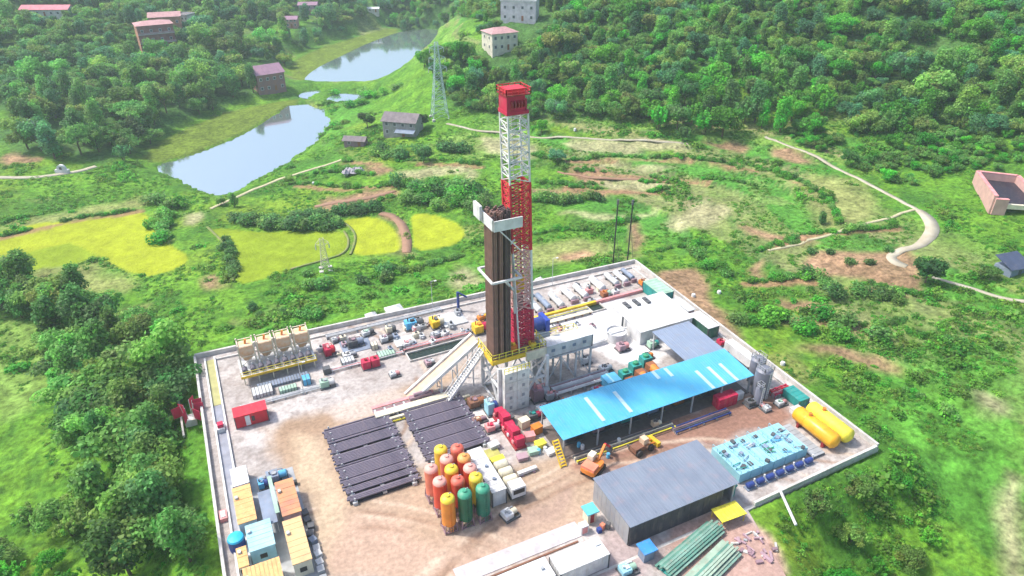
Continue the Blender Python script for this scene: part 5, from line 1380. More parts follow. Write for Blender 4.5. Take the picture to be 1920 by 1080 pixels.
# slate roof, blue roof
sl = mat('slate_sheet', (.22, .27, .36), (.19, .235, .325), rough=.45, dirt=.25, scale=.25)
t = shed('slate_shed', 'slate grey shed roof between the white shelter and the blue roof', 'shed', 71.6, 78.0, 80.3, 88.2, 4.0, 4.1, sl, npan=7)
bl = mat('blue_sheet', (.085, .40, .62), (.07, .35, .58), rough=.45, dirt=.45, scale=.3, dirt_col=(.16, .36, .50))
t = shed('blue_shed', 'long open shed with a bright blue sheet roof', 'shed', 41.8, 69.4, 79.8, 77.4, 4.0, 4.6, bl, npan=19, pm=P('grey'))
for (ax, ay), (bx, by) in (((1100,745),(1130,790)), ((1155,733),(1180,774)), ((1221,697),(1237,713)), ((1245,692),(1262,708)), ((1306,694),(1338,728)), ((1328,687),(1362,721)), ((1349,681),(1384,713))):
    y_a = min(77.3, max(69.5, G(ax, ay, 4.5).y)); y_b = max(69.45, min(77, G(bx, by, 4.1).y)); x = (G(ax, ay, 4.5).x + G(bx, by, 4.1).x) / 2
    za, zb = 4.0 + .6 * (y_a - 69.4) / 8, 4.0 + .6 * (y_b - 69.4) / 8
    MB(t.location).add([(x - .33, y_b, zb + .07), (x + .33, y_b, zb + .07), (x + .33, y_a, za + .07), (x - .33, y_a, za + .07), (x - .33, y_b, zb + .03), (x + .33, y_b, zb + .03), (x + .33, y_a, za + .03), (x - .33, y_a, za + .03)],
        [(0, 1, 2, 3), (7, 6, 5, 4), (0, 4, 5, 1), (1, 5, 6, 2), (2, 6, 7, 3), (3, 7, 4, 0)]).build('skylight_strip', mat('skylight', (.50, .72, .80), rough=.3), t, False)
MB(t.location).box(41.9, 69.6, .004, 79.7, 77.2, .05).build('floor', mat('dark_brown_floor', (.13, .10, .09), rough=.6), t, False)  # dark brown floor over the whole area under the roof
cc = ('darkgrey', 'plum', 'teal', 'slate', 'rust', 'darkgrey')
for k in range(6):
    machine('shed_machine', ['dark machine under the left end of the blue roof', 'plum machine under the blue roof, second from its left end', 'teal machine under the left half of the blue roof', 'slate machine under the middle of the blue roof',
        'rusty machine under the right half of the blue roof', 'dark machine near the right end under the blue roof'][k], 'machine', 45.5 + k * 5.4, 73.2, 3.8, 3.0, 2.0, (cc[k], cc[(k + 1) % 6], cc[(k + 2) % 6]), 'machines under the blue roof')
t = thing('red_sack_stack', 'stack of red sacks under the front edge of the blue roof', 'sacks', (73.6, 69.0, 0))
for i in range(4):
    for j in range(2):
        for kz in range(4): MB().cbox(-1.5 + i * 1.0, -.4 + j * .9, kz * .55, .95, .85, .5, rnd.uniform(-.08, .08)).build('sack', P('crimson'), t, False)
t = thing('white_sack_stack', 'white bags right of the red sacks at the blue roof edge', 'sacks', (76.4, 69.2, 0))
for i in range(3):
    for kz in range(3): MB().cbox(-.8 + i * .8, 0, kz * .5, .75, .9, .46, rnd.uniform(-.1, .1)).build('sack', P('white'), t, False)
pipeway('long yellow and dark pipes on the ground in front of the blue roof', 43.5, 62, 67.4, 69.0, ('lemon', 'darkgrey', 'cream', 'darkgrey'), 4, .5, .11, 'ground_pipes')
pipeway('long blue and dark pipes on the ground before the right half of the blue roof', 61.5, 72.6, 66.2, 67.8, ('navy', 'darkgrey', 'plum'), 4, .5, .12, 'ground_pipes')
machine('tan_unit', 'small tan machine at the front edge of the blue roof', 'machine', 59.6, 69.4, 1.8, 1.4, 1.6, ('tan', 'cream', 'darkgrey'))
machine('dark_unit', 'dark round machine below the right end of the blue roof', 'machine', 77.8, 67.0, 2.6, 2, 1.4, ('darkgrey', 'slate', 'black'))
# grey upright tanks
gs = mat('grey_tank', (.19, .20, .25), (.15, .16, .20), rough=.45)
for x, y, r, h, l in ((80.7, 68.2, 1.45, 6.2, 'large dark grey upright tank at the right end of the blue roof'), (82.6, 71.6, 1.3, 5.6, 'grey upright tank behind the large one at the right end of the blue roof'), (78.7, 66.6, .7, 4.0, 'slim grey upright tank left of the large grey one')):
    t = thing('upright_tank', l, 'tank', (x, y, 0), 'grey upright tanks'); MB().lathe(0, 0, [(r, .5), (r, h - .5), (r * .7, h - .1), (r * .25, h)], 24).build('shell', gs, t)
    b = MB(); [b.bar((r * .9 * math.cos(a), r * .9 * math.sin(a), 0), (r * .9 * math.cos(a), r * .9 * math.sin(a), .6), .2) for a in (.8, 2.3, 3.9, 5.5)]; b.build('feet', P('darkgrey'), t)
    b = MB()
    for q in range(int(h / .4)): b.bar((-.2, -r - .15, .5 + q * .4), (.2, -r - .15, .5 + q * .4), .05)
    for s in (-.2, .2): b.bar((s, -r - .15, .4), (s, -r - .15, h), .06)
    b.build('ladder', P('lightgrey'), t); MB().rail([(-r * .7, -r * .7, h - .3), (r * .7, -r * .7, h - .3), (r * .7, r * .7, h - .3), (-r * .7, r * .7, h - .3), (-r * .7, -r * .7, h - .3)], .9, .04, .8).build('railing', P('grey'), t)
pipeway('bundle of red pipes right of the grey upright tanks', 82.6, 86.2, 66.2, 68, ('crimson', 'pink', 'red'), 4, .9, .13, 'red_pipes')
B1('green_bin', 'small teal container near the lower right wall above the yellow tanks', 'container', 84.2, 62.6, 0, 86.4, 66.4, 1.7, P('teal'))
t = thing('white_bin', 'small white bin beside the upper end of the yellow tanks', 'bin', (83.2, 62.2, 0)); MB().box(-.9, -.5, 0, .9, .5, .9).build('body', P('white'), t); MB().box(-.95, -.55, .9, .95, .55, .98).build('lid', P('lightgrey'), t)
machine('grey_unit', 'pale pipework unit in front of the red pipes', 'machine', 82.4, 64.8, 2.2, 1.6, 1.1, ('lightgrey', 'pink', 'palegreen'))
for x, c, l in ((84.6, 'yellow', 'bright yellow lying tank nearest the right wall'), (81.6, 'hop', 'orange yellow lying tank left of the other yellow tank')):
    m = P('lemon') if c == 'yellow' else mat('amber', (.80, .40, .02), rough=.35, dirt=.1)
    t = thing('lying_tank', l, 'tank', (x, 56.6, 0), 'two lying yellow tanks'); MB().hcyl(-3.8, 3.8, 0, 1.75, 1.3, 26, 'y', .5).build('shell', m, t)
    for s in (-2.6, 2.6): MB().box(-1.1, s - .2, 0, 1.1, s + .2, 1.0).build('saddle', P('darkred'), t)
    MB().tube((0, 1.5, 3.0), (0, 1.5, 3.5), .3, 12).build('manhole', P('orange'), t)
    b = MB(); [b.tube((0, y - .06, 1.75), (0, y + .06, 1.75), 1.325, 26) for y in (-1.8, 1.8)]; b.build('band', m, t)
B1('flat_truck_bed', 'grey slab bed left of the yellow tanks', 'slab', 77.2, 52.6, .1, 79.6, 60, .5, P('grey'))
# blue tank yard
lb = mat('tank_light_blue', (.30, .58, .66), (.24, .50, .60), rough=.45, dirt=.35, dirt_col=(.35, .42, .36), scale=.8)
rows = ['far left', 'second from the left', 'third from the left', 'third from the right', 'second from the right', 'far right']
for i in range(6):
    t = thing('mud_tank', 'light blue flat tank with black hatches, ' + rows[i] + ' in the blue yard', 'tank', (64.2 + i * 2.28, 56.7, 0), 'light blue tanks in the yard')
    MB().box(-1.08, -3.2, .15, 1.08, 3.2, 1.9).build('body', lb, t, False); MB().box(-1.0, -3.0, 0, 1.0, 3.0, .15).build('skid', P('darkgrey'), t, False)
    for k in range(3):
        h = MB().cbox(rnd.uniform(-.6, .5), -2.1 + k * 2.0 + rnd.uniform(-.9, .9), 1.9, rnd.uniform(.4, .8), rnd.uniform(.4, .8), rnd.uniform(.2, .6), rnd.uniform(0, .5)); h.build('hatch', P('slate') if k == 1 else P('darkgrey'), t, False)
    b = MB(); b.bar((-1.0, -3.2, 2.6), (-1.0, 3.2, 2.6), .06); [b.bar((-1.0, -3.2 + q * 1.07, 1.9), (-1.0, -3.2 + q * 1.07, 2.6), .05) for q in range(7)]; b.build('railing', P('lightblue'), t, False)
    MB().box(.3, -3.1, 1.9, .7, 3.1, 2.0).build('walkway', P('lightblue'), t, False)
    b = MB()
    for q in range(4): a = rnd.uniform(-2.8, 2.6); b.tube((-.9, a, 2.15), (rnd.uniform(.2, .95), a + rnd.uniform(-.6, .6), 2.15), .08, 6); b.tube((-.9, a, 1.9), (-.9, a, 2.15), .08, 6)
    b.build('pipework', P(['teal', 'slate', 'lightgrey', 'green', 'skyblue', 'grey'][i]), t)
for i in range(7):
    q = thing('yard_pump', 'navy pump in the row in front of the light blue tanks', 'pump', (64.2 + i * 1.95, 52.2, 0), 'navy pumps before the blue tanks')
    MB().hcyl(-.6, .5, 0, .7, .42, 10).build('motor', P('navy'), q); MB().box(-.8, -.5, 0, .8, .5, .2).build('base', P('slate'), q); MB().tube((.7, 0, .6), (.7, .1, 1.5), .14, 8).build('outlet', P('white'), q)
# grey warehouse
gr = mat('grey_sheet', (.19, .225, .285), (.15, .18, .24), rough=.5, dirt=.6, dirt_col=(.26, .22, .25), scale=.22)
t = shed('grey_shed', 'big grey sheet roofed shed with dark front at the lower right', 'shed', 41.6, 50.8, 60.2, 60.4, 4.1, 4.35, gr, npan=12, posts=False)
wm = mat('shed_front_shaded', (.075, .07, .08), (.05, .045, .055), rough=.7, dirt=.3)  # front wall colour darkened to carry the shade on this side
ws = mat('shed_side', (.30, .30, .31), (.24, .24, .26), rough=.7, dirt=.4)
for k in range(16):
    a = 41.9 + k * 1.13
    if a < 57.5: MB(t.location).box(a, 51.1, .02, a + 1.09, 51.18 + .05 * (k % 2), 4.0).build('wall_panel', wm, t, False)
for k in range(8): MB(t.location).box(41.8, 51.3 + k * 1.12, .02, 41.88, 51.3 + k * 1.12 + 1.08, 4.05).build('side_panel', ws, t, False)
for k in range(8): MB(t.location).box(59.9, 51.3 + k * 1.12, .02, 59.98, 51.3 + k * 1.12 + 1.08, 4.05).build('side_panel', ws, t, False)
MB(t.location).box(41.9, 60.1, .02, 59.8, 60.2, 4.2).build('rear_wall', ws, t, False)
for x in (57.6, 59.7): MB(t.location).bar((x, 51.2, 0), (x, 51.2, 4), .2).build('post', P('lightgrey'), t, False)
MB(t.location).box(57.7, 53.6, .02, 59.8, 53.7, 4.0).build('recess_wall', ws, t, False)
t = thing('pipe_ladder', 'teal gutter pipe along the rear right edge of the grey shed roof', 'pipe', (60.9, 56, 0)); MB().tube((0, 4.4, 2.2), (0, -4.2, 2.2), .22, 8).build('pipe', P('teal'), t); [MB().bar((0, y, 0), (0, y, 2.1), .15).build('leg', P('teal'), t) for y in (-4, 0, 4)]
# vehicles
def wheel(t, x, y, r=.5, w=.4): MB().tube((x, y - w / 2, r), (x, y + w / 2, r), r, 14).build('wheel', P('black'), t)
t = thing('excavator', 'orange excavator with folded arm left above the grey shed', 'excavator', (44.9, 65.2, 0), rz=.5)
for s in (-1, 1):
    MB().prism([(-1.7, s * 1.0 - .28), (1.7, s * 1.0 - .28), (1.7, s * 1.0 + .28), (-1.7, s * 1.0 + .28)], .05, .75).build('track', P('black'), t)
MB().box(-.8, -.7, .5, .8, .7, .9).build('undercarriage', P('darkgrey'), t)
MB().prism([(-1.9, -1.2), (1.0, -1.2), (1.3, -.9), (1.3, .9), (1.0, 1.2), (-1.9, 1.2), (-2.1, .8), (-2.1, -.8)], .95, 1.7).build('body', P('orange'), t)
MB().prism([(-2.0, -1.1), (-.4, -1.1), (-.4, 1.1), (-2.0, 1.1)], 1.7, 2.2).build('engine_cover', P('salmon'), t)
MB().prism([(-.1, .2), (1.2, .2), (1.2, 1.15), (-.1, 1.15)], 1.7, 2.8).build('cab', P('cream'), t); MB().box(1.2, .3, 1.9, 1.23, 1.05, 2.6).build('window', P('black'), t)
MB().bar((.9, -.2, 1.6), (2.9, -.2, 3.4), .36, .45).build('boom', P('orange'), t); MB().bar((2.9, -.2, 3.4), (4.6, -.2, 1.7), .3, .36).build('arm', P('red'), t)
MB().add([(4.3, -.6, 1.7), (5.0, -.6, 1.6), (4.9, -.6, .7), (4.3, -.6, .8), (4.3, .2, 1.7), (5.0, .2, 1.6), (4.9, .2, .7), (4.3, .2, .8)], [(0, 1, 2, 3), (7, 6, 5, 4), (0, 4, 5, 1), (1, 5, 6, 2), (2, 6, 7, 3), (3, 7, 4, 0)]).build('bucket', P('darkgrey'), t)
t = thing('wheel_loader', 'small tan and dark loader on the red earth behind the grey shed', 'loader', (54.2, 65.8, 0), rz=.15)
for x in (-1.3, 1.2):
    for y in (-.9, .9): wheel(t, x, y, .6, .4)
MB().box(-2.0, -.7, .6, .3, .7, 1.5).build('engine_cover', P('brown'), t); MB().box(-.2, -.55, 1.5, .8, .55, 2.5).build('cab', P('tan'), t); MB().box(.8, -.45, 1.7, .83, .45, 2.35).build('window', P('black'), t)
MB().bar((.8, -.4, 1.0), (2.5, -.4, .7), .2).build('arm', P('orange'), t); MB().bar((.8, .4, 1.0), (2.5, .4, .7), .2).build('arm', P('orange'), t)
MB().box(2.4, -1.1, .15, 3.1, 1.1, .9).build('bucket', P('yellow'), t)
# --- silos
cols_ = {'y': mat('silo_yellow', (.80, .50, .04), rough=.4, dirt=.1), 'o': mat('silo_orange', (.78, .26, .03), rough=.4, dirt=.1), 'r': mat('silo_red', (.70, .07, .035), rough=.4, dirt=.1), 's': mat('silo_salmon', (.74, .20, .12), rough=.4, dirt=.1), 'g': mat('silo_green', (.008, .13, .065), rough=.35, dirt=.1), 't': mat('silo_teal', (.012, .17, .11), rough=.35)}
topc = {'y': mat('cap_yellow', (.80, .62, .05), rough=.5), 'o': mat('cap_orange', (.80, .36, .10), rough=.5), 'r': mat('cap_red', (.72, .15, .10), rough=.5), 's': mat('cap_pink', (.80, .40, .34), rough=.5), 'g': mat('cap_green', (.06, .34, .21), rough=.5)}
silos = [(20.8, 63.3, 'o', 'y', 'orange silo with a yellow top at the front left corner'), (20.6, 66.2, 'r', 's', 'red silo second from the front in the left row'), (20.5, 69.2, 's', 's', 'salmon red silo at the rear of the left row'),
         (23.2, 63.0, 'g', 'g', 'green silo in the middle of the front row'), (23.1, 65.5, 'r', 'r', 'bright red silo right behind the middle green one'), (23.0, 67.8, 'o', 'y', 'silo with orange body and yellow top in the heart of the block'), (22.9, 70.2, 's', 's', 'pink topped silo, fourth from the front in the middle row'), (22.9, 72.5, 'y', 'y', 'yellow silo at the rear of the middle row'),
         (25.6, 62.8, 't', 'g', 'teal green silo at the front right corner'), (25.5, 65.1, 'y', 'y', 'yellow silo behind the teal green one in the right row'), (25.4, 67.4, 'r', 's', 'red silo with pink top in the middle of the right row'), (25.3, 69.6, 'r', 'o', 'red silo with orange top, fourth in the right row'), (25.2, 71.9, 's', 'r', 'salmon silo at the rear of the right row')]
tops = [(839,930),(824,898),(808,874),(871,921),(858,896),(846,875),(837,856),(826,838),(905,911),(892,890),(881,873),(870,854),(857,836)]
silos = [(G(q[0], q[1], 6.3).x, G(q[0], q[1], 6.3).y) + r_[2:] for q, r_ in zip(tops, silos)]
for x, y, c, tc, l in silos:
    t = thing('silo', l, 'silo', (x, y, 0), 'coloured upright silos')
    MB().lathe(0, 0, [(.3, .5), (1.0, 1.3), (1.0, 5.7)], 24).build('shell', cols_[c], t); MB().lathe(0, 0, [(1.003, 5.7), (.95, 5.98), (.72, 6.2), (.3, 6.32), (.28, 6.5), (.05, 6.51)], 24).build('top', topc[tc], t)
    b = MB(); [b.bar((.92 * sx, .92 * sy, 0), (.8 * sx, .8 * sy, 1.6), .14) for sx in (-1, 1) for sy in (-1, 1)]
    for sx, sy, ex, ey in ((-1, -1, 1, -1), (1, -1, 1, 1), (1, 1, -1, 1), (-1, 1, -1, -1)): b.bar((.9 * sx, .9 * sy, .2), (.9 * ex, .9 * ey, .2), .14); b.bar((.9 * sx, .9 * sy, .3), (.85 * ex, .85 * ey, 1.4), .09)
    b.build('leg_frame', P('plum'), t, False)
    b = MB(); [b.bar((s, -1.12, .3), (s, -1.06, 6.0), .05) for s in (-.18, .18)]; [b.bar((-.18, -1.1, .5 + q * .4), (.18, -1.1, .5 + q * .4), .04) for q in range(14)]; b.build('ladder', cols_[c], t, False)
    b = MB(); b.tube((.75, .75, .8), (.75, .75, 5.9), .08, 6); b.tube((.75, .75, 5.9), (.2, .2, 6.45), .08, 6); b.build('fill_pipe', P('lightgrey'), t)
t = B1('white_container', 'long white container with a cream edge right of the silos', 'container', 28.0, 65.2, 0, 30.2, 74.6, 3.0, P('white', dirt=.15))
for y in (-2.4, .4): MB().tube((.2, y, 3.0), (.2, y, 3.3), .25, 10).build('vent', P('slate'), t)
t = thing('white_pump_truck', 'white pump truck with rounded tanks standing right of the white container', 'truck', (32.0, 68.8, 0))
MB().box(-1.1, -4, .6, 1.1, 4, .9).build('chassis', P('darkgrey'), t, False); MB().box(-1.1, -4.1, .9, 1.1, -2.3, 2.7).build('cab', P('white'), t, False); MB().box(-.9, -4.14, 1.6, .9, -4.1, 2.4).build('windscreen', P('black'), t, False)
for y in (-1.4, .3, 2.0): MB().hcyl(-.9, .9, y + .2, 1.6, .75, 14).build('tank', P('cream'), t)
MB().box(-1.1, 3.0, .9, 1.1, 4.0, 1.9).build('rear_unit', P('lemon'), t, False)
for y in (-3.2, 1.8, 3.1):
    for s in (-1, 1): MB().tube((s * 1.1, y, .5), (s * .75, y, .5), .5, 12).build('wheel', P('black'), t)
t = thing('hose_mat', 'olive yellow tarpaulin beside the white pump truck', 'tarpaulin', (31.3, 74.6, 0)); MB().box(-1.8, -1.6, 0, 2.2, 1.6, .35).build('cover', mat('olive_tarp', (.45, .42, .12)), t)
t = thing('white_beam', 'short white steel beam lying on the earth below the clutter', 'beam', (35.6, 69.2, 0)); MB().bar((-1.6, 0, .45), (1.6, .1, .45), .6, .5).build('beam', P('white'), t); [MB().box(x - .2, -.5, 0, x + .2, .6, .2).build('block', P('plum'), t) for x in (-1, 1)]
# red machine and clutter in front of the rig
t = thing('red_manifold', 'tall crimson manifold machine in front of the rig', 'machine', (37.0, 78.8, 0))
MB().box(-1.0, -4.6, 0, 1.0, 4.4, .35).build('skid', P('darkred'), t, False)
for k in range(7): MB().cbox(rnd.uniform(-.15, .15), -3.9 + k * 1.25, .35, 1.5 - .12 * (k % 3), 1.05, 1.7 + .7 * ((k * 5) % 3) / 2, 0).build('block', P('crimson'), t); MB().tube((-.5, -3.9 + k * 1.25, 1.2), (.9, -3.9 + k * 1.25, 1.2), .28, 10).build('valve_body', P('red' if k % 2 else 'darkred'), t)
for s in (-1, 1): MB().tube((s * .8, -4.2, .9), (s * .8, 4, .9), .16, 8).build('pipe', P('crimson'), t)
for k in range(5): MB().tube((-1.2, -3.8 + k * 1.8, 1.4), (-1.0, -3.8 + k * 1.8, 1.4), .32, 12).build('valve_wheel', P('white') if k % 2 else P('pink'), t)
machine('pink_unit', 'pink machine left of the crimson manifold', 'machine', 34.8, 80.4, 2.6, 2, 1.5, ('pink', 'lightgrey', 'crimson'))
clut = [(39.8, 78.8, 'cream', 1.6, 'cream crate right of the crimson manifold'), (41.0, 76.6, 'orange', 1.5, 'orange crate at the left end of the blue roof'), (39.2, 75.6, 'pink', 1.2, 'pinkish crate in the clutter right of the crimson manifold'), (40.0, 73.4, 'lemon', 1.0, 'yellow crate left of the blue roof front corner'),
        (38.4, 72.6, 'palegreen', .8, 'pale green crate in the clutter below the crimson manifold'), (40.9, 71.4, 'white', .6, 'small white crate below the blue roof corner'), (38.0, 81.0, 'darkgrey', 1.2, 'dark crate behind the crimson manifold'), (33.2, 76.4, 'lightgrey', .9, 'grey crate right of the right pipe rack'), (36.2, 72.2, 'mauve', .7, 'brownish crate below the crimson manifold')]
for x, y, c, h, l in clut:
    t = thing('crate', l, 'crate', (x, y, 0), 'crates before the rig', rnd.uniform(-.2, .2)); MB().box(-.8, -.6, .1, .8, .6, h).build('body', P(c), t, False); MB().box(-.75, -.55, 0, .75, .55, .1).build('pallet', P('wood'), t, False)
    MB().box(-.86, -.66, h, .86, .66, h + .06).build('lid', P(c), t, False)
t = thing('yellow_stair', 'yellow steel stair at the left front corner of the blue roof', 'stairs', (41.2, 69.4, 0))
for s in (-.5, .5): MB().bar((s, -1.6, .1), (s, 1.4, 3.2), .12, .25).build('stringer', P('yellow'), t)
for k in range(9): MB().box(-.5, -1.55 + k * .34, .25 + k * .35, .5, -1.3 + k * .34, .3 + k * .35).build('step', P('yellow'), t)
# barrels, small boxes, people sized bits
for i, (px_, py_) in enumerate(((1085, 838), (1092, 842), (1140, 858), (1160, 830), (1010, 850), (1022, 846))):
    p = G(px_, py_); t = thing('barrel', ['barrel', 'second barrel'][i % 2] + [' behind the excavator', ' behind the excavator', ' between excavator and loader', ' between excavator and loader', ' in the clutter below the blue roof corner', ' in the clutter below the blue roof corner'][i] + [', blue', ', white'][i % 2], 'barrel', p)
    MB().lathe(0, 0, [(.3, 0), (.3, .3), (.32, .32), (.3, .34), (.3, .86), (.28, .9)], 14).build('drum', P('skyblue' if i % 2 == 0 else 'white'), t)
# --- lower left quarters
wd = mat('plank_roof', (.72, .40, .16), (.60, .32, .13), rough=.7, dirt=.4, dirt_col=(.75, .55, .35), scale=1.2); wd2 = mat('plank_roof_pale', (.66, .45, .22), (.55, .36, .18), rough=.7, dirt=.4); rw = mat('rust_roof', (.42, .18, .12), (.60, .30, .12), rough=.7, scale=.35)
def hut(label, x0, y0, x1, y1, h, roof, wallm, n=8, along='y', lean=.0):
    t = thing('site_cabin', label, 'cabin', ((x0 + x1) / 2, (y0 + y1) / 2, 0), 'site cabins in the lower left yard'); X, Y = (x1 - x0) / 2, (y1 - y0) / 2
    MB().box(-X + .1, -Y + .1, 0, X - .1, Y - .1, h - .12).build('wall', wallm, t, False)
    for k in range(n):
        if along == 'y': a = -Y + 2 * Y * k / n; MB().box(-X, a + .02, h - .12, X, a + 2 * Y / n - .02, h + rnd.uniform(0, .04)).build('roof_sheet', roof, t, False)
        else: a = -X + 2 * X * k / n; MB().box(a + .02, -Y, h - .12, a + 2 * X / n - .02, Y, h + rnd.uniform(0, .04)).build('roof_sheet', roof, t, False)
    MB().box(X - .1, -.5, .1, X - .06, .4, 2.0).build('door', P('grey'), t, False); MB().box(-.5, -Y + .06, .9, .4, -Y + .1, 1.7).build('window', P('black'), t, False)
    MB().box(-X + .2, Y * .3, h + .05, -X + .6, Y * .3 + .5, h + .35).build('vent', P('lightgrey'), t, False)
    return t
hut('site cabin with an orange roof near the left wall', -5.4, 75.0, -2.9, 82.2, 2.8, wd, P('white'))
hut('site cabin with a rust red roof facing the dirt road', .3, 73.8, 2.9, 80.8, 2.8, rw, P('mauve'))
hut('site cabin with a pale orange roof below the rust red one', .1, 65.2, 2.6, 73.0, 2.8, wd2, P('cream'))
hut('site cabin with a pale blue roof in the middle of the yard', -4.6, 69.6, -1.3, 74.4, 2.8, mat('pale_blue_roof', (.36, .62, .70), rough=.5), P('lightblue'), 6)
hut('site cabin with a wide orange roof at the bottom edge of the photo', -5.8, 61.4, -1.2, 67.4, 2.8, wd, P('cream'), 9, 'x')
hut('small site cabin with an orange roof beside the left kerb', -6.2, 68.2, -4.9, 71.6, 2.2, wd, P('cream'), 4)
B1('white_box', 'small bright white container above the orange roofed cabins', 'container', -5.2, 83.2, 0, -3.0, 87.0, 2.2, W)
t = thing('water_tank', 'round water tank, cyan top and navy side, at the left kerb', 'tank', (-6.0, 73.6, 0)); MB().lathe(0, 0, [(1.05, 0), (1.1, .4), (1.1, 2.0)], 22).build('shell', P('navy'), t); MB().lathe(0, 0, [(1.12, 2.0), (1.0, 2.25), (.3, 2.4), (.05, 2.4)], 22).build('top', mat('cyan', (.03, .42, .66), rough=.35), t)
machine('blue_unit', 'blue grey machine at the upper end of the cabins', 'machine', .9, 84.4, 3.2, 2.4, 1.7, ('slate', 'skyblue', 'grey'))
machine('blue_unit', 'second blue machine left of the blue grey one', 'machine', -1.2, 83.6, 1.5, 2.0, 1.6, ('skyblue', 'navy', 'slate'))
t = thing('yard_awning', 'grey awning roof between the two columns of cabins', 'awning', (-1.3, 77.2, 0)); MB().box(-.9, -3.4, 2.2, .9, 3.2, 2.28).build('roof', P('slate'), t, False); [MB().bar((x, y, 0), (x, y, 2.2), .1).build('post', P('lightgrey'), t) for x in (-.8, .8) for y in (-3.2, 3)]
t = thing('yard_awning', 'white narrow awning along the rust red cabin', 'awning', (-.25, 78.4, 0)); MB().box(-.2, -3.4, 2.6, .35, 4.2, 2.66).build('roof', P('palegreen'), t, False); [MB().bar((0, y, 0), (0, y, 2.6), .1).build('post', P('lightgrey'), t) for y in (-3.2, 4)]
t = thing('yard_slab', 'grey paved floor under the site cabins', 'slab', (-1.5, 72, .01)); MB().box(-4.2, -13, 0, 4.9, 14, .05).build('floor', P('grey'), t, False)
t = thing('tyre_row', 'row of dark goods piled along the right side of the cabins', 'goods', (3.5, 68, 0)); [MB().cbox(rnd.uniform(-.2, .2), -7 + k * 1.3, 0, .9, 1.0, .5 + .5 * rnd.random(), rnd.uniform(-.4, .4)).build('bundle', P(rnd.choice(['darkgrey', 'slate', 'lightgrey', 'grey'])), t, False) for k in range(12)]
t = thing('tyre_row', 'black bags at the upper end of the rust red cabin', 'bags', (1.8, 82.0, 0)); [MB().cbox(-1 + k * .6, rnd.uniform(-.2, .2), 0, .5, .6, .7, rnd.uniform(-.4, .4)).build('bag', P('black'), t, False) for k in range(5)]
for i, (x, y, l) in enumerate(((-7.2, 80, 'pink and white box on the left kerb beside the orange cabin'),)):
    t = thing('crate', l, 'crate', (x, y, 0)); MB().box(-.5, -.9, 0, .5, .9, .7).build('body', P('pink'), t); MB().box(-.3, -.6, .7, .3, .6, .8).build('lid', P('white'), t)
# --- bottom: apron, white containers, guard booth, green roofs
o = MB((28, 56.4, 0)).box(19.0, 55.3, .008, 37.4, 57.9, .10).build('apron', mat('apron_concrete', (.55, .52, .54), rough=.85, dirt=.4), smooth=False); o['kind'] = 'structure'
t = thing('gutter_grate', 'long thin rusty gutter beside the concrete apron', 'gutter', (27.5, 54.7, 0)); MB().box(-9.5, -.12, .0, 8.6, .12, .16).build('gutter', P('brown'), t, False)
t = B1('white_container', 'white container at the bottom centre, right of the other one', 'container', 30.4, 49.4, 0, 37.6, 52.4, 2.7, P('white')); panel(t, 'vent', P('lightgrey'), 2.6, .2, 2.7, 3.3, 1.1, 2.9)
t = B1('white_container', 'white container cut by the bottom edge of the photo', 'container', 22.0, 49.6, 0, 29.7, 52.6, 2.7, P('white')); panel(t, 'vent', P('grey'), 2.6, -.2, 2.7, 3.0, .2, 3.0)
machine('pink_unit', 'pink and purple goods below the right white container', 'machine', 36.4, 46.6, 4, 2, 1.1, ('pink', 'mauve', 'plum'))
machine('teal_unit', 'teal and white unit at the bottom edge right of the white containers', 'machine', 39.6, 47.8, 2.6, 2, 1.3, ('lightblue', 'palegreen', 'white'))
t = thing('guard_booth', 'small booth with a cyan roof left of the grey shed', 'booth', (39.4, 57.2, 0)); MB().box(-.7, -.7, .1, .7, .7, 2.2).build('body', P('cream'), t); MB().box(-.95, -.95, 2.2, .95, .95, 2.4).build('roof', mat('cyan_roof', (.12, .50, .58), rough=.5), t); MB().box(-.3, -.74, .3, .3, -.7, 1.9).build('door', P('darkred'), t)
t = thing('goods_pile', 'dark and orange goods before the small booth', 'goods', (40.2, 54.9, 0)); [MB().cbox(-.6 + .7 * k, .3 * (k % 2), 0, .6, .6, .7 + .2 * k, .3 * k).build('box', P(c), t, False) for k, c in enumerate(('navy', 'salmon', 'darkgrey'))]
t = thing('white_box', 'white cabinet with pink door beside the booth', 'cabinet', (37.6, 55.9, 0)); MB().box(-.6, -.5, 0, .6, .5, 1.5).build('body', W, t, False); MB().box(-.4, -.54, .2, .4, -.5, 1.3).build('door', P('pink'), t, False)
t = thing('blue_booth', 'small blue roofed booth before the grey shed corner', 'booth', (43.0, 48.6, 0)); MB().box(-.8, -.7, 0, .8, .7, 1.9).build('body', P('slate'), t); MB().box(-1.05, -1.0, 1.9, 1.05, 1.0, 2.1).build('roof', mat('mid_blue', (.05, .26, .62), rough=.4), t)
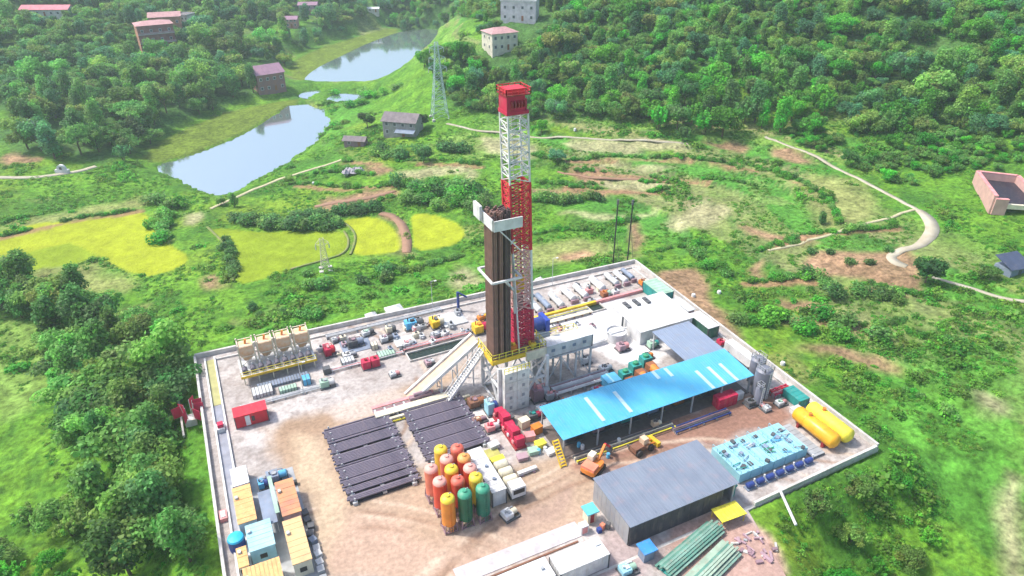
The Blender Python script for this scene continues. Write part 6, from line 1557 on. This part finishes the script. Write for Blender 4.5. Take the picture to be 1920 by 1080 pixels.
def ridge(label, a, b, w, h, m, name='green_shelter', n=12, e=.8):
    a, b = Vector((*a, 0)), Vector((*b, 0)); d = b - a; L = d.length; t = thing(name, label, 'shelter', (a + b) / 2, None, math.atan2(d.y, d.x))
    for k in range(n):
        x0, x1 = -L / 2 + L * k / n + .015, -L / 2 + L * (k + 1) / n - .015
        jj, ww = rnd.uniform(-.16, .16), w
        for s in (-1, 1):
            w = ww * rnd.uniform(.86, 1.1)
            MB((0, 0, -jj)).add([(x0, s * w / 2, e), (x1, s * w / 2, e), (x1, 0, h), (x0, 0, h), (x0, s * w / 2, e - .07), (x1, s * w / 2, e - .07), (x1, 0, h - .07), (x0, 0, h - .07)], [(0, 1, 2, 3), (7, 6, 5, 4), (0, 4, 5, 1), (1, 5, 6, 2), (2, 6, 7, 3), (3, 7, 4, 0)] if s < 0 else [(3, 2, 1, 0), (4, 5, 6, 7), (1, 5, 4, 0), (2, 6, 5, 1), (3, 7, 6, 2), (0, 4, 7, 3)]).build('roof_sheet', rnd.choice(m), t, False)
        w = ww
    for x in (-L / 2 + .2, 0, L / 2 - .2):
        for s in (-1, 1): MB().bar((x, s * (w / 2 - .15), 0), (x, s * (w / 2 - .15), e), .1).build('post', P('lightgrey'), t)
    MB().box(-L / 2 + .2, -w / 2 + .3, .01, L / 2 - .2, w / 2 - .3, .05).build('floor', P('plum'), t)
    return t
ga, gb = mat('green_sheet_pale', (.20, .36, .29), rough=.6, dirt=.6), mat('green_sheet', (.11, .27, .21), rough=.6, dirt=.5)
def stack(label, a, b, w, n, ms, z=.5):
    a, b = Vector((*a, 0)), Vector((*b, 0)); d = b - a; L = d.length; t = thing('sheet_stack', label, 'stack', (a + b) / 2, 'green sheet stacks', math.atan2(d.y, d.x))
    for k in range(n):
        y = -w / 2 + w * k / n; l0, l1 = rnd.uniform(-.5, .3), rnd.uniform(-.4, .5); h = z + .75 * (1 - abs(2 * (k + .5) / n - 1)) + rnd.uniform(-.08, .1)
        MB().box(-L / 2 + l0, y + .02, h - .22, L / 2 + l1, y + w / n - .02, h).build('sheet', rnd.choice(ms), t, False)
    for q in range(5): x = -L / 2 + .6 + (L - 1.2) * q / 4; MB().box(x - .12, -w / 2, 0, x + .12, w / 2, z - .28).build('bearer', P('wood'), t, False)
    MB().box(-L / 2, -w / 2 + .1, z - .28, L / 2, w / 2 - .1, z - .2).build('core', P('teal'), t, False)
gc = mat('green_sheet_white', (.34, .46, .36), rough=.6, dirt=.6)
stack('long stack of dull green sheets nearest the grey shed', (43.6, 45.4), (54.6, 48.3), 2.8, 8, [ga, gb, ga])
stack('pale stack of green and white sheets cut by the bottom edge', (44.6, 41.8), (54.0, 44.6), 3.2, 9, [ga, gc, gc, gb])
t = thing('rubble_pile', 'low pile of rubble and planks on the reddish soil', 'rubble', (57.5, 43.5, 0))
for k in range(26): MB().cbox(rnd.uniform(-2.4, 2.4), rnd.uniform(-2.2, 2.2), 0, rnd.uniform(.3, 1.6), rnd.uniform(.15, .5), rnd.uniform(.1, .4), rnd.uniform(0, 3)).build('plank', P(rnd.choice(['mauve', 'concrete', 'grey', 'mauve', 'plum'])), t, False)
t = thing('yellow_roof', 'bright yellow flat roof right below the grey shed', 'shelter', (57.2, 49.0, 0), rz=-.05); [MB().box(-2.1 + k * .7 + .015, -1.3, 1.5, -2.1 + (k + 1) * .7 - .015, 1.3, 1.58).build('roof_sheet', P('lemon'), t, False) for k in range(6)]; [MB().bar((x, y, 0), (x, y, 1.5), .1).build('post', P('yellow'), t) for x in (-1.9, 1.9) for y in (-1.1, 1.1)]
t = thing('white_pipe', 'long white pipe lying on the green slope below the blue yard', 'pipe', (66.2, 46.6, -2.4), rz=0); zt = float(terrain(66.2, 46.6)); t.location.z = zt + .6; MB().tube((1.1, 2.9, .5), (-1.0, -2.6, -.3), .22, 10).build('pipe', P('white'), t)
# flare stacks
for x, y, h, l in ((85.2, 122.4, 15.5, 'left black flare stack beyond the upper right wall'), (88.6, 121.4, 15.2, 'right black flare stack beyond the upper right wall')):
    t = thing('flare_stack', l, 'flare stack', (x, y, -2.4), 'flare stacks'); MB().tube((0, 0, 0), (0, 0, h + 2.4), .16, 10).build('pipe', P('black'), t); MB().tube((0, 0, h + 1.4), (0, 0, h + 2.5), .28, 10).build('tip', P('darkgrey'), t); MB().box(-.6, -.6, -.3, .6, .6, .2).build('footing', P('concrete'), t)
    b = MB(); [b.tube((0, 0, (h + 2.4) * .7), (3 * math.cos(a), 3 * math.sin(a), .2), .025, 4) for a in (.5, 2.6, 4.7)]; b.build('guy_wire', P('darkgrey'), t)
for x, y, l in ((66.2, 117.9, 'thin white lamp post on the upper wall right of the mast'), (38.6, 119.8, 'thin white lamp post on the upper wall left of the mast'), (8.5, 103, 'thin lamp post beside the upper road')):
    t = thing('lamp_post', l, 'lamp post', (x, y, 0)); MB().tube((0, 0, 0), (0, 0, 7), .07, 8, .05).build('pole', P('lightgrey'), t); MB().bar((0, 0, 7), (.8, -.3, 7.1), .08).build('arm', P('lightgrey'), t); MB().box(.6, -.45, 7.0, 1.1, -.15, 7.12).build('lamp', P('white'), t)

# denser equipment of the upper band and round the rig
pipeway('long low pale pipe run below the upper perimeter wall, left half', 16, 40, 118.2, 119.4, ('lightgrey', 'white', 'grey'), 3, .6, .12, 'pipe_run')
pipeway('long low pipe run along the front of the upper band', 14.5, 28, 107.0, 107.8, ('white', 'pink', 'lightgrey'), 3, .5, .1, 'pipe_run')
pipeway('pink and white pipe run beside the long dark basin', 28.5, 42, 107.6, 108.6, ('pink', 'lightgrey'), 3, .5, .12, 'pipe_run')
pipeway('pipe run between the troughs and the walkway right of the mast', 56.5, 68, 105.4, 106.4, ('grey', 'lemon', 'white'), 3, .5, .1, 'pipe_run')
pipeway('grey pipe run in front of the pump platform', -2, 12.6, 103.0, 104.2, ('lightgrey', 'grey', 'white'), 4, .4, .1, 'pipe_run')
extra = [(17.5, 117.0, ('grey', 'plum', 'white'), 'behind the red valve skid'), (23.8, 116.6, ('lightgrey', 'darkgrey', 'palegreen'), 'behind the dark pump set'), (28.2, 115.6, ('cream', 'darkgrey', 'grey'), 'just left of the blue generator'),
 (29.8, 109.2, ('lightgrey', 'grey', 'pink'), 'above the left end of the dark basin'), (36, 110, ('grey', 'slate', 'white'), 'above the middle of the dark basin'), (18.6, 110.8, ('white', 'grey', 'darkgrey'), 'left of the flat slab in the upper band'),
 (46.8, 112, ('orange', 'yellow', 'grey'), 'behind the drawworks'), (48.6, 106.8, ('lightgrey', 'cream', 'plum'), 'behind the mast foot on the white ground'), (53.0, 110.4, ('lemon', 'grey', 'cream'), 'at the left end of the trough row'),
 (53.4, 100.2, ('orange', 'cream', 'crimson'), 'behind the pale yellow walkway'), (57.0, 97.2, ('tan', 'yellow', 'grey'), 'right of the pale yellow walkway'), (60, 100.6, ('lightgrey', 'mauve', 'grey'), 'below the walkway strip'),
 (50.6, 96.6, ('cream', 'lightgrey', 'orange'), 'just right of the blue drawworks'), (72.6, 88.6, ('palegreen', 'teal', 'white'), 'at the lower left corner of the white shelter'), (69.6, 86.0, ('green', 'orange', 'darkgrey'), 'beside the upper left corner of the slate roof'),
 (58.2, 89.8, ('white', 'grey', 'darkgrey'), 'at the right end of the long white cabin'), (35.6, 101.6, ('lightgrey', 'tan', 'plum'), 'right of the pipe ramp top'), (31.6, 102.0, ('mauve', 'lightgrey', 'grey'), 'between pipe ramp and dark basin'),
 (24.6, 101.4, ('lightgrey', 'pink', 'white'), 'on the upper road left of the pipe ramp'), (12.8, 103.6, ('palegreen', 'white', 'grey'), 'in front of the right end of the hopper platform'), (47.4, 83.2, ('grey', 'plum', 'pink'), 'below the long white cabin, left part'),
 (55.6, 81.2, ('slate', 'lightgrey', 'crimson'), 'behind the rear edge of the blue roof'), (62.6, 76.0 + 3.2, ('crimson', 'pink', 'darkred'), 'at the rear edge of the blue roof below the mud pumps'), (33.6, 83.2, ('rust', 'plum', 'tan'), 'between right pipe rack and stair tower'),
 (84.0, 70.6, ('plum', 'slate', 'grey'), 'behind the grey upright tanks'), (79.0, 65.0, ('lightgrey', 'pink', 'grey'), 'below the slim grey tank'), (29.6, 62.8, ('white', 'cream', 'grey'), 'at the front of the white container by the silos')]
for i, (x, y, ms, wh) in enumerate(extra):
    w = rnd.uniform(1.8, 2.8); machine('equipment_skid', ms[0].replace('lightgrey', 'light grey').replace('palegreen', 'pale green') + ' skid machine ' + wh, 'machine', x, y, w, rnd.uniform(1.4, 2.2), rnd.uniform(1.0, 1.9), ms, None, rnd.choice([0, 0, math.pi / 2, .2]), i)

# small valve boxes and flanged pieces of the busy upper band
vb = {}
for i in range(60):
    x = rnd.uniform(14, 44) if i < 30 else rnd.uniform(48, 82)
    y = rnd.uniform(107.6, 117.0) if i < 30 else rnd.choice([rnd.uniform(107.8, 116.6), rnd.uniform(99, 104)])
    if i >= 30 and x > 66 and y < 105: x -= 15
    c = rnd.choice(['darkgrey', 'grey', 'slate', 'lightgrey', 'cream', 'plum', 'mauve', 'pink', 'white'])
    if c not in vb:
        t = thing('valve_box', '', 'box'); MB().box(-.5, -.35, 0, .5, .35, .75).build('box', P(c), t, False); MB().tube((-.7, 0, .4), (.8, 0, .4), .13, 8).build('pipe', P('lightgrey'), t); MB().tube((0, 0, .75), (0, 0, 1.05), .18, 8).build('valve', P('darkgrey'), t); vb[c] = t
    else: t = copy_thing(vb[c])
    t.location = (x, y, 0); t.rotation_euler.z = rnd.choice([0, math.pi / 2, .4]); sc = rnd.uniform(.7, 1.5); t.scale = (sc, sc, sc * rnd.uniform(.7, 1.2))
    t['label'] = 'small ' + c.replace('lightgrey', 'light grey').replace('darkgrey', 'dark grey') + ' valve box ' + ('on the upper band left of the mast' if i < 30 else 'on the upper band right of the mast'); t['group'] = 'valve boxes, ' + ('left' if i < 30 else 'right') + ' upper band'

# ------------------------------------------------------------ village, pylons, walled pit
CAMR = math.atan2(-FX, FY)
def house(label, px_, py_, w, d, h, rot, wallc, roofc, storeys=2, roof='gable', rh=2.2, name='house', cat='house', win=4, sink=1.0, balcony=False, side=None):
    p = T1(px_, py_); t = thing(name, label, cat, (p.x, p.y, p.z), None, CAMR + R(rot)); X, Y = w / 2, d / 2
    MB().box(-X, -Y, -sink - 2, X, Y, h).build('wall', wallc, t, False)
    if side: MB().box(-X - .06, -Y + .05, -sink, -X, Y - .05, h - .05).build('side_wall', side, t, False)
    e = .6
    if roof == 'flat':
        MB().box(-X - .3, -Y - .3, h, X + .3, Y + .3, h + .3).build('roof', roofc, t, False)
        for q in ((-X - .3, -Y - .3, X + .3, -Y - .1), (-X - .3, Y + .1, X + .3, Y + .3), (-X - .3, -Y - .1, -X - .1, Y + .1), (X + .1, -Y - .1, X + .3, Y + .1)): MB().box(q[0], q[1], h + .3, q[2], q[3], h + .9).build('parapet', wallc, t, False)
    elif roof == 'gable':
        for s in (-1, 1):
            for k in range(6):
                a, b = -X - e + (w + 2 * e) * k / 6 + .02, -X - e + (w + 2 * e) * (k + 1) / 6 - .02
                y0, z0 = s * (Y + e), h - .2
                vs = [(a, y0, z0), (b, y0, z0), (b, 0, h + rh), (a, 0, h + rh), (a, y0, z0 - .15), (b, y0, z0 - .15), (b, 0, h + rh - .15), (a, 0, h + rh - .15)]
                fs = [(0, 1, 2, 3), (7, 6, 5, 4), (0, 4, 5, 1), (1, 5, 6, 2), (2, 6, 7, 3), (3, 7, 4, 0)]
                if s > 0: fs = [f[::-1] for f in fs]
                MB().add(vs, fs).build('roof_panel', roofc, t, False)
        MB().add([(-X, -Y, h), (-X, Y, h), (-X, 0, h + rh - .2), (-X + .1, -Y, h), (-X + .1, Y, h), (-X + .1, 0, h + rh - .2)], [(0, 2, 1), (3, 4, 5), (0, 1, 4, 3), (1, 2, 5, 4), (2, 0, 3, 5)]).build('gable', wallc if side is None else side, t, False)
        MB().add([(X, -Y, h), (X, Y, h), (X, 0, h + rh - .2), (X - .1, -Y, h), (X - .1, Y, h), (X - .1, 0, h + rh - .2)], [(0, 1, 2), (3, 5, 4), (0, 3, 4, 1), (1, 4, 5, 2), (2, 5, 3, 0)]).build('gable', wallc, t, False)
    else:
        MB().add([(-X - e, -Y - e, h - .1), (X + e, -Y - e, h - .1), (X + e, Y + e, h - .1), (-X - e, Y + e, h - .1), (-X * .45, 0, h + rh), (X * .45, 0, h + rh)], [(0, 1, 5, 4), (1, 2, 5), (2, 3, 4, 5), (3, 0, 4), (3, 2, 1, 0)]).build('roof', roofc, t, False)
    gl = P('slate'); sh = h / storeys
    for f in range(storeys):
        for k in range(win):
            x = -X + w * (k + .5) / win
            if f == 0 and k == win // 2: MB().box(x - .5, -Y - .08, 0, x + .5, -Y - .02, 2.2).build('door', P('rust'), t, False); continue
            fr = MB().box(x - .65, -Y - .06, f * sh + .9, x + .65, -Y - .02, f * sh + 2.3).build('window', P('lightgrey'), t, False)
            MB().box(x - .5, -Y - .1, f * sh + 1.05, x + .5, -Y - .06, f * sh + 2.15).build('pane', P('darkgrey'), fr, False)
        for y in (-Y * .45, Y * .45):
            fr = MB().box(-X - .1, y - .5, f * sh + .9, -X - .06, y + .5, f * sh + 2.2).build('window', P('lightgrey'), t, False)
            MB().box(-X - .14, y - .38, f * sh + 1.05, -X - .1, y + .38, f * sh + 2.05).build('pane', P('darkgrey'), fr, False)
        if balcony and f > 0: MB().box(-X, -Y - 1.2, f * sh - .1, X, -Y - .1, f * sh + .1).build('balcony', P('lightgrey'), t, False); MB().box(-X, -Y - 1.25, f * sh + .1, X, -Y - 1.15, f * sh + .9).build('parapet', P('mauve'), t, False)
    return t
roof_grey = mat('tile_grey_roof', (.20, .17, .18), (.14, .12, .13), rough=.85, scale=.6, bump=.4); roof_pink = mat('pale_pink_roof', (.48, .27, .27), rough=.8); brickm = mat('brick_wall', (.50, .24, .15), rough=.9, dirt=.4)
mauve = mat('mauve_tile', (.30, .17, .24), (.24, .14, .2), rough=.8, scale=.5); pwall = mat('pale_render', (.62, .58, .56), rough=.9, dirt=.5)
t = house('grey two storey farmhouse standing alone left of the steel pylon', 757, 250, 12.5, 8, 5.6, -14, mat('render_shaded', (.34, .32, .31), rough=.9), roof_grey, 2, 'gable', 2.2, side=pwall)  # grey front and pale left side: shade and sun put into the wall colours
MB().add([(-1, -6.6, 2.2), (6.4, -6.6, 2.2), (6.4, -4.1, 2.9), (-1, -4.1, 2.9), (-1, -6.6, 2.1), (6.4, -6.6, 2.1), (6.4, -4.1, 2.8), (-1, -4.1, 2.8)], [(0, 1, 2, 3), (7, 6, 5, 4), (0, 4, 5, 1), (1, 5, 6, 2), (2, 6, 7, 3), (3, 7, 4, 0)]).build('awning', P('slate'), t, False)
house('low dark roofed shed left of the grey farmhouse', 668, 272, 7.5, 4, 2.4, -8, P('plum'), roof_grey, 1, 'gable', 1.0, 'shed', 'shed', 2)
house('brick three storey house with pinkish roof on the wooded upper left slope', 298, 92, 17, 12, 13, 32, mat('brick_shaded', (.30, .14, .13), rough=.9), roof_pink, 3, 'hip', 1.4, balcony=True, side=brickm)  # darker brick paints the shaded faces, brighter brick the sunlit left side
house('mauve roofed house right behind the brick three storey one', 316, 60, 16, 10, 9, 20, brickm, roof_pink, 2, 'gable', 1.8, side=pwall)
house('small white house right of the upper left brick houses', 350, 48, 8, 8, 6, -10, pwall, roof_grey, 2, 'flat')
house('long single storey house with a pinkish red roof at the top left edge', 92, 28, 26, 8, 3.6, 2, pwall, mat('rosy_roof', (.62, .20, .24), rough=.8), 1, 'gable', 1.8, win=7)
house('house with a big mauve roof beside the yellow green tree', 503, 165, 13, 12, 8, 38, mat('wall_redbrown', (.30, .15, .14), (.22, .14, .16), rough=.9), mauve, 2, 'gable', 3.0, side=mat('wall_rosy', (.48, .25, .24), rough=.9))
house('small pinkish house among dark trees at the top, left one of two', 546, 50, 9, 7, 5, 5, mat('wall_rosy', (.48, .25, .24)), mauve, 2, 'gable', 1.4)
house('greyish mauve house at the top edge, right one of two', 580, 24, 12, 8, 5.6, 5, P('mauve'), mauve, 2, 'gable', 1.4)
house('cream house with a hipped pinkish roof above the right end of the far pond', 937, 90, 12, 10, 7, 28, mat('wall_cream', (.66, .62, .50), rough=.9), roof_pink, 2, 'hip', 1.6)
house('white flat roofed two storey house at the top right of the far pond', 975, 36, 16, 9, 8, -12, mat('wall_white', (.68, .62, .66), rough=.9), P('lightgrey'), 2, 'flat')
house('low white roofed hut on the far bank of the far pond', 700, 22, 8, 4, 2.4, 4, pwall, P('white'), 1, 'gable', .8, 'hut', 'hut', 2)

def lattice(name, label, px_, py_, H, w0, w1, m, arms, r=.16, cat='pylon'):
    p = T1(px_, py_); t = thing(name, label, cat, (p.x, p.y, p.z), None, CAMR + .3); n = max(6, int(H / 2.4))
    lg = MB(); b = MB()
    W = lambda z: w0 * (1 - z / H) ** 1.3 + w1 * (1 - (1 - z / H) ** 1.3)
    for k in range(n):
        z0, z1 = H * k / n, H * (k + 1) / n; a, c = W(z0) / 2, W(z1) / 2
        for s, d in ((1, 1), (1, -1), (-1, -1), (-1, 1)): lg.bar((s * a, d * a, z0), (s * c, d * c, z1), r)
        for (s, d), (s2, d2) in (((1, 1), (1, -1)), ((1, -1), (-1, -1)), ((-1, -1), (-1, 1)), ((-1, 1), (1, 1))):
            b.bar((s * c, d * c, z1), (s2 * c, d2 * c, z1), r * .6); b.bar((s * a, d * a, z0), (s2 * c, d2 * c, z1), r * .6); b.bar((s2 * a, d2 * a, z0), (s * c, d * c, z1), r * .6)
    lg.build('legs', m, t, False); b.build('bracing', m, t, False)
    for z, L in arms:
        b = MB(); w = W(z) / 2
        for s in (-1, 1):
            for d in (-w, w): b.bar((s * w, d, z), (s * L, 0, z + .5), r * .7); b.bar((s * w, d, z + 1.3), (s * L, 0, z + .6), r * .6)
        b.build('cross_arm', m, t, False)
        for s in (-1, 1): MB().lathe(s * L, 0, [(.05, z - 1.1), (.16, z - 1), (.1, z - .7), (.16, z - .5), (.06, z + .4)], 8).build('insulator', P('lightgrey'), t)
    for s in (-1, 1):
        for d in (-1, 1): MB().box(s * w0 / 2 - .5, d * w0 / 2 - .5, -1.5, s * w0 / 2 + .5, d * w0 / 2 + .5, .2).build('footing', P('concrete'), t, False)
    return t
galv = mat('galvanised', (.42, .56, .56), rough=.5, metal=.1, dirt=.1)
lattice('power_pylon', 'tall grey green steel lattice pylon at the edge of the wood', 825, 220, 27.5, 6.0, 1.1, galv, [(18.0, 3.4), (21.5, 3.0), (25.0, 2.6)])
lattice('power_pylon', 'small pale lattice pylon standing on the rice field edge left of the mast', 611, 505, 8.5, 2.2, .9, P('cream'), [(6.8, 1.6)], .1)
# walled pit on the right
PC = [T1(1856, 402), T1(1826, 342), T1(1903, 346), T1(1942, 402)]
p = PC[0]; t = thing('walled_pit', 'roofless pit of pinkish brick walls with black water, at the right edge', 'pit', (p.x, p.y, max(q.z for q in PC) - .3))
pk = mat('pink_brick', (.56, .34, .30), (.46, .28, .25), rough=.9, dirt=.3, bump=.3)
a, c, e, f = [Vector((q.x - p.x, q.y - p.y, 0)) for q in PC]
def pw(u, v, h=2.9): 
    mb = MB(); mb.bar(u + Vector((0, 0, h / 2 - 1)), v + Vector((0, 0, h / 2 - 1)), .9, h + 2); mb.build('wall', pk, t, False)
    mb = MB(); mb.bar(u + Vector((0, 0, h + .05)), v + Vector((0, 0, h + .05)), 1.0, .12); mb.build('coping', P('pink'), t, False)
pw(a, c); pw(c, e); pw(e, f); pw(a, a.lerp(f, .3), 2.2)
MB().prism([(q.x, q.y) for q in (a, c, e, f)], .5, .9).build('dark_water', mat('black_water', (.02, .015, .03), rough=.5), t, False)
mb = MB(); mb.bar(a.lerp(f, .3) + Vector((0, 0, .4)), f + Vector((0, 0, .4)), .8, 1.2); mb.build('sill', P('cream'), t, False)
p = T1(118, 324); t = thing('tomb', 'small white arched tomb beside the left road', 'tomb', (p.x, p.y, p.z), None, CAMR)
MB().prism([(-2.2, -.6), (2.2, -.6), (2.2, .6), (-2.2, .6)], -1, 1.2).build('base', P('white'), t, False); b = MB()
b.add([(1.5 * math.cos(q * math.pi / 10), s, 1.2 + 1.7 * math.sin(q * math.pi / 10)) for s in (-.5, .5) for q in range(11)], [tuple(range(10, -1, -1))[::-1], tuple(range(21, 10, -1))[::-1]][:0] + [tuple(range(0, 11)), tuple(range(21, 10, -1))] + [(q, 11 + q, 12 + q, 1 + q) for q in range(10)] + [(10, 21, 11, 0)]); b.build('arch', P('white'), t, False)
MB().box(-.4, -.66, 1.3, .4, -.5, 2.2).build('plaque', P('darkgrey'), t, False)
p = T1(662, 326); t = thing('boulder', 'grey rock outcrop on the red bank left of the mast', 'rock', (p.x, p.y, p.z - .3))
g5 = random.Random(4)
for k in range(5):
    mb = MB(); pr_ = [(0.1, -.4)] + [(1.9 * math.sin(q / 5 * math.pi) * g5.uniform(.75, 1.1) + .05, 2.6 * q / 5) for q in range(1, 5)] + [(.05, 2.5)]
    mb.lathe(0, 0, [(r_ * g5.uniform(.8, 1), z_) for r_, z_ in pr_], 9); mb.v = [(v[0] * .8 + g5.uniform(-.25, .25) + (k - 2) * 1.2, v[1] + g5.uniform(-.25, .25) + (k % 2) * 1.2, v[2] * g5.uniform(.7, 1)) for v in mb.v]; mb.build('rock', mat('rock_grey', (.38, .36, .40), (.28, .26, .28), rough=.95), t, False)
p = T1(1895, 508); t = thing('dark_shelter', 'small dark blue sheet shelter among bushes at the right edge', 'shelter', (p.x, p.y, p.z), None, CAMR + .4)
MB().add([(-3.6, -2.2, 1.9), (3.6, -2.6, 1.5), (3.8, 2.4, 3.2), (-3.2, 2.6, 3.5), (-3.6, -2.2, 1.8), (3.6, -2.6, 1.4), (3.8, 2.4, 3.1), (-3.2, 2.6, 3.4)], [(0, 1, 2, 3), (7, 6, 5, 4), (0, 4, 5, 1), (1, 5, 6, 2), (2, 6, 7, 3), (3, 7, 4, 0)]).build('roof', mat('dark_blue_sheet', (.06, .075, .13), rough=.4), t, False)
MB().box(-3, -1.9, -1, 3.1, 2.1, 1.6).build('wall', P('slate'), t, False); MB().box(-.5, -1.96, 0, .5, -1.9, 1.4).build('door', P('darkgrey'), t, False)
for x, y, l in ((1348, 550, 'small white water tank on the bare slope beyond the right wall'), (1467, 684, 'small white tank in the grass right of the grey upright tanks'), (1078, 244, 'small white tomb marker above the footpath'), (1300, 556, 'tiny white sack outside the right wall'), (588, 345, 'small white hut on the bank left of the mast')):
    p = T1(x, y); t = thing('white_marker', l, 'marker', (p.x, p.y, p.z - .1)); MB().lathe(0, 0, [(.7, 0), (.75, .9), (.6, 1.25), (.1, 1.4)], 12).build('body', P('white'), t); MB().box(-.8, -.8, -.4, .8, .8, .1).build('base', P('concrete'), t); t.scale = (.62,) * 3
for pts, l in (([(1140, 486), (1146, 412)], ''),): pass
